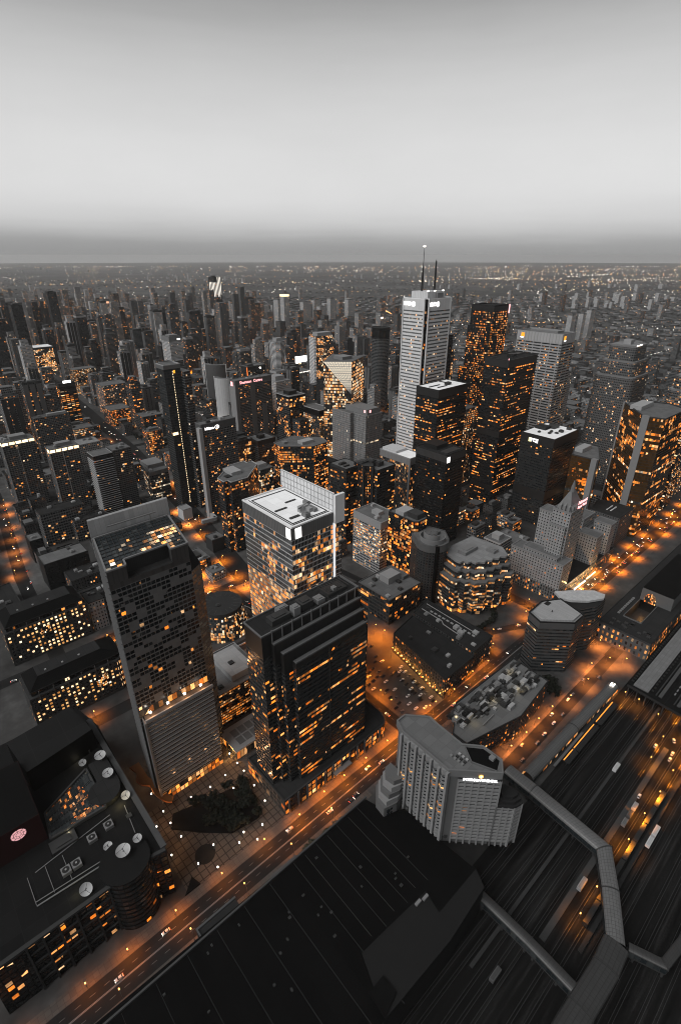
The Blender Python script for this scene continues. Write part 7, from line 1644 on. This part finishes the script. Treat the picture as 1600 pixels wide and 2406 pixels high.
while n < 38:
    x, y = rl.uniform(80, 119), rl.uniform(209, 246)
    if inside(bed, x, y): tree(x, y, rl.choice((0, 1)), 'dark tree in the planted bed on the plaza', 'plaza bed trees'); n += 1
for k in range(26):
    x = rl.uniform(388, 424); y = rl.uniform(935, 1078); tree(x, y, rl.choice((0, 1)), 'dark tree in the park square beside the boulevard', 'park square trees', 1.5)
for (x, y) in ((370, 129), (366, 127), (371, 134), (365, 132), (378, 136), (376, 141)): tree(x, y, 0, 'dark tree at the foot of the many-sided tower', 'trees by the many-sided tower')
for (x, y) in ((139, 166), (146, 165.5), (152, 165), (159, 165.5), (127, 167), (121, 166)): tree(x, y, 2, 'lamplit tree between the avenue and the hall parapet', 'trees by the hall parapet')
for (x, y) in ((106, 430), (110, 446), (116, 432), (111, 438), (118, 444)): tree(x, y, 2, 'orange-lit tree by the hipped office blocks', 'trees by the hipped blocks')
for k in range(9): a = .5+.28*k; tree(404+26*math.cos(a+PI), 232+14*math.sin(a+PI)+4, 1, 'small dark tree on the forecourt of the zigzag block', 'forecourt trees')
for (x, y) in ((384, 224), (388, 221), (393, 223), (381, 228)): tree(x, y, 1, 'small dark tree on the curved traffic island', 'traffic island trees')
mb = MB(); mb.slab(ccw([(378, 218), (384, 220), (402, 218), (392, 228), (380, 240), (377, 232)]), .03, .2); struct(mb.build('traffic_island', plain('island_grass', .03, .9, .4)))
lw = thing('lit_ramp', 'curved ramp wall with a row of white lamps on the traffic island', 'ramp', 386, 231)
m = MB(); pr = [(384+3.4*math.cos(a), 229+4.5*math.sin(a)) for a in [-.9+.32*k for k in range(9)]]
for k in range(8): m.beam((*pr[k], .6), (*pr[k+1], .6), .5, 1.2)
m.build('wall', CONC_P, lw)
for k in range(8): m = MB(); x, y = pr[k]; m.box(x-.3, y-.3, 1.3, x+.3, y+.3, 1.8, True); m.build('lamp_head', E_WARM, lw)
lamp_light('ramp_light', (384, 229, 3), 2500, (1, .6, .25), lw)
# lawns between the black steel towers
mb = MB(); mb.box(575, 330, 0, 640, 425, .1); struct(mb.build('lawn', plain('lawn_grass', .05, .9, .4, .1, tint=(.024, .0245, .021))))

# ================================================================== SKY, LIGHT, AIR, CAMERA
def world():
    w = bpy.data.worlds.new('World'); S.world = w; w.use_nodes = True; nt = w.node_tree; nt.nodes.clear(); b = NB(nt)
    tc = b.n('ShaderNodeTexCoord').outputs['Generated']; sp = b.n('ShaderNodeSeparateXYZ'); b.L(tc, sp.inputs[0])
    el = b.m('MULTIPLY', b.m('ARCSINE', sp.outputs[2]), 57.29578)
    # cloud layers low over the horizon
    az = b.m('ARCTAN2', sp.outputs[0], sp.outputs[1])
    n1 = b.noise(b.xyz(b.m('MULTIPLY', az, 1.6), b.m('MULTIPLY', el, .16), 0.0), 1.0, 4, .55)
    n2 = b.noise(b.xyz(b.m('MULTIPLY', az, 3.0), b.m('MULTIPLY', el, .9), 7.0), 1.0, 4, .6)
    e2 = b.m('ADD', el, b.m('ADD', b.m('MULTIPLY', b.m('SUBTRACT', n1, .5), 1.8), b.m('MULTIPLY', b.m('SUBTRACT', n2, .5), .8)))
    g = b.ramp(b.m('DIVIDE', e2, 90.0), SKYRAMP); g.node.color_ramp.interpolation = 'B_SPLINE'
    sky = b.n('ShaderNodeTexSky', sky_type='NISHITA'); sky.sun_disc = False; sky.sun_elevation = math.radians(SUN_EL); sky.sun_rotation = math.radians(SUN_AZ)
    bw = b.n('ShaderNodeRGBToBW'); b.L(sky.outputs[0], bw.inputs[0])
    # the dusk sky is brighter round the sunset side; the ramp carries its veil of haze
    tot = b.m('ADD', b.m('MULTIPLY', g, 1.0), b.m('MULTIPLY', bw.outputs[0], .012))
    # dim towards the back of the view (east and south)
    dirn = b.m('ADD', b.m('MULTIPLY', sp.outputs[0], .669), b.m('MULTIPLY', sp.outputs[1], .743))
    fac = b.m('MULTIPLY_ADD', b.m('MINIMUM', b.m('MAXIMUM', dirn, -1.0), .6), .30, .82)
    up = b.m('MULTIPLY', b.m('MULTIPLY', tot, fac), b.m('MULTIPLY_ADD', b.m('SUBTRACT', b.noise(b.xyz(b.m('MULTIPLY', az, 2.2), b.m('MULTIPLY', el, .10), 3.0), 1.0, 5, .6), .5), .16, 1.0))
    bg = b.n('ShaderNodeBackground'); b.L(up, bg.inputs[0]); bg.inputs[1].default_value = 1.0
    out = b.n('ShaderNodeOutputWorld'); b.L(bg.outputs[0], out.inputs[0])
SUN_EL, SUN_AZ = 14, 270
SKYRAMP = [(0.0, .27), (.0122, .31), (.021, .44), (.032, .56), (.047, .64), (.063, .67), (.089, .67), (.113, .635), (.146, .575), (.176, .47), (.202, .33), (.3, .20), (1.0, .16)]
world()
sun = bpy.data.lights.new('sun', 'SUN'); sun.energy = 3.2; sun.angle = math.radians(55); sun.color = (1, .985, .965)
so = bpy.data.objects.new('sun', sun); C.objects.link(so)
d_ = -Vector((-.80, .05, .85)); so.rotation_euler = d_.to_track_quat('-Z', 'Y').to_euler()

hz = MB(); hz.box(-34000, -34000, -2, 34000, 34000, 372, True)
hm, hnt, hout = newmat('haze_air'); hb = NB(hnt); pv = hb.n('ShaderNodeVolumePrincipled'); pv.inputs['Color'].default_value = (.9, .9, .9, 1); pv.inputs['Density'].default_value = HAZE_D if 'HAZE_D' in globals() else 2.6e-5; pv.inputs['Anisotropy'].default_value = .2
hb.L(pv.outputs[0], hout.inputs['Volume'])
ho = hz.build('haze', hm); struct(ho, 'stuff')

cam = bpy.data.cameras.new('camera'); cam.sensor_fit = 'AUTO'; cam.sensor_width = 36; cam.lens = FPX/2406*36; cam.clip_end = 90000; cam.clip_start = 1
co = bpy.data.objects.new('camera', cam); C.objects.link(co); co.location = (0, 0, CAMZ)
fw = Vector((math.sin(AZ)*0+math.cos(AZ)*math.cos(PITCH), math.sin(AZ)*math.cos(PITCH), -math.sin(PITCH)))
co.rotation_euler = fw.to_track_quat('-Z', 'Y').to_euler(); S.camera = co
S.view_settings.view_transform = 'Standard'; S.view_settings.look = 'None'; S.view_settings.exposure = 0; S.view_settings.gamma = 1
cy = S.cycles; cy.max_bounces = 4; cy.diffuse_bounces = 2; cy.glossy_bounces = 2; cy.transmission_bounces = 2; cy.volume_bounces = 0; cy.sample_clamp_indirect = 2.0; cy.sample_clamp_direct = 0; cy.use_denoising = True; cy.filter_width = 1.0
cy.use_light_tree = True; cy.caustics_reflective = False; cy.caustics_refractive = False
try: cy.volume_step_rate = 5
except Exception: pass
